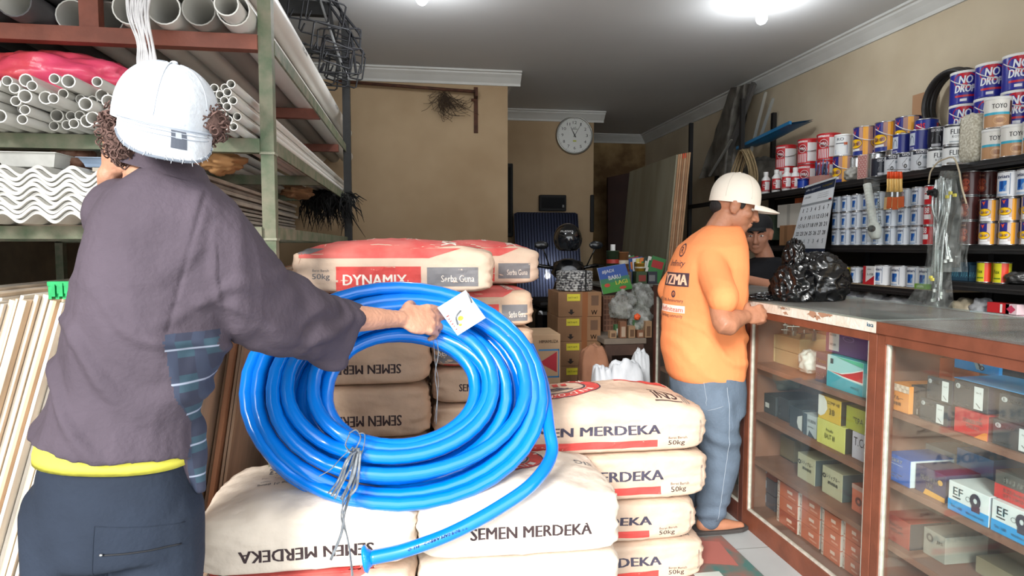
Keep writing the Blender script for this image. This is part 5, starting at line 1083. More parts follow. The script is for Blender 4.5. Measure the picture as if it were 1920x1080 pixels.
# ---- goods hanging from the top shelf
def film(name='clear hanging film'): return glass_mat(name, (244, 248, 246), .12, .08, 30.)
def tube_bundle():
    X = SX-.12; t = thing('tube_bundle', 'long clear bags of silver braided tubes hanging from the top shelf', 'tube bundle', tuple(atX(1785, 470, X)))
    m = mat('braided silver tube', (214, 218, 220), .28, .7, var=.2, vscale=120); rn = random.Random(12)
    for i in range(22):
        b = MB(); x0 = 1768+rn.uniform(-12, 16)
        low = rn.uniform(440, 555) if i < 14 else rn.uniform(540, 575); xe = 1762+rn.uniform(-15, 28) if low < 500 else 1752+rn.uniform(-6, 14)
        pts = [atX(x0, 330+rn.uniform(0, 20), X+rn.uniform(-.02, .02)), atX(x0+rn.uniform(-8, 6), 390, X+rn.uniform(-.03, .02)), atX((x0+xe)/2+rn.uniform(-5, 5), 440, X+rn.uniform(-.03, .02)), atX(xe, low, X+rn.uniform(-.02, .03))]
        b.tube(smooth_path(pts, 6), .0055, m, 7); e = pts[-1]; b.cyl((e.x, e.y, e.z-.012), .008, .016, W_ if i % 3 else steel, 8); b.build('braided_tube', t)
    b = MB(); fm = film()
    def f(u, v):
        y = 320+v*190; w_ = 12+20*min(1, v*2.5); xc = 1776-v*6
        return atX(xc+(u-.5)*2*w_*(1+.05*math.sin(v*20)), y, X-.045+.05*abs(u-.5)+.008*math.sin(u*17+v*9))
    b.grid(f, 24, 24, fm); b.grid(lambda u, v: f(u, v)+Vector((.08-.09*abs(u-.5), 0, 0)), 24, 24, fm)
    b.build('clear_bag', t)
    b = MB()
    def f2(u, v):
        y = 468+v*112; w_ = 14+30*v**2; xc = 1752-22*v**2
        return atX(xc+(u-.5)*2*w_, y, X-.04+.03*math.sin(u*9+v*7)*v+.05*abs(u-.5))
    b.grid(f2, 24, 20, fm); b.grid(lambda u, v: f2(u, v)+Vector((.05, .0, 0)), 24, 20, fm); b.build('lower_bag', t)
    b = MB(); pts = [atX(x, y, X) for x, y in ((1741, 345), (1745, 322), (1758, 305), (1772, 298), (1788, 296), (1798, 320), (1803, 350), (1812, 382))]
    b.tube(smooth_path(pts, 6), .004, mat('beige cord', (190, 176, 150), .7), 6); b.build('cord', t)
    b = MB(); yb = plain((206, 196, 90)); 
    for px, py in ((1782, 362), (1790, 366), (1776, 369), (1745, 520), (1748, 524)): p = atX(px, py, X-.05); b.box((p.x-.005, p.y-.008, p.z-.008), (p.x+.006, p.y+.008, p.z+.008), yb, bev=.002)
    b.build('yellow_fitting', t)
    b = MB(); p = atX(1752, 360, X-.04)
    for i in range(7): b.tube([p+Vector((0, rn.uniform(-.02, .02), rn.uniform(-.02, .02))), p+Vector((-.01, rn.uniform(-.04, .04), rn.uniform(-.03, .03)))], .007, blk, 6)
    b.build('black_clip', t)
    b = MB(); p = atX(1778, 300, X); b.box((X-.003, p.y-.006, p.z-.02), (SX-.004, p.y+.006, p.z-.012), steel); b.build('hook', t)
tube_bundle()
def trap():
    X = SX-.06; t = thing('flexible_pipe_pack', 'white flexible drain pipe in a clear pack hanging from the top shelf', 'drain pipe', tuple(atX(1634, 450, X)))
    b = MB(); a = atX(1626, 345, X); c = atX(1638, 420, X); m = plain((236, 236, 230), .4)
    n = 26; pts = [a+(c-a)*(i/n) for i in range(n+1)]; b.tube(pts, [.022+(.002 if i % 2 else 0) for i in range(n+1)], m, 14, smooth=False); b.build('flexible_pipe', t)
    b = MB(); d = (c-a).normalized(); b.tube([c, c+d*.02], [.032, .032], m, 16); b.tube([c+d*.022, c+d*.06, c+d*.09], [.038, .036, .024], m, 16); b.tube([c+d*.03+Vector((-.035, -.02, 0)), c+d*.03+Vector((-.04, -.03, 0))], [.02, .02], plain((60, 60, 60)), 14); b.build('coupling', t)
    b = MB(); fm = film(); f = lambda u, v: atX(1619+u*30+v*6, 336+v*118, X-.04+.02*math.sin(u*3.1)*-1+.006*math.sin(v*30)); b.grid(f, 10, 20, fm); b.build('clear_pack', t)
    b = MB(); fn = lambda u, v: atX(1643+v*5+u*5, 362+u*60, X-.045); b.mtext(fn, 'FLEXIBLE PIPE', 0, 0, 1, 1, plain((50, 50, 50)), .01); b.build('pack_print', t)
    b = MB(); p = atX(1624, 335, X); b.box((X-.003, p.y-.005, p.z), (SX-.004, p.y+.005, p.z+.006), steel); b.build('hook', t)
trap()
def brushes():
    X = SX-.05; rn = random.Random(6)
    for i in range(6):
        px = 1666+i*4.6; t = thing('paint_brush', 'small paint brush with an orange tipped wooden handle, %s in the hanging row' % ORD[i], 'brush', tuple(atX(px, 395, X)), 'paint brushes hanging from the top shelf')
        XX = X-.006*(i % 2); a = atX(px, 322, XX); c = atX(px-1+i*.3, 360, XX); e = atX(px-4+i*.9, 393-i % 3*2, XX)
        m0 = a+(c-a)*.35
        b = MB(); b.tube([a, m0], [.007, .0085], plain((236, 84, 30)), 8); b.tube([m0, m0+(c-m0)*.6, c], [.0085, .007, .010], plain((232, 190, 110)), 8); b.build('handle', t)
        b = MB(); b.bar(c, c+(e-c)*.3, .026, .012, steel, up=(1, 0, 0)); b.build('ferrule', t)
        b = MB(); b.bar(c+(e-c)*.3, e, .030, .014, plain((206, 98, 52)) if i % 2 else plain((214, 180, 130)), up=(1, 0, 0)); b.build('bristles', t)
    b = MB(); a = atX(1662, 320, X); c = atX(1694, 320, X); b.bar(a+Vector((.004, 0, .006)), c+Vector((.004, 0, .006)), .003, .003, steel); b.bar(a+Vector((.004, 0, .006)), a+Vector((.046, 0, .02)), .003, .003, steel)
    tag(b.build('wire_hook'), 'thin wire the paint brushes hang on below the top shelf', 'hook')
brushes()
# ---- black plastic bag on the counter
def blackbag():
    m = mat('glossy black plastic film', (12, 12, 14), .22, bump=.35, bscale=16, spec=.6)
    t = thing('black_plastic_bag', 'crumpled shiny black plastic carrier bag standing on the glass counter', 'plastic bag', (1.83, 2.55, CT))
    def lump(c, r, seed, name, amp):
        b = MB(); off = Vector((seed, seed*2.1, 1))
        def f(v):
            a = 1+amp*((.5-abs(noise.noise(v*2.3+off)))*1.15+(.4-abs(noise.noise(v*4.5+off)))*.42+(.3-abs(noise.noise(v*9+off)))*.12)
            q = v*a
            if c[2]+q.z*r[2] < CT+.002: q.z = (CT+.002-c[2])/r[2]
            return q
        b.ell(c, r, m, 90, 60, fn=f); b.build(name, t)
    Y = 2.62
    p = atY(1530, 530, Y); lump((p.x, Y, CT+.085), (.115, .10, .105), 3, 'bag_body', .45)
    p = atY(1482, 540, Y); lump((p.x, Y-.02, CT+.06), (.075, .08, .085), 8, 'bag_side', .5)
    p = atY(1494, 488, Y); lump((p.x, Y+.02, p.z), (.038, .045, .075), 14, 'bag_handle', .5)
    p = atY(1445, 557, Y+.06); lump((p.x, Y+.05, CT+.012), (.09, .05, .018), 21, 'bag_tail', .5)
blackbag()
# ---- far end of the shelving: sheets, trays and rope
tarp = mat('dusty grey film', (120, 116, 108), .4, rgb2=(70, 66, 60), vscale=9, spec=.6)
def slat(p0, p1, wd, th, m, name, lab, cat, up=(1, 0, 0)):
    b = MB(); b.bar(p0, p1, wd, th, m, up=up); 
    q0, q1 = Vector(p0), Vector(p1); b.bar(q0+(q1-q0)*.02, q0+(q1-q0)*.98, wd*.6, th*1.3, m, up=up); tag(b.build(name), lab, cat)
XT = 2.93
b = MB()
def ftarp(u, v):
    y0 = 325-170*v; x = (1310+v*60)+(u)*(62-v*20); p = atX(x, y0+ (1-u)*10, XT-.06+.05*math.sin(u*7+v*3)); return p+Vector((.02*noise.noise(Vector((u*6, v*6, 1))), 0, 0))
b.grid(ftarp, 24, 24, tarp); b.grid(lambda u, v: ftarp(u, v)+Vector((.012, 0, 0)), 24, 24, tarp); tag(b.build('plastic_sheet'), 'dusty grey plastic sheet draped over goods at the far end of the top shelf', 'plastic sheet')
al = mat('grey aluminium strip', (176, 176, 170), .4, .5)
slat(atX(1362, 300, 2.86), atX(1414, 156, 2.86), .05, .03, mat('dark grey trim', (84, 82, 80), .5), 'door_trim', 'dark grey strip leaning highest at the far end of the top shelf', 'strip')
slat(atX(1408, 285, 2.88), atX(1436, 172, 2.88), .012, .02, al, 'metal_strip', 'thin pale metal strip leaning beside the tall black upright, left one', 'strip')
slat(atX(1424, 262, 2.88), atX(1450, 184, 2.88), .012, .02, al, 'metal_strip', 'thin pale metal strip leaning beside the tall black upright, right one', 'strip')
slat(atX(1330, 330, 2.80), atX(1372, 262, 2.80), .012, .02, al, 'metal_strip', 'thin metal strip leaning low over the dusty grey sheet', 'strip')
b = MB(); bt = mat('blue plastic tray', (30, 110, 160), .35); A = atX(1382, 278, 2.82); B = atX(1482, 230, 2.82)
def ft(u, v): return A+(B-A)*u+Vector((.19*v, 0, .03*v))+Vector((0, 0, -.035*math.sin(PI*u)*math.sin(PI*v)))
b.grid(ft, 14, 8, bt); b.grid(lambda u, v: ft(u, v)-Vector((0, 0, .012)), 14, 8, bt); b.bar(A, B, .02, .025, bt); tag(b.build('plastic_tray'), 'blue plastic tray lying on the goods at the far end of the top shelf', 'tray')
pz = atX(1420, 300, 2.9); crumple('bundled_sheet', (2.925, pz.y, T1+.16), (.075, .30, .17), mat('grey bundled sheets', (104, 100, 92), .7, rgb2=(60, 56, 50), vscale=10), 61, 'grey bundle of sheets on the top shelf under the blue tray', 'bundle', amp=.25)
def rope():
    X = 2.74; c = atX(1410, 290, X); m = mat('beige rope', (150, 130, 96), .9, var=.2, vscale=40); b = MB(); rn = random.Random(3)
    for i in range(13):
        r = .10+rn.uniform(-.02, .03); h = .17+rn.uniform(-.03, .03); ox = rn.uniform(-.02, .02)
        b.tube([Vector((X-.03-.006*i+.02*math.sin(a*2), c.y+ox+r*math.cos(a)*1.2, c.z-h*.8+h*math.sin(a))) for a in [2*PI*k/30 for k in range(30)]], .006, m, 6, closed=True)
    tag(b.build('rope_coil'), 'coil of beige rope hanging on the far shelf upright', 'rope')
rope()
# boxes on the lower shelves behind the clerk
for i, (px0, px1, y0, y1, X, col, nm, lb) in enumerate(((1458, 1500, 385, 425, 2.85, (214, 210, 200), 'white_cartons', 'white carton on the middle shelf behind the clerk'), (1490, 1512, 372, 415, 2.86, (176, 84, 46), 'orange_carton', 'rust orange carton on the middle shelf left of the calendar'), (1462, 1485, 418, 455, 2.80, (164, 120, 84), 'brown_carton', 'brown carton left of the calendar at the clerk\'s shoulder'), (1418, 1450, 400, 450, 2.9, (70, 84, 66), 'green_carton', 'dark green carton deep on the middle shelf behind the clerk'))):
    a = atX(px0, y0, X); c = atX(px1, y1, X); z1 = max(c.z, T2+.001) if i != 2 else T2+.001; b = MB(); zt_ = z1+abs(a.z-c.z); b.box((X, c.y, z1), (min(X+.18, WX-.02), a.y, zt_), plain(col, .6), bev=.003); b.box((X-.001, (a.y+c.y)/2-.02, z1+.002), (X, (a.y+c.y)/2+.02, zt_-.002), plain(tuple(int(v*.85) for v in col), .5))
    tag(b.build('carton'), lb, 'carton')
# leaning wooden boards and door panels at the back right
def lean():
    wd = mat('grey plywood face', (160, 154, 132), .8, rgb2=(136, 128, 106), vscale=4, stretch=(1, 1, .2))
    ed = mat('light board edge', (190, 146, 108), .8, var=.2, vscale=9); br = mat('dark brown door', (60, 32, 24), .5, var=.2)
    # dark door leaning on the right wall side
    Yb = 7.2
    a = atY(1200, 320, 7.6); c = atY(1140, 460, 7.6)
    b = MB(); P = [atY(1200, 318, 7.7), atY(1150, 332, 7.7)]
    x0 = atY(1143, 440, 7.7).x; x1 = atY(1200, 440, 7.7).x; zt = atY(1200, 318, 7.7).z
    b.loft([[Vector((x0-.05, 7.55, 0)), Vector((x1+.02, 7.3, 0)), Vector((x1+.02, 7.34, 0)), Vector((x0-.05, 7.59, 0))], [Vector((x0+.03, 7.9, zt-.08)), Vector((x1+.05, 7.65, zt)), Vector((x1+.05, 7.69, zt)), Vector((x0+.03, 7.94, zt-.08))]], br, smooth=False)
    tag(b.build('door_panel'), 'dark brown door panel leaning in the back right corner', 'door panel')
    # grey plywood: broad face turned to the camera, far to near
    cols = [(196, 150, 112), (206, 164, 128), (176, 128, 92), (212, 172, 136), (186, 140, 104), (200, 158, 120)]
    for k in range(7):
        Yn = 5.60+k*.0; 
        bx = 2.0+k*.055; z1 = 2.0+.03*(k % 2)+.01*k
        p0 = atY(1268+k*4.0, 300, 5.6)
        X0 = p0.x
        # sheet runs from near edge (X0,5.6) back to (X0-?, 7.2), top leaning towards the wall
        near_t = Vector((X0, 5.60, atY(1268, 290, 5.6).z+.004*k)); far_t = Vector((X0+.02, 6.95, near_t.z-.0)); 
        near_b = Vector((X0-.18, 5.60, 0)); far_b = Vector((X0-.16, 6.95, 0)); th = Vector((.016, 0, 0))
        b = MB(); m = wd if k == 0 else mat('board edge b%d' % k, cols[k-1], .8, var=.15, vscale=9)
        b.loft([[near_b, near_t, near_t+th, near_b+th], [far_b, far_t, far_t+th, far_b+th]], m, smooth=False)
        if k in (3, 4): b.box(tuple(near_t+Vector((-.0005, -.003, -.045))), tuple(near_t+Vector((.0105, 0, .0))), plain((226, 84, 50)))
        tag(b.build('plywood_board'), 'tall board leaning by the far black upright, %s from the left' % ORD[k], 'board', 'tall boards by the far upright')
lean()
# ------------------------------------------------------------------ goods at the back of the shop
cart = mat('brown carton board', (150, 112, 80), .8, var=.12, vscale=8)
def cartons():
    Y = 4.15; a = atY(1046, 600, Y).x; c = atY(1127, 600, Y).x; h = .166; dk = plain((40, 30, 26), .7)
    proto = None
    for i in range(6):
        z = i*h
        lab = 'brown carton with a yellow label, %s from the floor under the white rope' % ORD[i]
        if proto is None:
            t = thing('carton', lab, 'carton', ((a+c)/2, Y+.17, 0), 'cartons stacked under the white rope')
            b = MB(); b.box((a, Y, 0), (c, Y+.34, h-.0015), cart, bev=.003)
            f = lambda u, v: Vector((a+(c-a)*u, Y-.0008, v*h)); g = lambda u, v: f(u, v)-Vector((0, .0005, 0))
            b.mrect(f, .2, .64, .5, .92, plain((226, 214, 60), .5)); b.mtext(g, 'HATI HATI', .23, .74, .22, .07, dk)
            b.mpoly(f, [(.27, .3), (.33, .3), (.33, .2), (.38, .2), (.30, .08), (.22, .2), (.27, .2)], dk); b.mtext(f, 'W', .76, .08, .14, .18, dk, .03); b.mrect(f, .76, .45, .93, .85, plain((110, 82, 62), .7))
            b.mrect(f, .55, .0, .68, 1, mat('packing tape', (150, 96, 60), .3)); b.build('box', t); proto = t
        else: t = clone(proto, ((a+c)/2+random.uniform(-.004, .004), Y+.17, z), 0, lab)
    return (a+c)/2, Y+.15, 6*h
cx, cy, cz = cartons()
def ropespool():
    m = mat('white braided rope', (206, 206, 204), .8, rgb2=(70, 70, 74), vscale=70, detail=0, bump=.4, bscale=90); b = MB(); r0 = .105
    for l in range(8):
        pts = [Vector((cx+(r0+.012)*math.cos(a), cy+(r0+.012)*math.sin(a), cz+.011+l*.0165)) for a in [2*PI*k/40 for k in range(40)]]; b.tube(pts, .0095, m, 8, closed=True)
    b.lathe([(.05, 0), (r0, 0), (r0+.004, .01), (r0+.004, .125), (r0, .135), (.05, .135), (.05, 0)], m, 32, Matrix.Translation((cx, cy, cz+.001)))
    t = thing('rope_coil', 'coil of white rope with dark flecks on the carton stack', 'rope', (cx, cy, cz)); b.build('rope', t)
    b = MB(); x = cx+.05; y = cy-math.sqrt(.128**2-.05**2)
    b.box((x-.005, y-.003, cz), (x+.005, y+.004, cz+.145), blk); b.box((x-.005, y, cz+.14), (x+.005, y+.08, cz+.146), blk); b.build('strap', t)
ropespool()
def scooter():
    Y = 4.95; X = atY(1078, 470, Y).x; t = thing('motor_scooter', 'black motor scooter parked beside the dark ribbed sheets', 'scooter', (X, Y+.3, 0))
    m = mat('black scooter plastic', (18, 18, 21), .2, coat=.5)
    def ell_ring(c, a, b_, n=16): return [Vector((c[0]+a*math.cos(2*PI*k/n), c[1]+b_*math.sin(2*PI*k/n), c[2])) for k in range(n)]
    b = MB(); b.loft([ell_ring((X, Y+.3, .28), .1, .12), ell_ring((X, Y+.25, .5), .17, .14), ell_ring((X, Y+.22, .8), .18, .13), ell_ring((X, Y+.2, 1.02), .11, .12)], m); b.build('front_cowl', t)
    b = MB(); b.loft([ell_ring((X, Y+.2, 1.02), .09, .1), ell_ring((X, Y+.2, 1.08), .15, .1), ell_ring((X, Y+.22, 1.17), .12, .08), ell_ring((X, Y+.24, 1.2), .03, .03)], m); b.build('head_cowl', t)
    b = MB(); b.ell((X-.02, Y+.11, 1.1), (.07, .03, .045), mat('headlight glass', (150, 154, 160), .1, coat=1)); b.build('headlight', t)
    for s in (-1, 1):
        b = MB(); b.tube([(X+s*.1, Y+.22, 1.12), (X+s*.24, Y+.26, 1.14), (X+s*.32, Y+.32, 1.13)], [.014, .016, .018], m, 10); b.build('handlebar', t)
        b = MB(); b.tube(smooth_path([(X+s*.16, Y+.23, 1.14), (X+s*.2, Y+.2, 1.24), (X+s*.22, Y+.2, 1.28)], 4), .006, m, 6); b.ell((X+s*.23, Y+.2, 1.31), (.06, .012, .035), mat('mirror back', (30, 32, 36), .15)); b.build('mirror', t)
    b = MB(); b.tube([(X+.0+0*math.cos(a), Y+.3+.21*math.cos(a), .235+.21*math.sin(a)) for a in [2*PI*k/28 for k in range(28)]], .035, plain((24, 24, 24), .8), 10, closed=True); b.cyl((0, 0, -.04), .09, .08, steel, 18, M=Matrix.Translation((X, Y+.3, .235)) @ Matrix.Rotation(PI/2, 4, 'Y')); b.build('wheel', t)
    b = MB(); b.box((X-.13, Y+.45, .25), (X+.13, Y+.9, .34), m, bev=.03); b.box((X-.14, Y+.9, .3), (X+.14, Y+1.4, .72), m, bev=.06); b.build('body', t)
    b = MB(); b.box((X-.12, Y+.85, .725), (X+.12, Y+1.45, .79), plain((30, 28, 28), .6), bev=.03); b.build('seat', t)
    b = MB(); b.tube([(X, Y+1.3+.2*math.cos(a), .235+.21*math.sin(a)) for a in [2*PI*k/28 for k in range(28)]], .035, plain((24, 24, 24), .8), 10, closed=True); b.build('wheel', t)
    # helmet hung on the handlebar top
    hx = atY(1073, 447, Y).x; hz = atY(1073, 447, Y).z; t = thing('helmet', 'glossy black motorcycle helmet resting on the scooter handlebar', 'helmet', (hx, Y+.16, 1.2))
    hm = mat('glossy helmet', (12, 12, 15), .12, coat=1.)
    b = MB(); b.ell((hx, Y+.16, max(hz, 1.325)), (.115, .13, .125), hm, 28, 18, fn=lambda v: Vector((v.x, v.y, max(v.z, -.8)))); b.build('shell', t)
    zc = max(hz, 1.325)
    b = MB(); b.grid(lambda u, v: Vector((hx+.119*math.cos(PI*(1.1+.8*u)+0)*math.cos(-.7+v*.75), Y+.16+.134*math.sin(PI*(1.1+.8*u))*math.cos(-.7+v*.75), zc+.128*math.sin(-.7+v*.75))), 16, 8, mat('dark visor', (30, 34, 40), .05, coat=1.)); b.build('visor', t)
    b = MB(); b.mtext(lambda u, v: Vector((hx+.119*math.cos(PI*(1.25+u))*math.cos(.3+v), Y+.16+.134*math.sin(PI*(1.25+u))*math.cos(.3+v), zc+.128*math.sin(.3+v))), 'FUGIO', .0, .1, .3, .13, plain((200, 200, 200)), .02, 6, 2); b.build('helmet_print', t)
scooter()
def extra():
    # carton with a red arrow beside the middle pile
    Y = 3.55; a = atY(1002, 660, Y).x; c = atY(1046, 660, Y).x+.015; zt = atY(1020, 627, Y).z
    b = MB(); b.box((a-.1, Y, .49), (c, Y+.3, zt), mat('pale carton board', (196, 164, 130), .8, var=.08), bev=.003)
    f = lambda u, v: Vector((c-.13+.13*u, Y-.001, .55+(zt-.55)*v)); bl = plain((60, 130, 180)); g = lambda u, v: f(u, v)-Vector((0, .0006, 0))
    b.mrect(f, .02, .0, .95, .04, bl); b.mrect(f, .90, .0, .94, .66, bl); b.mrect(f, .02, .62, .95, .66, bl); b.mpoly(f, [(.05, .35), (.84, .6), (.84, .12)], plain((190, 40, 56))); b.mtext(g, 'HIMAMUZA', .05, .80, .85, .07, plain((90, 60, 50)), .01)
    tag(b.build('carton'), 'pale carton with a red arrow standing right of the red and tan bags', 'carton')
    b = MB(); b.box((a-.1, Y, 0), (c, Y+.3, .488), cart, bev=.003); b.box((a, Y-.001, .3), (c-.04, Y, .4), plain((110, 82, 60), .8)); tag(b.build('carton'), 'plain brown carton on the floor under the pale one with the red arrow', 'carton')
    # low table
    dkw = mat('old dark table wood', (74, 52, 42), .7, var=.3, vscale=9); X0, X1, Ya, Yb = 1.20, 1.485, 3.98, 4.8; zt = .70
    t = thing('low_table', 'old dark wooden table at the back, loaded with small boxes and plastic', 'table', (1.3, 4.3, 0))
    b = MB(); b.box((X0, Ya, zt-.035), (X1, Yb, zt), mat('dusty table top', (120, 108, 96), .8, var=.2), bev=.003); b.build('table_top', t)
    for x in (X0+.01, X1-.06):
        for y in (Ya+.01, Yb-.06): b = MB(); b.box((x, y, 0), (x+.045, y+.045, zt-.035), dkw); b.build('leg', t)
    b = MB(); b.box((X0+.02, Ya+.012, zt-.11), (X1-.02, Ya+.03, zt-.036), dkw); b.build('apron', t)
    # cabinet behind
    t = thing('back_cabinet', 'dark wooden cabinet behind the low table, covered with tins and leaflets', 'cabinet', (1.6, 5.1, 0)); b = MB(); b.box((1.44, 4.86, 0), (2.0, 5.35, .98), dkw, bev=.004); b.build('carcass', t)
    b = MB(); b.box((1.42, 4.84, .981), (2.02, 5.37, 1.0), mat('worn cabinet top', (120, 118, 110), .7), bev=.003); b.build('top', t)
    b = MB(); b.box((1.47, 4.852, .06), (1.7, 4.86, .92), plain((66, 44, 36), .6), bev=.002); b.cyl((1.68, 4.84, .5), .01, .012, steel, 8); b.build('door', t)
    # leaflet propped up
    Y = 4.5
    q = [atY(1120, 503, Y), atY(1172, 494, Y), atY(1186, 541, Y-.03), atY(1131, 552, Y-.03)]
    F = lambda u, v: (q[3]*(1-u)+q[2]*u)*(1-v)+(q[0]*(1-u)+q[1]*u)*v
    fk = lambda k: (lambda u, v: F(u, v)+Vector((0, -.001*k-.001, 0)))
    b = MB(); b.grid(F, 6, 6, plain((40, 80, 160))); b.grid(lambda u, v: F(u, v)+Vector((0, .012, 0)), 2, 2, plain((210, 210, 210)))
    b.mrect(fk(0), 0, 0, 1, .38, plain((60, 140, 50)), 4, 2); b.mrect(fk(0), 0, .38, 1, .55, plain((50, 120, 90)), 4, 2); b.mtext(fk(1), '#JADI', .12, .72, .42, .16, W_, .03); b.mtext(fk(1), 'BARU', .3, .48, .42, .16, W_, .03); b.mtext(fk(1), 'LAGI', .5, .26, .4, .16, plain((236, 226, 90)), .03)
    b.mring(fk(1), .2, .3, .1, .07, 0, plain((200, 60, 40)), 10); b.mring(fk(1), .7, .12, .12, .06, 0, plain((190, 60, 40)), 10)
    tag(b.build('leaflet'), 'blue and green leaflet reading #JADI BARU LAGI propped up at the back', 'leaflet')
    # basket under it
    b = MB(); p = atY(1148, 552, 4.42); m = plain((140, 100, 80), .6); 
    for i in range(8): b.box((p.x-.09+i*.024, 4.34, zt+.001), (p.x-.084+i*.024, 4.344, zt+.25), m)
    for j in range(7): b.box((p.x-.09, 4.339, zt+.001+j*.038), (p.x+.085, 4.343, zt+.009+j*.038), m)
    b.box((p.x-.09, 4.345, zt+.001), (p.x+.085, 4.44, zt+.25), plain((110, 76, 60), .7)); tag(b.build('crate'), 'brown slatted plastic crate under the blue and green leaflet', 'crate')
    # tins and bottles on the cabinet
    spec = [(1149, .050, .16, (60, 80, 56), 'green and red tin with a white bottle cap on top at the back'), (1168, .045, .15, (156, 106, 68), 'tan paper pot at the back beside the green tin'), (1200, .04, .06, (200, 150, 50), 'small orange yellow tin at the back'), (1218, .035, .08, (60, 70, 60), 'small dark jar on the cabinet at the back'), (1140, .03, .05, (190, 190, 190), 'white capped jar on the cabinet at the back')]
    for i, (px, r, h, col, lab) in enumerate(spec):
        p = atY(px, 480, 4.98); z0 = 1.0+(.10 if i in (0, 1, 2, 3) else .02); b = MB()
        b.lathe([(.0001, 0), (r, 0), (r, h), (r+.003, h), (r+.003, h+.006), (r*.9, h+.006), (.0001, h+.004)], plain(col, .4), 20, Matrix.Translation((p.x, 4.98, z0)), True)
        b.lathe([(r+.001, h*.4), (r+.001, h*.6)], plain((180, 60, 50) if i == 0 else (210, 200, 180), .4), 20, Matrix.Translation((p.x, 4.98, z0)))
        if i == 0: b.cyl((p.x, 4.98, z0+h+.006), .02, .05, W_, 12)
        tag(b.build('tin'), lab, 'tin')
        if z0 > 1.05:
            b = MB(); b.box((p.x-r-.01, 4.92, 1.0015), (p.x+r+.01, 5.05, 1.0985), plain([(80, 60, 50), (110, 90, 70), (70, 90, 60), (60, 60, 70)][i], .7), bev=.002); b.box((p.x-r+.01, 4.919, 1.02), (p.x+r-.01, 4.921, 1.07), plain([(150, 130, 90), (170, 160, 150), (150, 60, 50), (130, 130, 130)][i])); tag(b.build('small_box'), 'small box on the back cabinet under the %s' % ['green tin', 'tan paper pot', 'orange yellow tin', 'small dark jar'][i], 'box')
    # fanned leaflets
    rn = random.Random(17)
    cols = [(226, 226, 220), (60, 140, 80), (180, 50, 50), (40, 90, 160), (226, 226, 230), (200, 190, 90), (230, 130, 60), (40, 60, 50), (226, 222, 214), (60, 130, 70)]
    for i, col in enumerate(cols):
        px = 1176+i*6; Y = 5.06-.014*i; p = atY(px, 500, Y); ang = -.35+.07*i; wd, ht = .06, .10; p.z = 1.002+ht*math.cos(ang)+wd*abs(math.sin(ang))
        R_ = Matrix.Rotation(ang, 4, 'Y'); b = MB(); M = Matrix.Translation(p) @ R_
        b.box((-wd, -.002, -ht), (wd, .002, ht), plain(col, .5), M=M); b.box((-wd*.8, -.0032, ht*.1), (wd*.8, -.0022, ht*.7), plain(cols[(i+3) % 10], .5), M=M); b.box((-wd*.5, -.0032, -ht*.7), (wd*.2, -.0022, -ht*.3), plain(cols[(i+5) % 10], .5), M=M)
        tag(b.build('brochure'), 'coloured brochure fanned behind the blue and green leaflet at the back, %s from the left' % ORD[i], 'brochure', 'fanned brochures')
    cl = glass_mat('clear crumpled film', (225, 228, 222), .30, .15, 18.)
    for i, (px, py, Y, r) in enumerate(((1168, 575, 4.22, (.09, .08, .10)), (1200, 600, 4.12, (.07, .08, .09)), (1205, 560, 4.32, (.07, .07, .10)))):
        p = atY(px, py, Y); crumple('plastic_bag', (p.x, Y, max(p.z, zt+r[2]*.75+.001)), r, cl, 70+i, 'crumpled clear plastic bag on the low table, %s of three' % ['left', 'front right', 'upper right'][i], 'plastic bag', amp=.45)
    for i in range(9):
        px = 1150+i*8.5+rn.uniform(-2, 2); Y = 4.0+.07*(i % 2); p = atY(px, 622, Y); b = MB(); w_ = .022; h = .05+.03*(i % 3)
        b.box((p.x-w_, Y, zt+.001), (p.x+w_, Y+.05, zt+h), plain([(150, 120, 90), (60, 100, 60), (120, 80, 56), (180, 170, 150)][i % 4], .6), bev=.002); b.box((p.x-w_*.6, Y-.001, zt+.01), (p.x+w_*.6, Y, zt+h*.7), plain([(96, 70, 50), (190, 190, 180), (170, 150, 130), (120, 60, 50)][i % 4], .6))
        tag(b.build('small_box'), 'small box at the front edge of the low table, %s from the left' % ORD[i], 'box', 'small boxes on the low table')
    p = atY(1187, 598, 4.08); crumple('scrap', (p.x, 4.0, zt+.14), (.02, .02, .02), plain((226, 90, 40)), 77, 'small orange scrap among the clear plastic on the low table', 'scrap', flatb=False)
    # sacks on the floor
    sk = mat('white woven sack', (206, 210, 216), .6, var=.12, vscale=9, bump=.3, bscale=20); bs = mat('brown paper sack', (150, 104, 78), .8, var=.2, vscale=8, bump=.4, bscale=20)
    def sack_(px, Y, w_, d, h, m, lab, seed, txt=None):
        p = atY(px, 700, Y); b = MB(); off = Vector((seed, seed, seed))
        def f(v):
            k = 9; kn = (abs(v.x)**k+abs(v.y)**k+abs(v.z)**k)**(1/k); q = v/kn
            if q.z > .5: q.x *= 1-.12*(q.z-.5); q.y *= 1-.9*(q.z-.5); q.z += .10*noise.noise(Vector((v.x*3, v.y*3, seed)))
            return q*(1+noise.noise(q*2.5+off)*.08+noise.noise(q*8+off)*.03)
        b.ell((p.x, Y, h/2), (w_, d, h/2), m, 40, 30, fn=f)
        if txt: b.mtext(lambda u, v: Vector((p.x-w_*.6+u, Y-d*1.09, h*.62+v)), txt, 0, 0, w_*1.2, .05, plain((150, 50, 60)), .02)
        o = b.build('sack'); tag(o, lab, 'sack')
        mz = min(v.co.z for v in o.data.vertices); o.location.z -= (o.location.z+mz) 
    sack_(1113, 3.78, .085, .07, .66, bs, 'crumpled brown paper sack on the floor beside the carton stack', 3)
    sack_(1128, 3.62, .055, .07, .57, sk, 'narrow white sack on the floor in front of the brown paper sack', 5)
    sack_(1172, 3.62, .10, .09, .60, sk, 'white sack with red letters on the floor before the low table', 6, 'JCC')
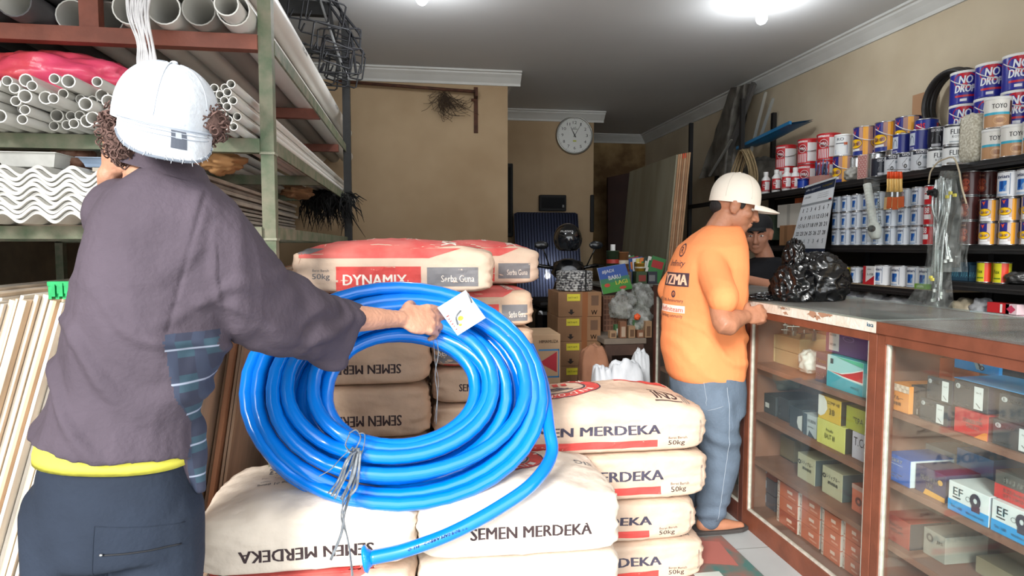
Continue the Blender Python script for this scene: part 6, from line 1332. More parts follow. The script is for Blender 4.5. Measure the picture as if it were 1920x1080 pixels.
    sack_(1200, 3.84, .05, .06, .62, sk, 'slim white sack on the floor against the table leg', 8)
    # door mat
    b = MB(); mm_ = mat('patterned mat', (70, 110, 104), .9, rgb2=(150, 90, 80), vscale=9); b.box((1.00, 2.15, .001), (1.34, 2.62, .009), mm_, bev=.002); b.mrect(lambda u, v: Vector((1.02+u, 2.2+v, .0098)), .05, .05, .16, .12, plain((190, 196, 190), .8)); b.mpoly(lambda u, v: Vector((1.02+u, 2.2+v, .0098)), [(.1, .2), (.26, .15), (.28, .36), (.14, .4)], plain((170, 100, 90), .9))
    tag(b.build('door_mat'), 'green and pink patterned mat on the floor before the glass case', 'mat')
extra()
# ------------------------------------------------------------------ people
def remesh(mb, vox, it, disp=None, sub=0):
    me = mb.mesh('tmp'); o = bpy.data.objects.new('tmp', me); COL.objects.link(o)
    m = o.modifiers.new('r', 'REMESH'); m.mode = 'VOXEL'; m.voxel_size = vox; m.use_smooth_shade = True
    if it: s = o.modifiers.new('s', 'SMOOTH'); s.factor = .5; s.iterations = it
    dg = bpy.context.evaluated_depsgraph_get(); me2 = bpy.data.meshes.new_from_object(o.evaluated_get(dg))
    bpy.data.objects.remove(o); bpy.data.meshes.remove(me)
    if disp:
        ns = [v.normal.copy() for v in me2.vertices]
        for v, n in zip(me2.vertices, ns): v.co += n*disp(v.co, n)
    return me2
def mesh_obj(me, name, parent, mats, pick=None):
    me.materials.clear()
    for m in mats: me.materials.append(m)
    off = rootloc(parent)
    if pick:
        for p in me.polygons: p.material_index = pick(p.center, p.normal)
    else:
        for p in me.polygons: p.material_index = 0
    for v in me.vertices: v.co -= off
    me.polygons.foreach_set('use_smooth', [True]*len(me.polygons)); me.name = name; me.update()
    o = bpy.data.objects.new(name, me); COL.objects.link(o); o.parent = parent; return o
def ringE(c, a, b, rz=0, n=24, tx=0., ty=0., p=2.3):
    out = []
    for k in range(n):
        t = 2*PI*k/n; cx_, sy_ = math.cos(t), math.sin(t)
        x = a*math.copysign(abs(cx_)**(2/p), cx_); y = b*math.copysign(abs(sy_)**(2/p), sy_)
        X = x*math.cos(rz)-y*math.sin(rz); Y_ = x*math.sin(rz)+y*math.cos(rz); out.append(Vector((c[0]+X, c[1]+Y_, c[2]+tx*X+ty*Y_)))
    return out
def limb(b, pts, rad, m, n=16, k=5):
    P = smooth_path(pts, k); rs = []
    for i in range(len(P)):
        f = i/k; j = min(int(f), len(rad)-2); u = f-j; u = u*u*(3-2*u); rs.append(rad[j]*(1-u)+rad[j+1]*u)
    b.tube(P, rs, m, n)
    b.ell(P[0], (rs[0]*.98,)*3, m, 12, 8); b.ell(P[-1], (rs[-1]*.98,)*3, m, 12, 8)
def head(b, M, m, s=1.):
    E = lambda c, r: b.ell((0, 0, 0), (1, 1, 1), m, 24, 16, M=M @ Matrix.Translation(Vector(c)*s) @ Matrix.Diagonal((r[0]*s, r[1]*s, r[2]*s, 1)))
    E((0, -.012, .03), (.074, .094, .088)); E((0, .02, -.03), (.060, .068, .075)); E((0, .042, -.075), (.040, .044, .036)); E((0, .062, -.088), (.020, .020, .018))
    E((0, .062, .035), (.058, .028, .02)); E((.028, .070, .026), (.022, .016, .009)); E((-.028, .070, .026), (.022, .016, .009))
    E((.038, .052, -.018), (.024, .026, .024)); E((-.038, .052, -.018), (.024, .026, .024))
    for j in range(6): f = j/5; E((0, .086+.022*f, .018-.045*f), (.007+.006*f, .012, .012))
    E((.012, .096, -.030), (.009, .010, .008)); E((-.012, .096, -.030), (.009, .010, .008))
    E((0, .088, -.052), (.024, .011, .006)); E((0, .085, -.062), (.021, .011, .007))
    for sgn in (-1, 1):
        E((sgn*.076, -.008, -.004), (.010, .022, .033)); E((sgn*.080, -.012, .012), (.010, .020, .016)); E((sgn*.074, -.002, -.026), (.008, .012, .012))
def eyes(M, parent, s=1., brow=(30, 24, 22)):
    for sg in (-1, 1):
        b = MB(); T = M @ Matrix.Translation(Vector((sg*.030, .0735, .008))*s)
        b.ell((0, 0, 0), (.013*s, .010*s, .0062*s), plain((206, 196, 188), .2), 14, 8, M=T); b.ell((0, .0058*s, 0), (.0055*s, .0048*s, .0052*s), plain((30, 18, 14), .2), 12, 8, M=T)
        b.build('eye', parent)
        b = MB(); pts = [M @ (Vector((sg*x, y, z))*s) for x, y, z in ((.012, .092, .026), (.028, .090, .034), (.046, .076, .030))]; b.tube(smooth_path(pts, 4), [.0030*s, .0038*s, .0042*s, .0044*s, .0044*s, .004*s, .0036*s, .0026*s, .002*s], plain(brow, .9), 6); b.build('eyebrow', parent)
def hand(b, M, m, curls=(1.0, 1.05, 1.1, 1.15), thumb=.6, side=1, s=1.):
    # wrist at the origin, fingers along +X, back of the hand +Z, thumb on side*Y
    T = lambda p: M @ (Vector((p[0], p[1]*side, p[2]))*s)
    def E(c, r, q=None): b.ell((0, 0, 0), (1, 1, 1), m, 18, 12, M=M @ Matrix.Translation(Vector((c[0], c[1]*side, c[2]))*s) @ Matrix.Diagonal((r[0]*s, r[1]*s, r[2]*s, 1)))
    E((.045, 0, 0), (.052, .041, .0175)); E((.02, .002, 0), (.034, .030, .018)); E((.075, .008, .001), (.022, .034, .015)); E((.075, -.02, -.001), (.020, .022, .014))
    for i, (y, L, r) in enumerate(((.033, .074, .0096), (.011, .082, .0098), (-.011, .077, .0094), (-.031, .062, .0082))):
        x0 = (.084, .090, .086, .076)[i]; c = curls[i]; p = Vector((x0, y, .002)); pts = [(x0-.035, y*.8, .001), tuple(p)]; a = .12*c; rr = [r*1.0, r*1.14]
        E((x0-.002, y, .006), (.010, .0098, .009))
        for seg, f, da in ((0, .44, .35), (1, .31, .75), (2, .25, .6)):
            a += da*c; p = p+Vector((math.cos(a)*L*f, y*.04*f, -math.sin(a)*L*f)); pts.append(tuple(p)); rr.append(r*(1.05, .95, .82)[seg])
        limb(b, [T(q) for q in pts], [q*s for q in rr], m, 10, 4)
    # thumb
    pts = [(.018, .022, -.006), (.038, .044, -.014), (.060, .056, -.020-.012*thumb), (.078, .058-.012*thumb, -.026-.03*thumb)]
    limb(b, [T(q) for q in pts], [.014*s, .0128*s, .011*s, .009*s], m, 10, 4)
def basis(o, x, z):
    x = Vector(x).normalized(); z = Vector(z); z = (z-x*z.dot(x)).normalized(); y = z.cross(x)
    return Matrix(((x.x, y.x, z.x, o[0]), (x.y, y.y, z.y, o[1]), (x.z, y.z, z.z, o[2]), (0, 0, 0, 1)))
def cap_dome(b, M, r, h, m, seam, back=1.0):
    def f(u, v):
        a = 2*PI*u; e = v*PI/2; k = .90+.10*math.sin(e*2)
        return M @ Vector((r[0]*math.cos(a)*math.cos(e)**.82, r[1]*math.sin(a)*math.cos(e)**.82, h*math.sin(e)**.95))
    b.grid(f, 48, 16, m)
    b.grid(lambda u, v: M @ Vector((r[0]*1.004*math.cos(2*PI*u), r[1]*1.004*math.sin(2*PI*u), -.022+.026*v)), 48, 2, m)
    b.grid(lambda u, v: M @ Vector((r[0]*.97*math.cos(2*PI*u), r[1]*.97*math.sin(2*PI*u), -.022+.026*v)), 48, 2, m)
    for q in range(6):
        a = PI/6+q*PI/3; b.tube([f(a/(2*PI), i/14)+(M.to_3x3() @ Vector((0, 0, .0006))) for i in range(14)], .0012, seam, 5)
    b.ell(M @ Vector((0, 0, h+.001)), (.008, .008, .004), m, 12, 6)
def cap_brim(b, M, r, m, L=.072, drop=.030, mid=-PI/2, half=.95, under=None, tip=None):
    def f(u, v, dz=0):
        a = mid+(u-.5)*2*half; w = 1-abs(u*2-1)**2.6; e = Vector((r[0]*1.0*math.cos(a), r[1]*1.0*math.sin(a), -.018)); d = Vector((math.cos(mid)*.75+math.cos(a)*.25, math.sin(mid)*.75+math.sin(a)*.25, 0))
        return M @ (e+d*(L*w*v)+Vector((0, 0, -drop*v*v*w-.022*(u*2-1)**2*v+dz)))
    b.grid(lambda u, v: f(u, v), 30, 10, m); b.grid(lambda u, v: f(u, v, -.004), 30, 10, under or m)
    b.tube([f(i/30, 1.0, -.002) for i in range(31)], .0032, tip or m, 6)
    return f
skin_w = mat('warm tan skin', (198, 146, 120), .5, var=.12, vscale=16, bump=.25, bscale=90); skin_o = mat('brown skin', (170, 116, 88), .5, var=.14, vscale=14, bump=.2, bscale=80); skin_c = mat('light brown skin', (186, 130, 104), .5, var=.1, vscale=14)
def cloth(name, rgb, **k): return mat(name, rgb, .85, var=k.get('var', .10), vscale=k.get('vs', 7), bump=k.get('bump', .2), bscale=k.get('bs', 40), spec=.25)
def ridg(p, f, off, st=(1, 1, 1)):
    v = Vector((p.x*st[0], p.y*st[1], p.z*st[2]))*f+off; return 1-abs(noise.noise(v))*2
# ============ the worker in the foreground
def worker():
    Y = 1.52; P = lambda x, y, yy=Y: atY(x, y, yy)
    base = P(225, 900); t = thing('person', 'person in a dark purple grey shirt and white cap gripping the blue hose', 'person', (base.x, Y, 0))
    sk = skin_w
    # --- joints
    shR = P(405, 425, 1.58); elR = P(548, 588, 1.74); wrR = P(752, 598, 2.00); shL = P(225, 390, 1.55); elL = P(218, 440, 1.80); wrL = P(206, 328, 1.62)
    hipL = P(150, 890); hipR = P(285, 890)
    kneeL = Vector((hipL.x-.02, Y-.02, .47)); kneeR = Vector((hipR.x+.01, Y+.02, .47)); ankL = Vector((kneeL.x-.01, Y+.0, .09)); ankR = Vector((kneeR.x+.01, Y+.03, .09))
    hc = P(314, 236); 
    b = MB(); Rh = Matrix.Translation(hc) @ Matrix.Rotation(-.35, 4, 'Z') @ Matrix.Rotation(-.12, 4, 'X') @ Matrix.Rotation(.06, 4, 'Y')
    head(b, Rh, sk, 1.0)
    limb(b, [P(318, 250), P(312, 300), P(300, 345)], [.052, .054, .075], sk)
    rings = []
    for (yp, x0, x1, d) in ((345, 250, 360, .06), (400, 225, 405, .085), (480, 195, 400, .095), (600, 170, 375, .095), (700, 160, 345, .09), (800, 145, 330, .10), (900, 120, 320, .10), (960, 130, 310, .09)):
        a = P(x0, yp); c = P(x1, yp); rings.append(ringE(((a.x+c.x)/2, Y+.01, a.z), (c.x-a.x)/2, d))
    b.loft(rings, sk)
    limb(b, [shR, elR, (elR+wrR)/2+Vector((0, 0, -.005)), wrR], [.046, .040, .040, .027], sk); limb(b, [shL, elL, wrL], [.046, .038, .027], sk)
    for h_, k_, a_ in ((hipL, kneeL, ankL), (hipR, kneeR, ankR)):
        limb(b, [h_, k_, a_], [.075, .052, .036], sk); limb(b, [a_+Vector((0, -.03, -.045)), a_+Vector((0, .06, -.055)), a_+Vector((0, .17, -.065))], [.034, .034, .022], sk)
    # gripping right hand: palm over the hose, fingers curling down and away
    hd = basis(wrR, P(806, 600, 2.055)-wrR, Vector((.15, -.85, .50))); hand(b, hd, sk, (.5, .7, .9, 1.05), .8, side=1, s=1.28)
    hd = basis(wrL, P(213, 276, 1.60)-wrL, Vector((-.7, -.7, 0))); hand(b, hd, sk, (1.3, 1.4, 1.4, 1.3), .8, side=-1, s=1.0)
    me = remesh(b, .0042, 4, lambda p, n: .0008*ridg(p, 60, Vector((1, 2, 3)))-.0008); mesh_obj(me, 'body', t, [sk])
    eyes(Rh, t)
    # --- shirt
    sm = cloth('purple grey jersey', (82, 73, 83), var=.20, vs=4, bump=.3, bs=70); pl = bpy.data.materials.new('dark check cloth'); pl.use_nodes = True
    nt = pl.node_tree; bs = nt.nodes['Principled BSDF']; bs.inputs['Roughness'].default_value = .85; tc = nt.nodes.new('ShaderNodeTexCoord')
    def band(scale, dirn, pos):
        wv = nt.nodes.new('ShaderNodeTexWave'); wv.wave_type = 'BANDS'; wv.bands_direction = dirn; wv.inputs['Scale'].default_value = scale; nt.links.new(tc.outputs['Object'], wv.inputs[0]); r = nt.nodes.new('ShaderNodeValToRGB'); r.color_ramp.elements[0].position = pos; r.color_ramp.elements[1].position = min(1, pos+.03); nt.links.new(wv.outputs[0], r.inputs[0]); return r
    def mixc(fac, c1, c2):
        mx = nt.nodes.new('ShaderNodeMix'); mx.data_type = 'RGBA'; nt.links.new(fac, mx.inputs[0])
        for i, c in ((6, c1), (7, c2)):
            if isinstance(c, tuple): mx.inputs[i].default_value = (*lin(c), 1)
            else: nt.links.new(c, mx.inputs[i])
        return mx.outputs[2]
    r1 = band(4.2, 'Z', .5); r2 = band(7.0, 'X', .6); r3 = band(4.2, 'Z', .985)
    c = mixc(r1.outputs[0], (44, 48, 66), (48, 72, 86)); c = mixc(r2.outputs[0], c, (50, 58, 78)); c = mixc(r3.outputs[0], c, (150, 158, 176)); nt.links.new(c, bs.inputs['Base Color'])
    b = MB(); rings = []
    for (yp, x0, x1, d, dy) in ((316, 262, 366, .062, .0), (335, 240, 382, .085, 0), (362, 203, 412, .105, 0), (400, 182, 432, .122, .0), (470, 163, 440, .13, 0), (550, 146, 432, .13, 0), (630, 128, 425, .132, 0), (690, 119, 412, .13, 0), (730, 118, 378, .128, 0), (780, 100, 367, .138, 0), (815, 78, 368, .146, 0), (834, 76, 370, .146, 0)):
        a = P(x0, yp); c_ = P(x1, yp); rings.append(ringE(((a.x+c_.x)/2, Y+dy, a.z), (c_.x-a.x)/2, d, rz=.12, tx=-.17 if yp > 700 else 0))
    b.loft(rings, sm)
    # hanging front tail of the shirt at the right side
    limb(b, [P(345, 800), P(356, 860), P(376, 915)], [.045, .030, .010], sm)
    cuff = P(648, 630, 1.88)
    rr_ = []
    for (xa_, ya_, xb_, yb_, yy_, dd_) in ((395, 352, 372, 600, 1.54, .115), (436, 382, 428, 628, 1.57, .115), (478, 436, 462, 650, 1.62, .108), (528, 500, 502, 664, 1.68, .10), (575, 538, 548, 666, 1.75, .09), (625, 556, 585, 668, 1.82, .08), (660, 566, 610, 684, 1.87, .068), (681, 573, 628, 692, 1.90, .060)):
        p1 = P(xa_, ya_, yy_+.01); p2 = P(xb_, yb_, yy_-.01); c_ = (p1+p2)/2; mj = (p1-p2)/2; mn = Vector((-.45, 1, 0)).normalized()*dd_
        rr_.append([c_+mj*math.cos(q)+mn*math.sin(q) for q in [2*PI*k/24 for k in range(24)]])
    b.loft(rr_, sm)
    # flared lower lip of the cuff
    limb(b, [P(240, 400, 1.56), P(226, 420, 1.72), elL, elL+(wrL-elL)*.45], [.085, .066, .060, .052], sm)
    elc = P(555, 588, 1.72); arm = P(395, 500, 1.5); wst = P(300, 720, 1.4)
    def disp(p, n):
        o = Vector((5, 1, 2)); k = .012*ridg(p, 4.6, o, (1.2, 1, .5))-.006+.0045*ridg(p, 10, o*2, (1.3, 1, .45))-.002+.0016*noise.noise(p*14)
        de = (p-elc).length; da = (p-arm).length; dw = abs(p.z-wst.z)
        ax = (p-P(430, 470, 1.6)).dot((elc-P(430, 470, 1.6)).normalized())
        if p.x > -.42 and p.x < .2:
            k += .012*max(0, 1-de/.22)*(math.sin(ax*62+9*noise.noise(p*7))*.8+ridg(p, 9, o)*.4)
            k += .006*math.sin(ax*34+p.z*26+6*noise.noise(p*5))*max(0, 1-de/.4)
        k += .010*max(0, 1-da/.26)*max(0, math.sin((p.x*30-p.z*40)+5*noise.noise(p*5)))**2
        # diagonal folds at the waist
        s = (p.x+.62)*1.0; k += .016*max(0, 1-dw/.26)*max(0, math.sin(p.z*44+s*26+5*noise.noise(p*4.5)))**2
        # vertical hanging folds on the back
        if p.z > 1.0 and p.x < -.42: k += .006*math.sin(p.x*40+4*noise.noise(Vector((p.x*3, p.y*3, p.z*2))))*min(1, (p.z-1.0)*4)*max(0, min(1, (1.36-p.z)*6))
        # shoulder seam groove
        sx = P(432, 388); sd = (p-Vector((sx.x-.035-.32*max(0, sx.z-p.z)**1.2, p.y, p.z))).length
        if n.y < 0 and 1.12 < p.z < 1.42 and sd < .006: k -= .004*(1-sd/.006)
        return k
    me = remesh(b, .006, 7, disp)
    xa, xb, xt = P(356, 640).x, P(352, 850).x, P(426, 612)
    def pick(c_, n):
        if c_.z < P(400, 612).z and c_.x > xa-.03*noise.noise(Vector((c_.z*5, 0, 0))) and c_.y < Y+.3 and c_.x < P(423, 640).x and c_.y < 1.60: return 1
        return 0
    mesh_obj(me, 'shirt', t, [sm, pl], pick)
    b = MB(); o = P(312, 309)   # collar
    b.loft([ringE((o.x, Y, o.z-.022), .092, .082, rz=-.2, tx=-.28), ringE((o.x+.004, Y, o.z+.014), .070, .064, rz=-.2, tx=-.28), ringE((o.x+.004, Y, o.z+.018), .062, .058, rz=-.2, tx=-.28)], sm, cap=False)
    b.build('collar', t)
    # --- yellow undershirt hem
    b = MB(); ye = cloth('yellow cotton', (222, 214, 84), var=.06); rings = []
    for (yp, x0, x1, d) in ((800, 90, 350, .118), (848, 78, 362, .129), (862, 78, 363, .130), (800, 95, 340, .11)):
        a = P(x0, yp); c_ = P(x1, yp); rings.append(ringE(((a.x+c_.x)/2, Y, a.z), (c_.x-a.x)/2, d, rz=.05, n=36, tx=-.09))
    b.loft(rings, ye, cap=False); b.build('undershirt_hem', t, label='yellow undershirt hem')
    # --- trousers
    tm = cloth('dark navy twill', (40, 48, 62), var=.25, vs=5, bump=.2, bs=90); b = MB(); rings = []
    for (yp, x0, x1, d) in ((838, 92, 356, .116), (880, 82, 360, .122), (960, 72, 362, .125), (1040, 66, 364, .118)):
        a = P(x0, yp); c_ = P(x1, yp); rings.append(ringE(((a.x+c_.x)/2, Y, a.z), (c_.x-a.x)/2, d, n=36, tx=-.07 if yp < 870 else 0))
    b.loft(rings, tm)
    for h_, k_, a_ in ((P(138, 950), kneeL, ankL), (P(292, 950), kneeR, ankR)): limb(b, [h_, (h_+k_)/2, k_, (k_+a_)/2, a_+Vector((0, 0, .02))], [.098, .094, .084, .074, .062], tm)
    def dt(p, n): 
        k = .004*ridg(p, 6, Vector((9, 9, 9)), (1.4, 1, .3))-.002+.006*math.sin(p.x*42+p.z*6+4*noise.noise(p*3))*max(0, min(1, (.86-p.z)*5))*.6; return k
    mesh_obj(remesh(b, .008, 5, dt), 'trousers', t, [tm])
    b = MB(); f = lambda u, v: atY(u, v, 1.0)
    # back pocket seam and zip on the seat
    bvh = None
    tr = [o for o in t.children if o.name.startswith('trousers')][0]; bvh = BVHTree.FromPolygons([v.co for v in tr.data.vertices], [list(p.vertices) for p in tr.data.polygons]); L0 = rootloc(tr)
    def on(px, py, e=.0004):
        w0 = P(px, py, 1.2); w1 = P(px, py, 1.5); r = bvh.ray_cast(Vector((w1.x, 1.0, w1.z))-L0, Vector((0, 1, 0))); return r[0]+L0+Vector((0, -e, 0)) if r[0] else Vector((w1.x, 1.39, w1.z))
    zp = plain((20, 22, 28), .6); b.tube([on(232+i*8, 1000+i*.25) for i in range(16)], .0022, zp, 6); b.tube([on(222+i*8, 948+i*1.0) for i in range(18)], .0009, tm, 5); b.tube([on(222-i*.6, 948+i*8) for i in range(16)], .0009, tm, 5); p_ = on(233, 998, .004); b.ell(p_, (.004, .003, .003), steel, 8, 6)
    b.build('back_pocket', t, label='zipped back pocket')
    # shoes
    for a_ in (ankL, ankR):
        b = MB(); b.loft([[Vector((a_.x+x*w_, a_.y+y, z)) for x, y in ((-1, -.06), (-1.05, .05), (-.9, .15), (-.4, .20), (.4, .20), (.9, .15), (1.05, .05), (1, -.06), (.5, -.08), (-.5, -.08))] for z, w_ in ((.001, .045), (.02, .046), (.024, .044))], plain((40, 40, 44), .8), smooth=False); b.build('sandal', t)
    # --- curly hair
    hm = cloth('curly brown hair', (112, 88, 82), var=.4, vs=40, bump=.6, bs=120); b = MB(); rn = random.Random(2)
    for c0, r, nn in ((P(232, 250, 1.50), (.045, .055, .062), 200), (P(246, 285, 1.49), (.034, .04, .03), 90), (P(392, 232, 1.50), (.036, .05, .042), 120), (P(318, 262, 1.56), (.085, .06, .05), 60)):
        b.ell(c0, (r[0]*.88, r[1]*.88, r[2]*.88), hm, 20, 14, fn=lambda v: v*(1+.25*noise.noise(v*4)))
        for i in range(nn):
            v = Vector((rn.gauss(0, 1), rn.gauss(0, 1), rn.gauss(0, 1))).normalized(); p0 = c0+Vector((v.x*r[0], v.y*r[1], v.z*r[2]))*.92; ax = Vector((rn.gauss(0, 1), rn.gauss(0, 1), rn.gauss(0, 1))).normalized(); s_, q_, _ = frame_z(ax); cr = rn.uniform(.005, .010)
            b.tube([p0+s_*math.cos(a)*cr+q_*math.sin(a)*cr+ax*a*.0012+v*.003 for a in [k*.75 for k in range(rn.randint(7, 13))]], .0017, hm, 4)
    b.build('hair', t)
    # --- backwards cap
    cm = mat('white cap cotton', (206, 212, 220), .85, var=.07, vscale=9, bump=.6, bscale=26); seam = plain((176, 184, 196), .9); cc = P(313, 216, 1.50)
    M = Matrix.Translation(cc) @ Matrix.Rotation(.12, 4, 'Z') @ Matrix.Rotation(.20, 4, 'X') @ Matrix.Rotation(.20, 4, 'Y')
    b = MB(); cap_dome(b, M, (.102, .114), .110, cm, seam); cp = b.build('cap', t)
    b = MB(); fr = plain((120, 128, 140), .9); f = cap_brim(b, M, (.105, .116), cm, L=.062, drop=.052, mid=-PI/2+.28, half=1.0, under=fr, tip=fr)
    b.tube([f(i/30, .02, .003) for i in range(31)], .0028, seam, 6); b.tube([f(.06+.88*i/30, .16, .002) for i in range(31)], .0009, seam, 5); b.tube([f(.08+.84*i/30, .34, .002) for i in range(31)], .0009, seam, 5); b.tube([f(.10+.80*i/30, .52, .002) for i in range(31)], .0009, seam, 5)  # first tube: darker colour painting a shadow into the joint of dome and brim
    rn = random.Random(5)
    for i in range(70): u = rn.random(); p0 = f(u, .97, .001); e = p0+Vector((rn.gauss(0, .004), rn.gauss(-.002, .003), -abs(rn.gauss(.007, .003)))); b.tube([p0, e], [.0011, .0005], cm, 4)
    b.mrect(lambda u, v: f(.52+u*.13, .18+v*.62, .0014), 0, 0, 1, 1, plain((84, 90, 102), .8), 4, 6); b.mrect(lambda u, v: f(.555+u*.05, .3+v*.25, .0022), 0, 0, 1, 1, plain((170, 176, 186), .8), 2, 3)
    b.build('brim', cp)
worker()
# ============ the man in the orange T-shirt
def orange_man():
    Y = 2.76; P = lambda x, y, yy=Y: atY(x, y, yy); b0 = P(1325, 720)
    t = thing('person', 'person in an orange T-shirt, jeans and white cap standing at the glass counter', 'person', (b0.x, Y, 0)); sk = skin_o
    hc = P(1376, 388); fz = -.30  # facing +X
    Rh = Matrix.Translation(hc) @ Matrix.Rotation(fz-PI/2, 4, 'Z') @ Matrix.Rotation(-.30, 4, 'X')
    b = MB(); head(b, Rh, sk, 1.06)
    limb(b, [P(1362, 405), P(1345, 432), P(1330, 465)], [.054, .056, .08], sk)
    rings = []
    for (yp, x0, x1, d) in ((455, 1305, 1365, .08), (490, 1285, 1370, .13), (560, 1270, 1375, .13), (640, 1268, 1382, .13), (720, 1268, 1382, .14), (760, 1275, 1380, .13)):
        a = P(x0, yp); c = P(x1, yp); rings.append(ringE(((a.x+c.x)/2, Y, a.z), (c.x-a.x)/2, d))
    b.loft(rings, sk)
    shR = P(1336, 500, Y-.12); elR = P(1356, 604, 2.42); wrR = P(1396, 594, 2.46); shL = P(1325, 485, Y+.17); elL = P(1255, 560, 3.0); wrL = P(1305, 605, 2.98)
    limb(b, [shR, elR, (elR+wrR)/2, wrR], [.040, .044, .042, .030], sk); limb(b, [shL, elL, wrL], [.05, .042, .03], sk)
    hand(b, basis(wrR, Vector((.95, .12, .12)), Vector((-.2, -.9, .35))), sk, (1.5, 1.5, 1.5, 1.5), 1.0, side=1, s=.98); hand(b, basis(wrL, Vector((1, -.2, 0)), Vector((0, .5, 1))), sk, (1.1, 1.1, 1.2, 1.2), .8, side=-1)
    hR = P(1335, 745, Y-.09); hL = P(1315, 745, Y+.09); kR = P(1352, 860, Y-.10); kL = P(1312, 860, Y+.10); aR = P(1330, 1000, Y-.09); aR.z = .08; aL = P(1290, 990, Y+.12); aL.z = .08
    for h_, k_, a_ in ((hR, kR, aR), (hL, kL, aL)):
        limb(b, [h_, k_, a_], [.078, .055, .038], sk); limb(b, [a_+Vector((-.03, 0, -.04)), a_+Vector((.06, 0, -.05)), a_+Vector((.15, 0, -.058))], [.034, .032, .02], sk)
    mesh_obj(remesh(b, .0052, 3), 'body', t, [sk]); eyes(Rh, t, 1.06, (60, 54, 52))
    om = cloth('faded orange cotton', (240, 146, 92), var=.08, vs=4, bump=.15, bs=60); b = MB(); rings = []
    for (yp, x0, x1, d) in ((424, 1325, 1384, .075), (440, 1302, 1388, .12), (462, 1280, 1388, .17), (500, 1264, 1390, .19), (550, 1253, 1391, .185), (610, 1247, 1388, .175), (660, 1249, 1391, .175), (700, 1256, 1387, .175), (712, 1262, 1383, .17)):
        a = P(x0, yp); c = P(x1, yp); rings.append(ringE(((a.x+c.x)/2, Y, a.z), (c.x-a.x)/2, d, rz=.05, n=32))
    b.loft(rings, om); limb(b, [P(1333, 487, Y-.11), P(1346, 530, Y-.21), P(1355, 562, 2.45)], [.072, .070, .064], om); limb(b, [P(1315, 480, Y+.13), P(1280, 520, 2.98), P(1260, 545, 3.02)], [.08, .078, .072], om)
    def d(p, n):
        k = .009*ridg(p, 4.2, Vector((2, 7, 4)), (1, 1, .6))-.0045; z = p.z
        k += .012*max(0, 1-abs(z-.86)/.22)*max(0, math.sin(z*46+p.x*34+4*noise.noise(p*5)))**2*(1 if p.x > b0.x-.1 else .5)
        k += .004*max(0, 1-(p-P(1390, 600, 2.62)).length/.25)*math.sin(p.x*60+p.z*44+5*noise.noise(p*6)); return k
    sh_ = mesh_obj(remesh(b, .008, 5, d), 'shirt', t, [om])
    bvh = BVHTree.FromPolygons([v.co for v in sh_.data.vertices], [list(p.vertices) for p in sh_.data.polygons]); L0 = rootloc(sh_)
    # back print, on the back that faces left and towards the shop front
    nb = Vector((-1, -.62, 0)).normalized(); ub = Vector((nb.y*-1, nb.x, 0)); ub = Vector((.527, -.85, 0)).normalized(); oc_ = P(1263, 560, 2.70)
    def fb(u, v):
        w = Vector((oc_.x, Y-.06, oc_.z))+ub*u+Vector((0, 0, v)); r = bvh.ray_cast(w+nb*.6-L0, -nb); return (r[0]+L0+r[1]*.0016) if r[0] else w
    b = MB(); ink_ = plain((70, 50, 60), .8); wt = plain((250, 226, 210), .8)
    b.mrect(fb, -.10, .055, .075, .115, ink_, 8, 3); b.mtext(lambda u, v: fb(u, v)+nb*.0012, 'YZMA', -.09, .062, .155, .046, plain((244, 190, 160), .8), .05, 12, 3)
    b.mtext(fb, 'Infinity', -.07, .135, .11, .035, ink_, .0, 8, 2, shear=.3); b.mring(fb, .0, .215, .022, .03, .8, ink_, 18); b.mtext(fb, 'R', -.01, .20, .02, .03, ink_, .0)
    b.mring(fb, -.01, .02, .014, .016, .6, ink_, 14); b.mtext(fb, 'a', -.016, .012, .012, .014, ink_, .01); b.mtext(fb, '11th Anniversary', -.09, -.02, .14, .02, ink_, .0, 8, 1)
    b.mrect(fb, -.10, -.062, .06, -.03, wt, 6, 2); b.mtext(lambda u, v: fb(u, v)+nb*.001, 'Infiniteam', -.09, -.058, .14, .022, plain((200, 80, 60), .8), .02, 8, 1); b.mtext(fb, 'Bandung community', -.09, -.088, .14, .02, ink_, .0, 8, 1)
    # sleeve print
    def fs(u, v):
        w = P(1390, 560, 2.4)+Vector((u, 0, v)); r = bvh.ray_cast(Vector((w.x, 2.0, w.z))-L0, Vector((0, 1, 0))); return (r[0]+L0+r[1]*.0016) if r[0] else w
    b.build('back_print', sh_, label='dark and white lettering print')
    b = MB(); o = P(1352, 428); b.tube([Vector((o.x+.066*math.cos(a), Y+.075*math.sin(a), o.z-.018-.28*.066*math.cos(a)*1.2)) for a in [2*PI*k/32 for k in range(32)]], .0075, mat('orange rib', (232, 100, 48), .8), 8, closed=True, flat=1.5); b.build('neckband', t)
    jm = cloth('faded grey blue denim', (98, 112, 128), var=.28, vs=6, bump=.25, bs=110); b = MB(); rings = []
    for (yp, x0, x1, dd) in ((696, 1262, 1386, .168), (730, 1262, 1388, .175), (775, 1268, 1386, .17)):
        a = P(x0, yp); c = P(x1, yp); rings.append(ringE(((a.x+c.x)/2, Y, a.z), (c.x-a.x)/2, dd, n=32))
    b.loft(rings, jm)
    for h_, k_, a_ in ((hR, kR, aR), (hL, kL, aL)): limb(b, [h_+Vector((0, 0, -.02)), (h_+k_)/2+Vector((.0, 0, 0)), k_, (k_+a_)/2, a_+Vector((0, 0, .01))], [.108, .098, .082, .074, .066], jm)
    def dj(p, n): return .004*ridg(p, 7, Vector((1, 4, 8)), (1, 1, .8))-.002+.006*max(0, 1-abs(p.z-.45)/.12)*math.sin(p.z*80+p.x*30+4*noise.noise(p*6))+.008*max(0, 1-p.z/.25)*math.sin(p.z*85+3*noise.noise(p*8))
    je = mesh_obj(remesh(b, .009, 4, dj), 'jeans', t, [jm])
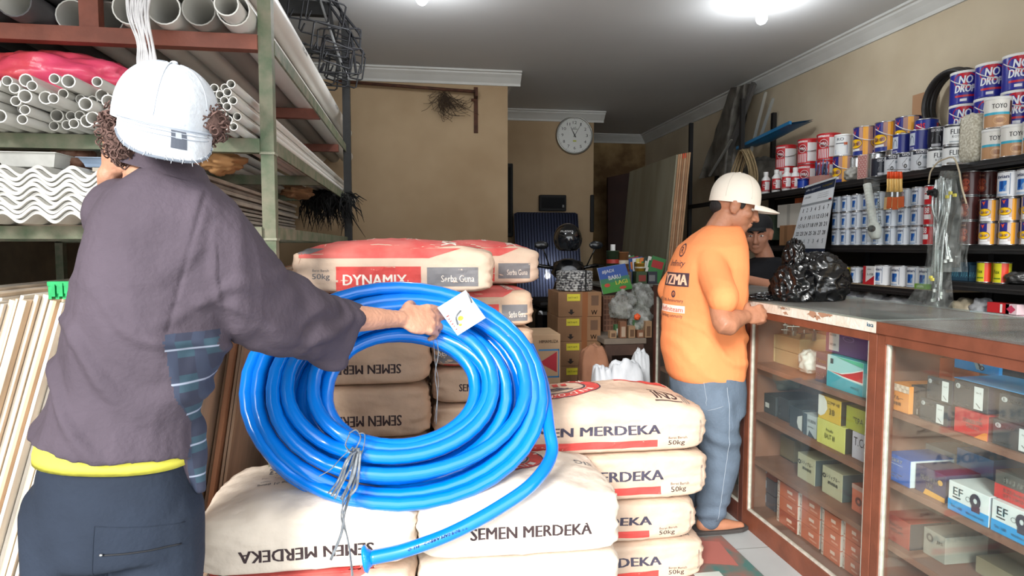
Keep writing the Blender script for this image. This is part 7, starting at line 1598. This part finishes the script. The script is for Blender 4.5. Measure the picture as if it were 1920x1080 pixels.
    b2 = BVHTree.FromPolygons([v.co for v in je.data.vertices], [list(p.vertices) for p in je.data.polygons])
    def oj(px, py):
        w = P(px, py, Y-.1); r = b2.ray_cast(Vector((w.x, 2.0, w.z))-L0, Vector((0, 1, 0))); return (r[0]+L0+Vector((0, -.0012, 0))) if r[0] else w
    b = MB(); st = plain((150, 160, 172), .8); b.tube([oj(1349-(0 if i < 10 else (i-10)*.9), 720+i*10) for i in range(26)], .0015, st, 5); b.tube([oj(1310+i*.5-2*(i > 5), 712+i*6) for i in range(8)], .0012, st, 5); b.tube([oj(1312+i*5, 762-i*2) for i in range(6)], .0012, st, 5); b.build('seam_stitching', t)
    for a_ in (aR, aL):
        b = MB(); b.loft([[Vector((a_.x+x, a_.y+y*w_, z)) for x, y in ((-.07, -1), (.05, -1.05), (.14, -.9), (.18, -.4), (.18, .4), (.14, .9), (.05, 1.05), (-.07, 1), (-.09, .5), (-.09, -.5))] for z, w_ in ((.0095, .044), (.021, .045), (.024, .043))], plain((60, 56, 54), .8), smooth=False); b.build('sandal', t)
    # hair under the cap
    hm = mat('black grey hair', (34, 30, 30), .8, var=.3, vscale=60, bump=.5, bscale=160); b = MB()
    b.ell((0, 0, 0), (1, 1, 1), hm, 28, 18, M=Rh @ Matrix.Translation((0, -.026, .030)) @ Matrix.Diagonal((.079, .082, .050, 1))); b.ell((0, 0, 0), (1, 1, 1), hm, 20, 12, M=Rh @ Matrix.Translation((0, -.070, -.012)) @ Matrix.Diagonal((.056, .036, .040, 1)))
    for s in (-1, 1): b.ell((0, 0, 0), (1, 1, 1), hm, 12, 8, M=Rh @ Matrix.Translation((s*.074, .022, .018)) @ Matrix.Diagonal((.008, .012, .026, 1)))
    b.build('hair', t)
    b = MB(); b.tube(smooth_path([Rh @ Vector((s*.024, .094, -.050)) for s in (-1, -.4)]+[Rh @ Vector((0, .100, -.046))]+[Rh @ Vector((s*.024, .094, -.050)) for s in (.4, 1)], 3), .0026, hm, 6); b.build('moustache', t)
    cm = mat('cream cap', (236, 226, 212), .8, var=.04, bump=.1, bscale=60); M = Rh @ Matrix.Translation((0, -.006, .036)) @ Matrix.Rotation(.16, 4, 'X')
    b = MB(); cap_dome(b, M, (.094, .112), .118, cm, plain((216, 206, 194), .9)); cp = b.build('cap', t)
    b = MB(); cap_brim(b, M, (.094, .110), cm, L=.088, drop=.020, mid=PI/2, half=.80); b.build('brim', cp)
orange_man()
# ============ the clerk in black behind the counter
def clerk():
    Y = 4.02; P = lambda x, y, yy=Y: atY(x, y, yy); b0 = P(1436, 500)
    t = thing('person', 'person in a black T-shirt and black cap standing behind the counter', 'person', (b0.x, Y, 0)); sk = skin_c
    hc = P(1421, 440); Rh = Matrix.Translation(hc) @ Matrix.Rotation(math.radians(143), 4, 'Z') @ Matrix.Rotation(-.22, 4, 'X')
    b = MB(); head(b, Rh, sk, 1.1); limb(b, [P(1424, 458), P(1434, 482), P(1440, 510)], [.055, .058, .08], sk)
    rings = []
    for (yp, x0, x1, d) in ((505, 1415, 1462, .07), (540, 1400, 1475, .1), (620, 1402, 1472, .11), (700, 1402, 1472, .12)):
        a = P(x0, yp); c = P(x1, yp); rings.append(ringE(((a.x+c.x)/2, Y, a.z), (c.x-a.x)/2, d))
    b.loft(rings, sk)
    shL = P(1478, 505, Y-.02); elL = P(1478, 560, Y-.10); haL = P(1462, 552, 3.62); shR = P(1405, 508, Y); elR = P(1392, 570, Y-.05)
    elL = Vector((elL.x+.03, Y-.14, 1.02)); wr = Vector((2.03, 3.74, CT+.035))
    limb(b, [shL, elL, wr], [.052, .042, .03], sk); limb(b, [shR, elR, Vector((2.0, 3.80, CT+.035))], [.05, .042, .03], sk)
    hand(b, basis(wr, Vector((-.7, -.7, -.05)), Vector((0, 0, 1))), sk, (.4, .4, .45, .5), .4, side=-1); hand(b, basis(Vector((2.0, 3.80, CT+.035)), Vector((-.9, -.4, -.05)), Vector((0, 0, 1))), sk, (.4, .4, .45, .5), .4, side=1)
    for s in (-1, 1):
        hp = Vector((b0.x+.08, Y+s*.09, .78)); limb(b, [hp, hp+Vector((0, 0, -.38)), Vector((hp.x, hp.y, .08))], [.075, .055, .038], sk); limb(b, [Vector((hp.x+.03, hp.y, .04)), Vector((hp.x-.14, hp.y, .025))], [.034, .022], sk)
    mesh_obj(remesh(b, .007, 2), 'body', t, [sk]); eyes(Rh, t, 1.1)
    km = cloth('black cotton', (20, 20, 24), var=.1); b = MB(); rings = []
    for (yp, x0, x1, d) in ((482, 1418, 1458, .07), (490, 1400, 1475, .10), (510, 1384, 1490, .125), (560, 1392, 1490, .135), (640, 1400, 1492, .14), (700, 1400, 1492, .14)):
        a = P(x0, yp); c = P(x1, yp); rings.append(ringE(((a.x+c.x)/2, Y, a.z), (c.x-a.x)/2, d, n=28))
    b.loft(rings, km); limb(b, [shL+Vector((-.03, 0, 0)), (shL+elL)/2+Vector((0, 0, -.02))], [.075, .07], km); limb(b, [shR, (shR+elR)/2], [.072, .068], km)
    s_ = mesh_obj(remesh(b, .010, 4, lambda p, n: .004*ridg(p, 6, Vector((3, 3, 3)))-.002), 'shirt', t, [km])
    b = MB(); p = P(1391, 505, Y-.135); f = lambda u, v: p+Vector((u, -.012-.0*u, v)); b.mring(f, .01, .01, .02, .035, .7, plain((190, 200, 190)), 16); b.mtext(f, 'mai', -.005, -.045, .04, .02, plain((200, 190, 60)), .02); b.build('chest_print', s_, label='small white and yellow chest print')
    tm = cloth('dark trousers', (34, 36, 42)); b = MB()
    for s in (-1, 1): hp = Vector((b0.x+.08, Y+s*.085, .80)); limb(b, [hp, hp+Vector((0, 0, -.38)), Vector((hp.x, hp.y, .1))], [.115, .085, .062], tm)
    mesh_obj(remesh(b, .012, 3), 'trousers', t, [tm])
    hm = mat('black hair', (18, 15, 15), .6, bump=.5, bscale=120); b = MB()
    b.ell((0, 0, 0), (1, 1, 1), hm, 28, 18, M=Rh @ Matrix.Translation((0, -.048, .018)) @ Matrix.Diagonal((.088, .082, .084, 1)))
    b.ell((0, 0, 0), (1, 1, 1), hm, 20, 12, M=Rh @ Matrix.Translation((0, -.06, -.04)) @ Matrix.Diagonal((.07, .05, .05, 1))); b.build('hair', t)
    b = MB(); b.tube(smooth_path([Rh @ Vector((s*.022, .103, -.048)) for s in (-1, -.4, .4, 1)], 3), .0013, plain((90, 60, 50), .8), 6); b.build('moustache', t)
    M = Rh @ Matrix.Translation((0, -.012, .062)) @ Matrix.Rotation(.22, 4, 'X'); b = MB(); cap_dome(b, M, (.092, .104), .080, plain((16, 16, 18), .8), plain((24, 24, 26), .8)); cp = b.build('cap', t)
    b = MB(); cap_brim(b, M, (.094, .106), plain((16, 16, 18), .8), L=.035, drop=.02, mid=PI/2, half=.7); b.build('brim', cp)
clerk()
for r_ in [v[0] if isinstance(v, tuple) else v for v in PR.values()]: kill(r_)
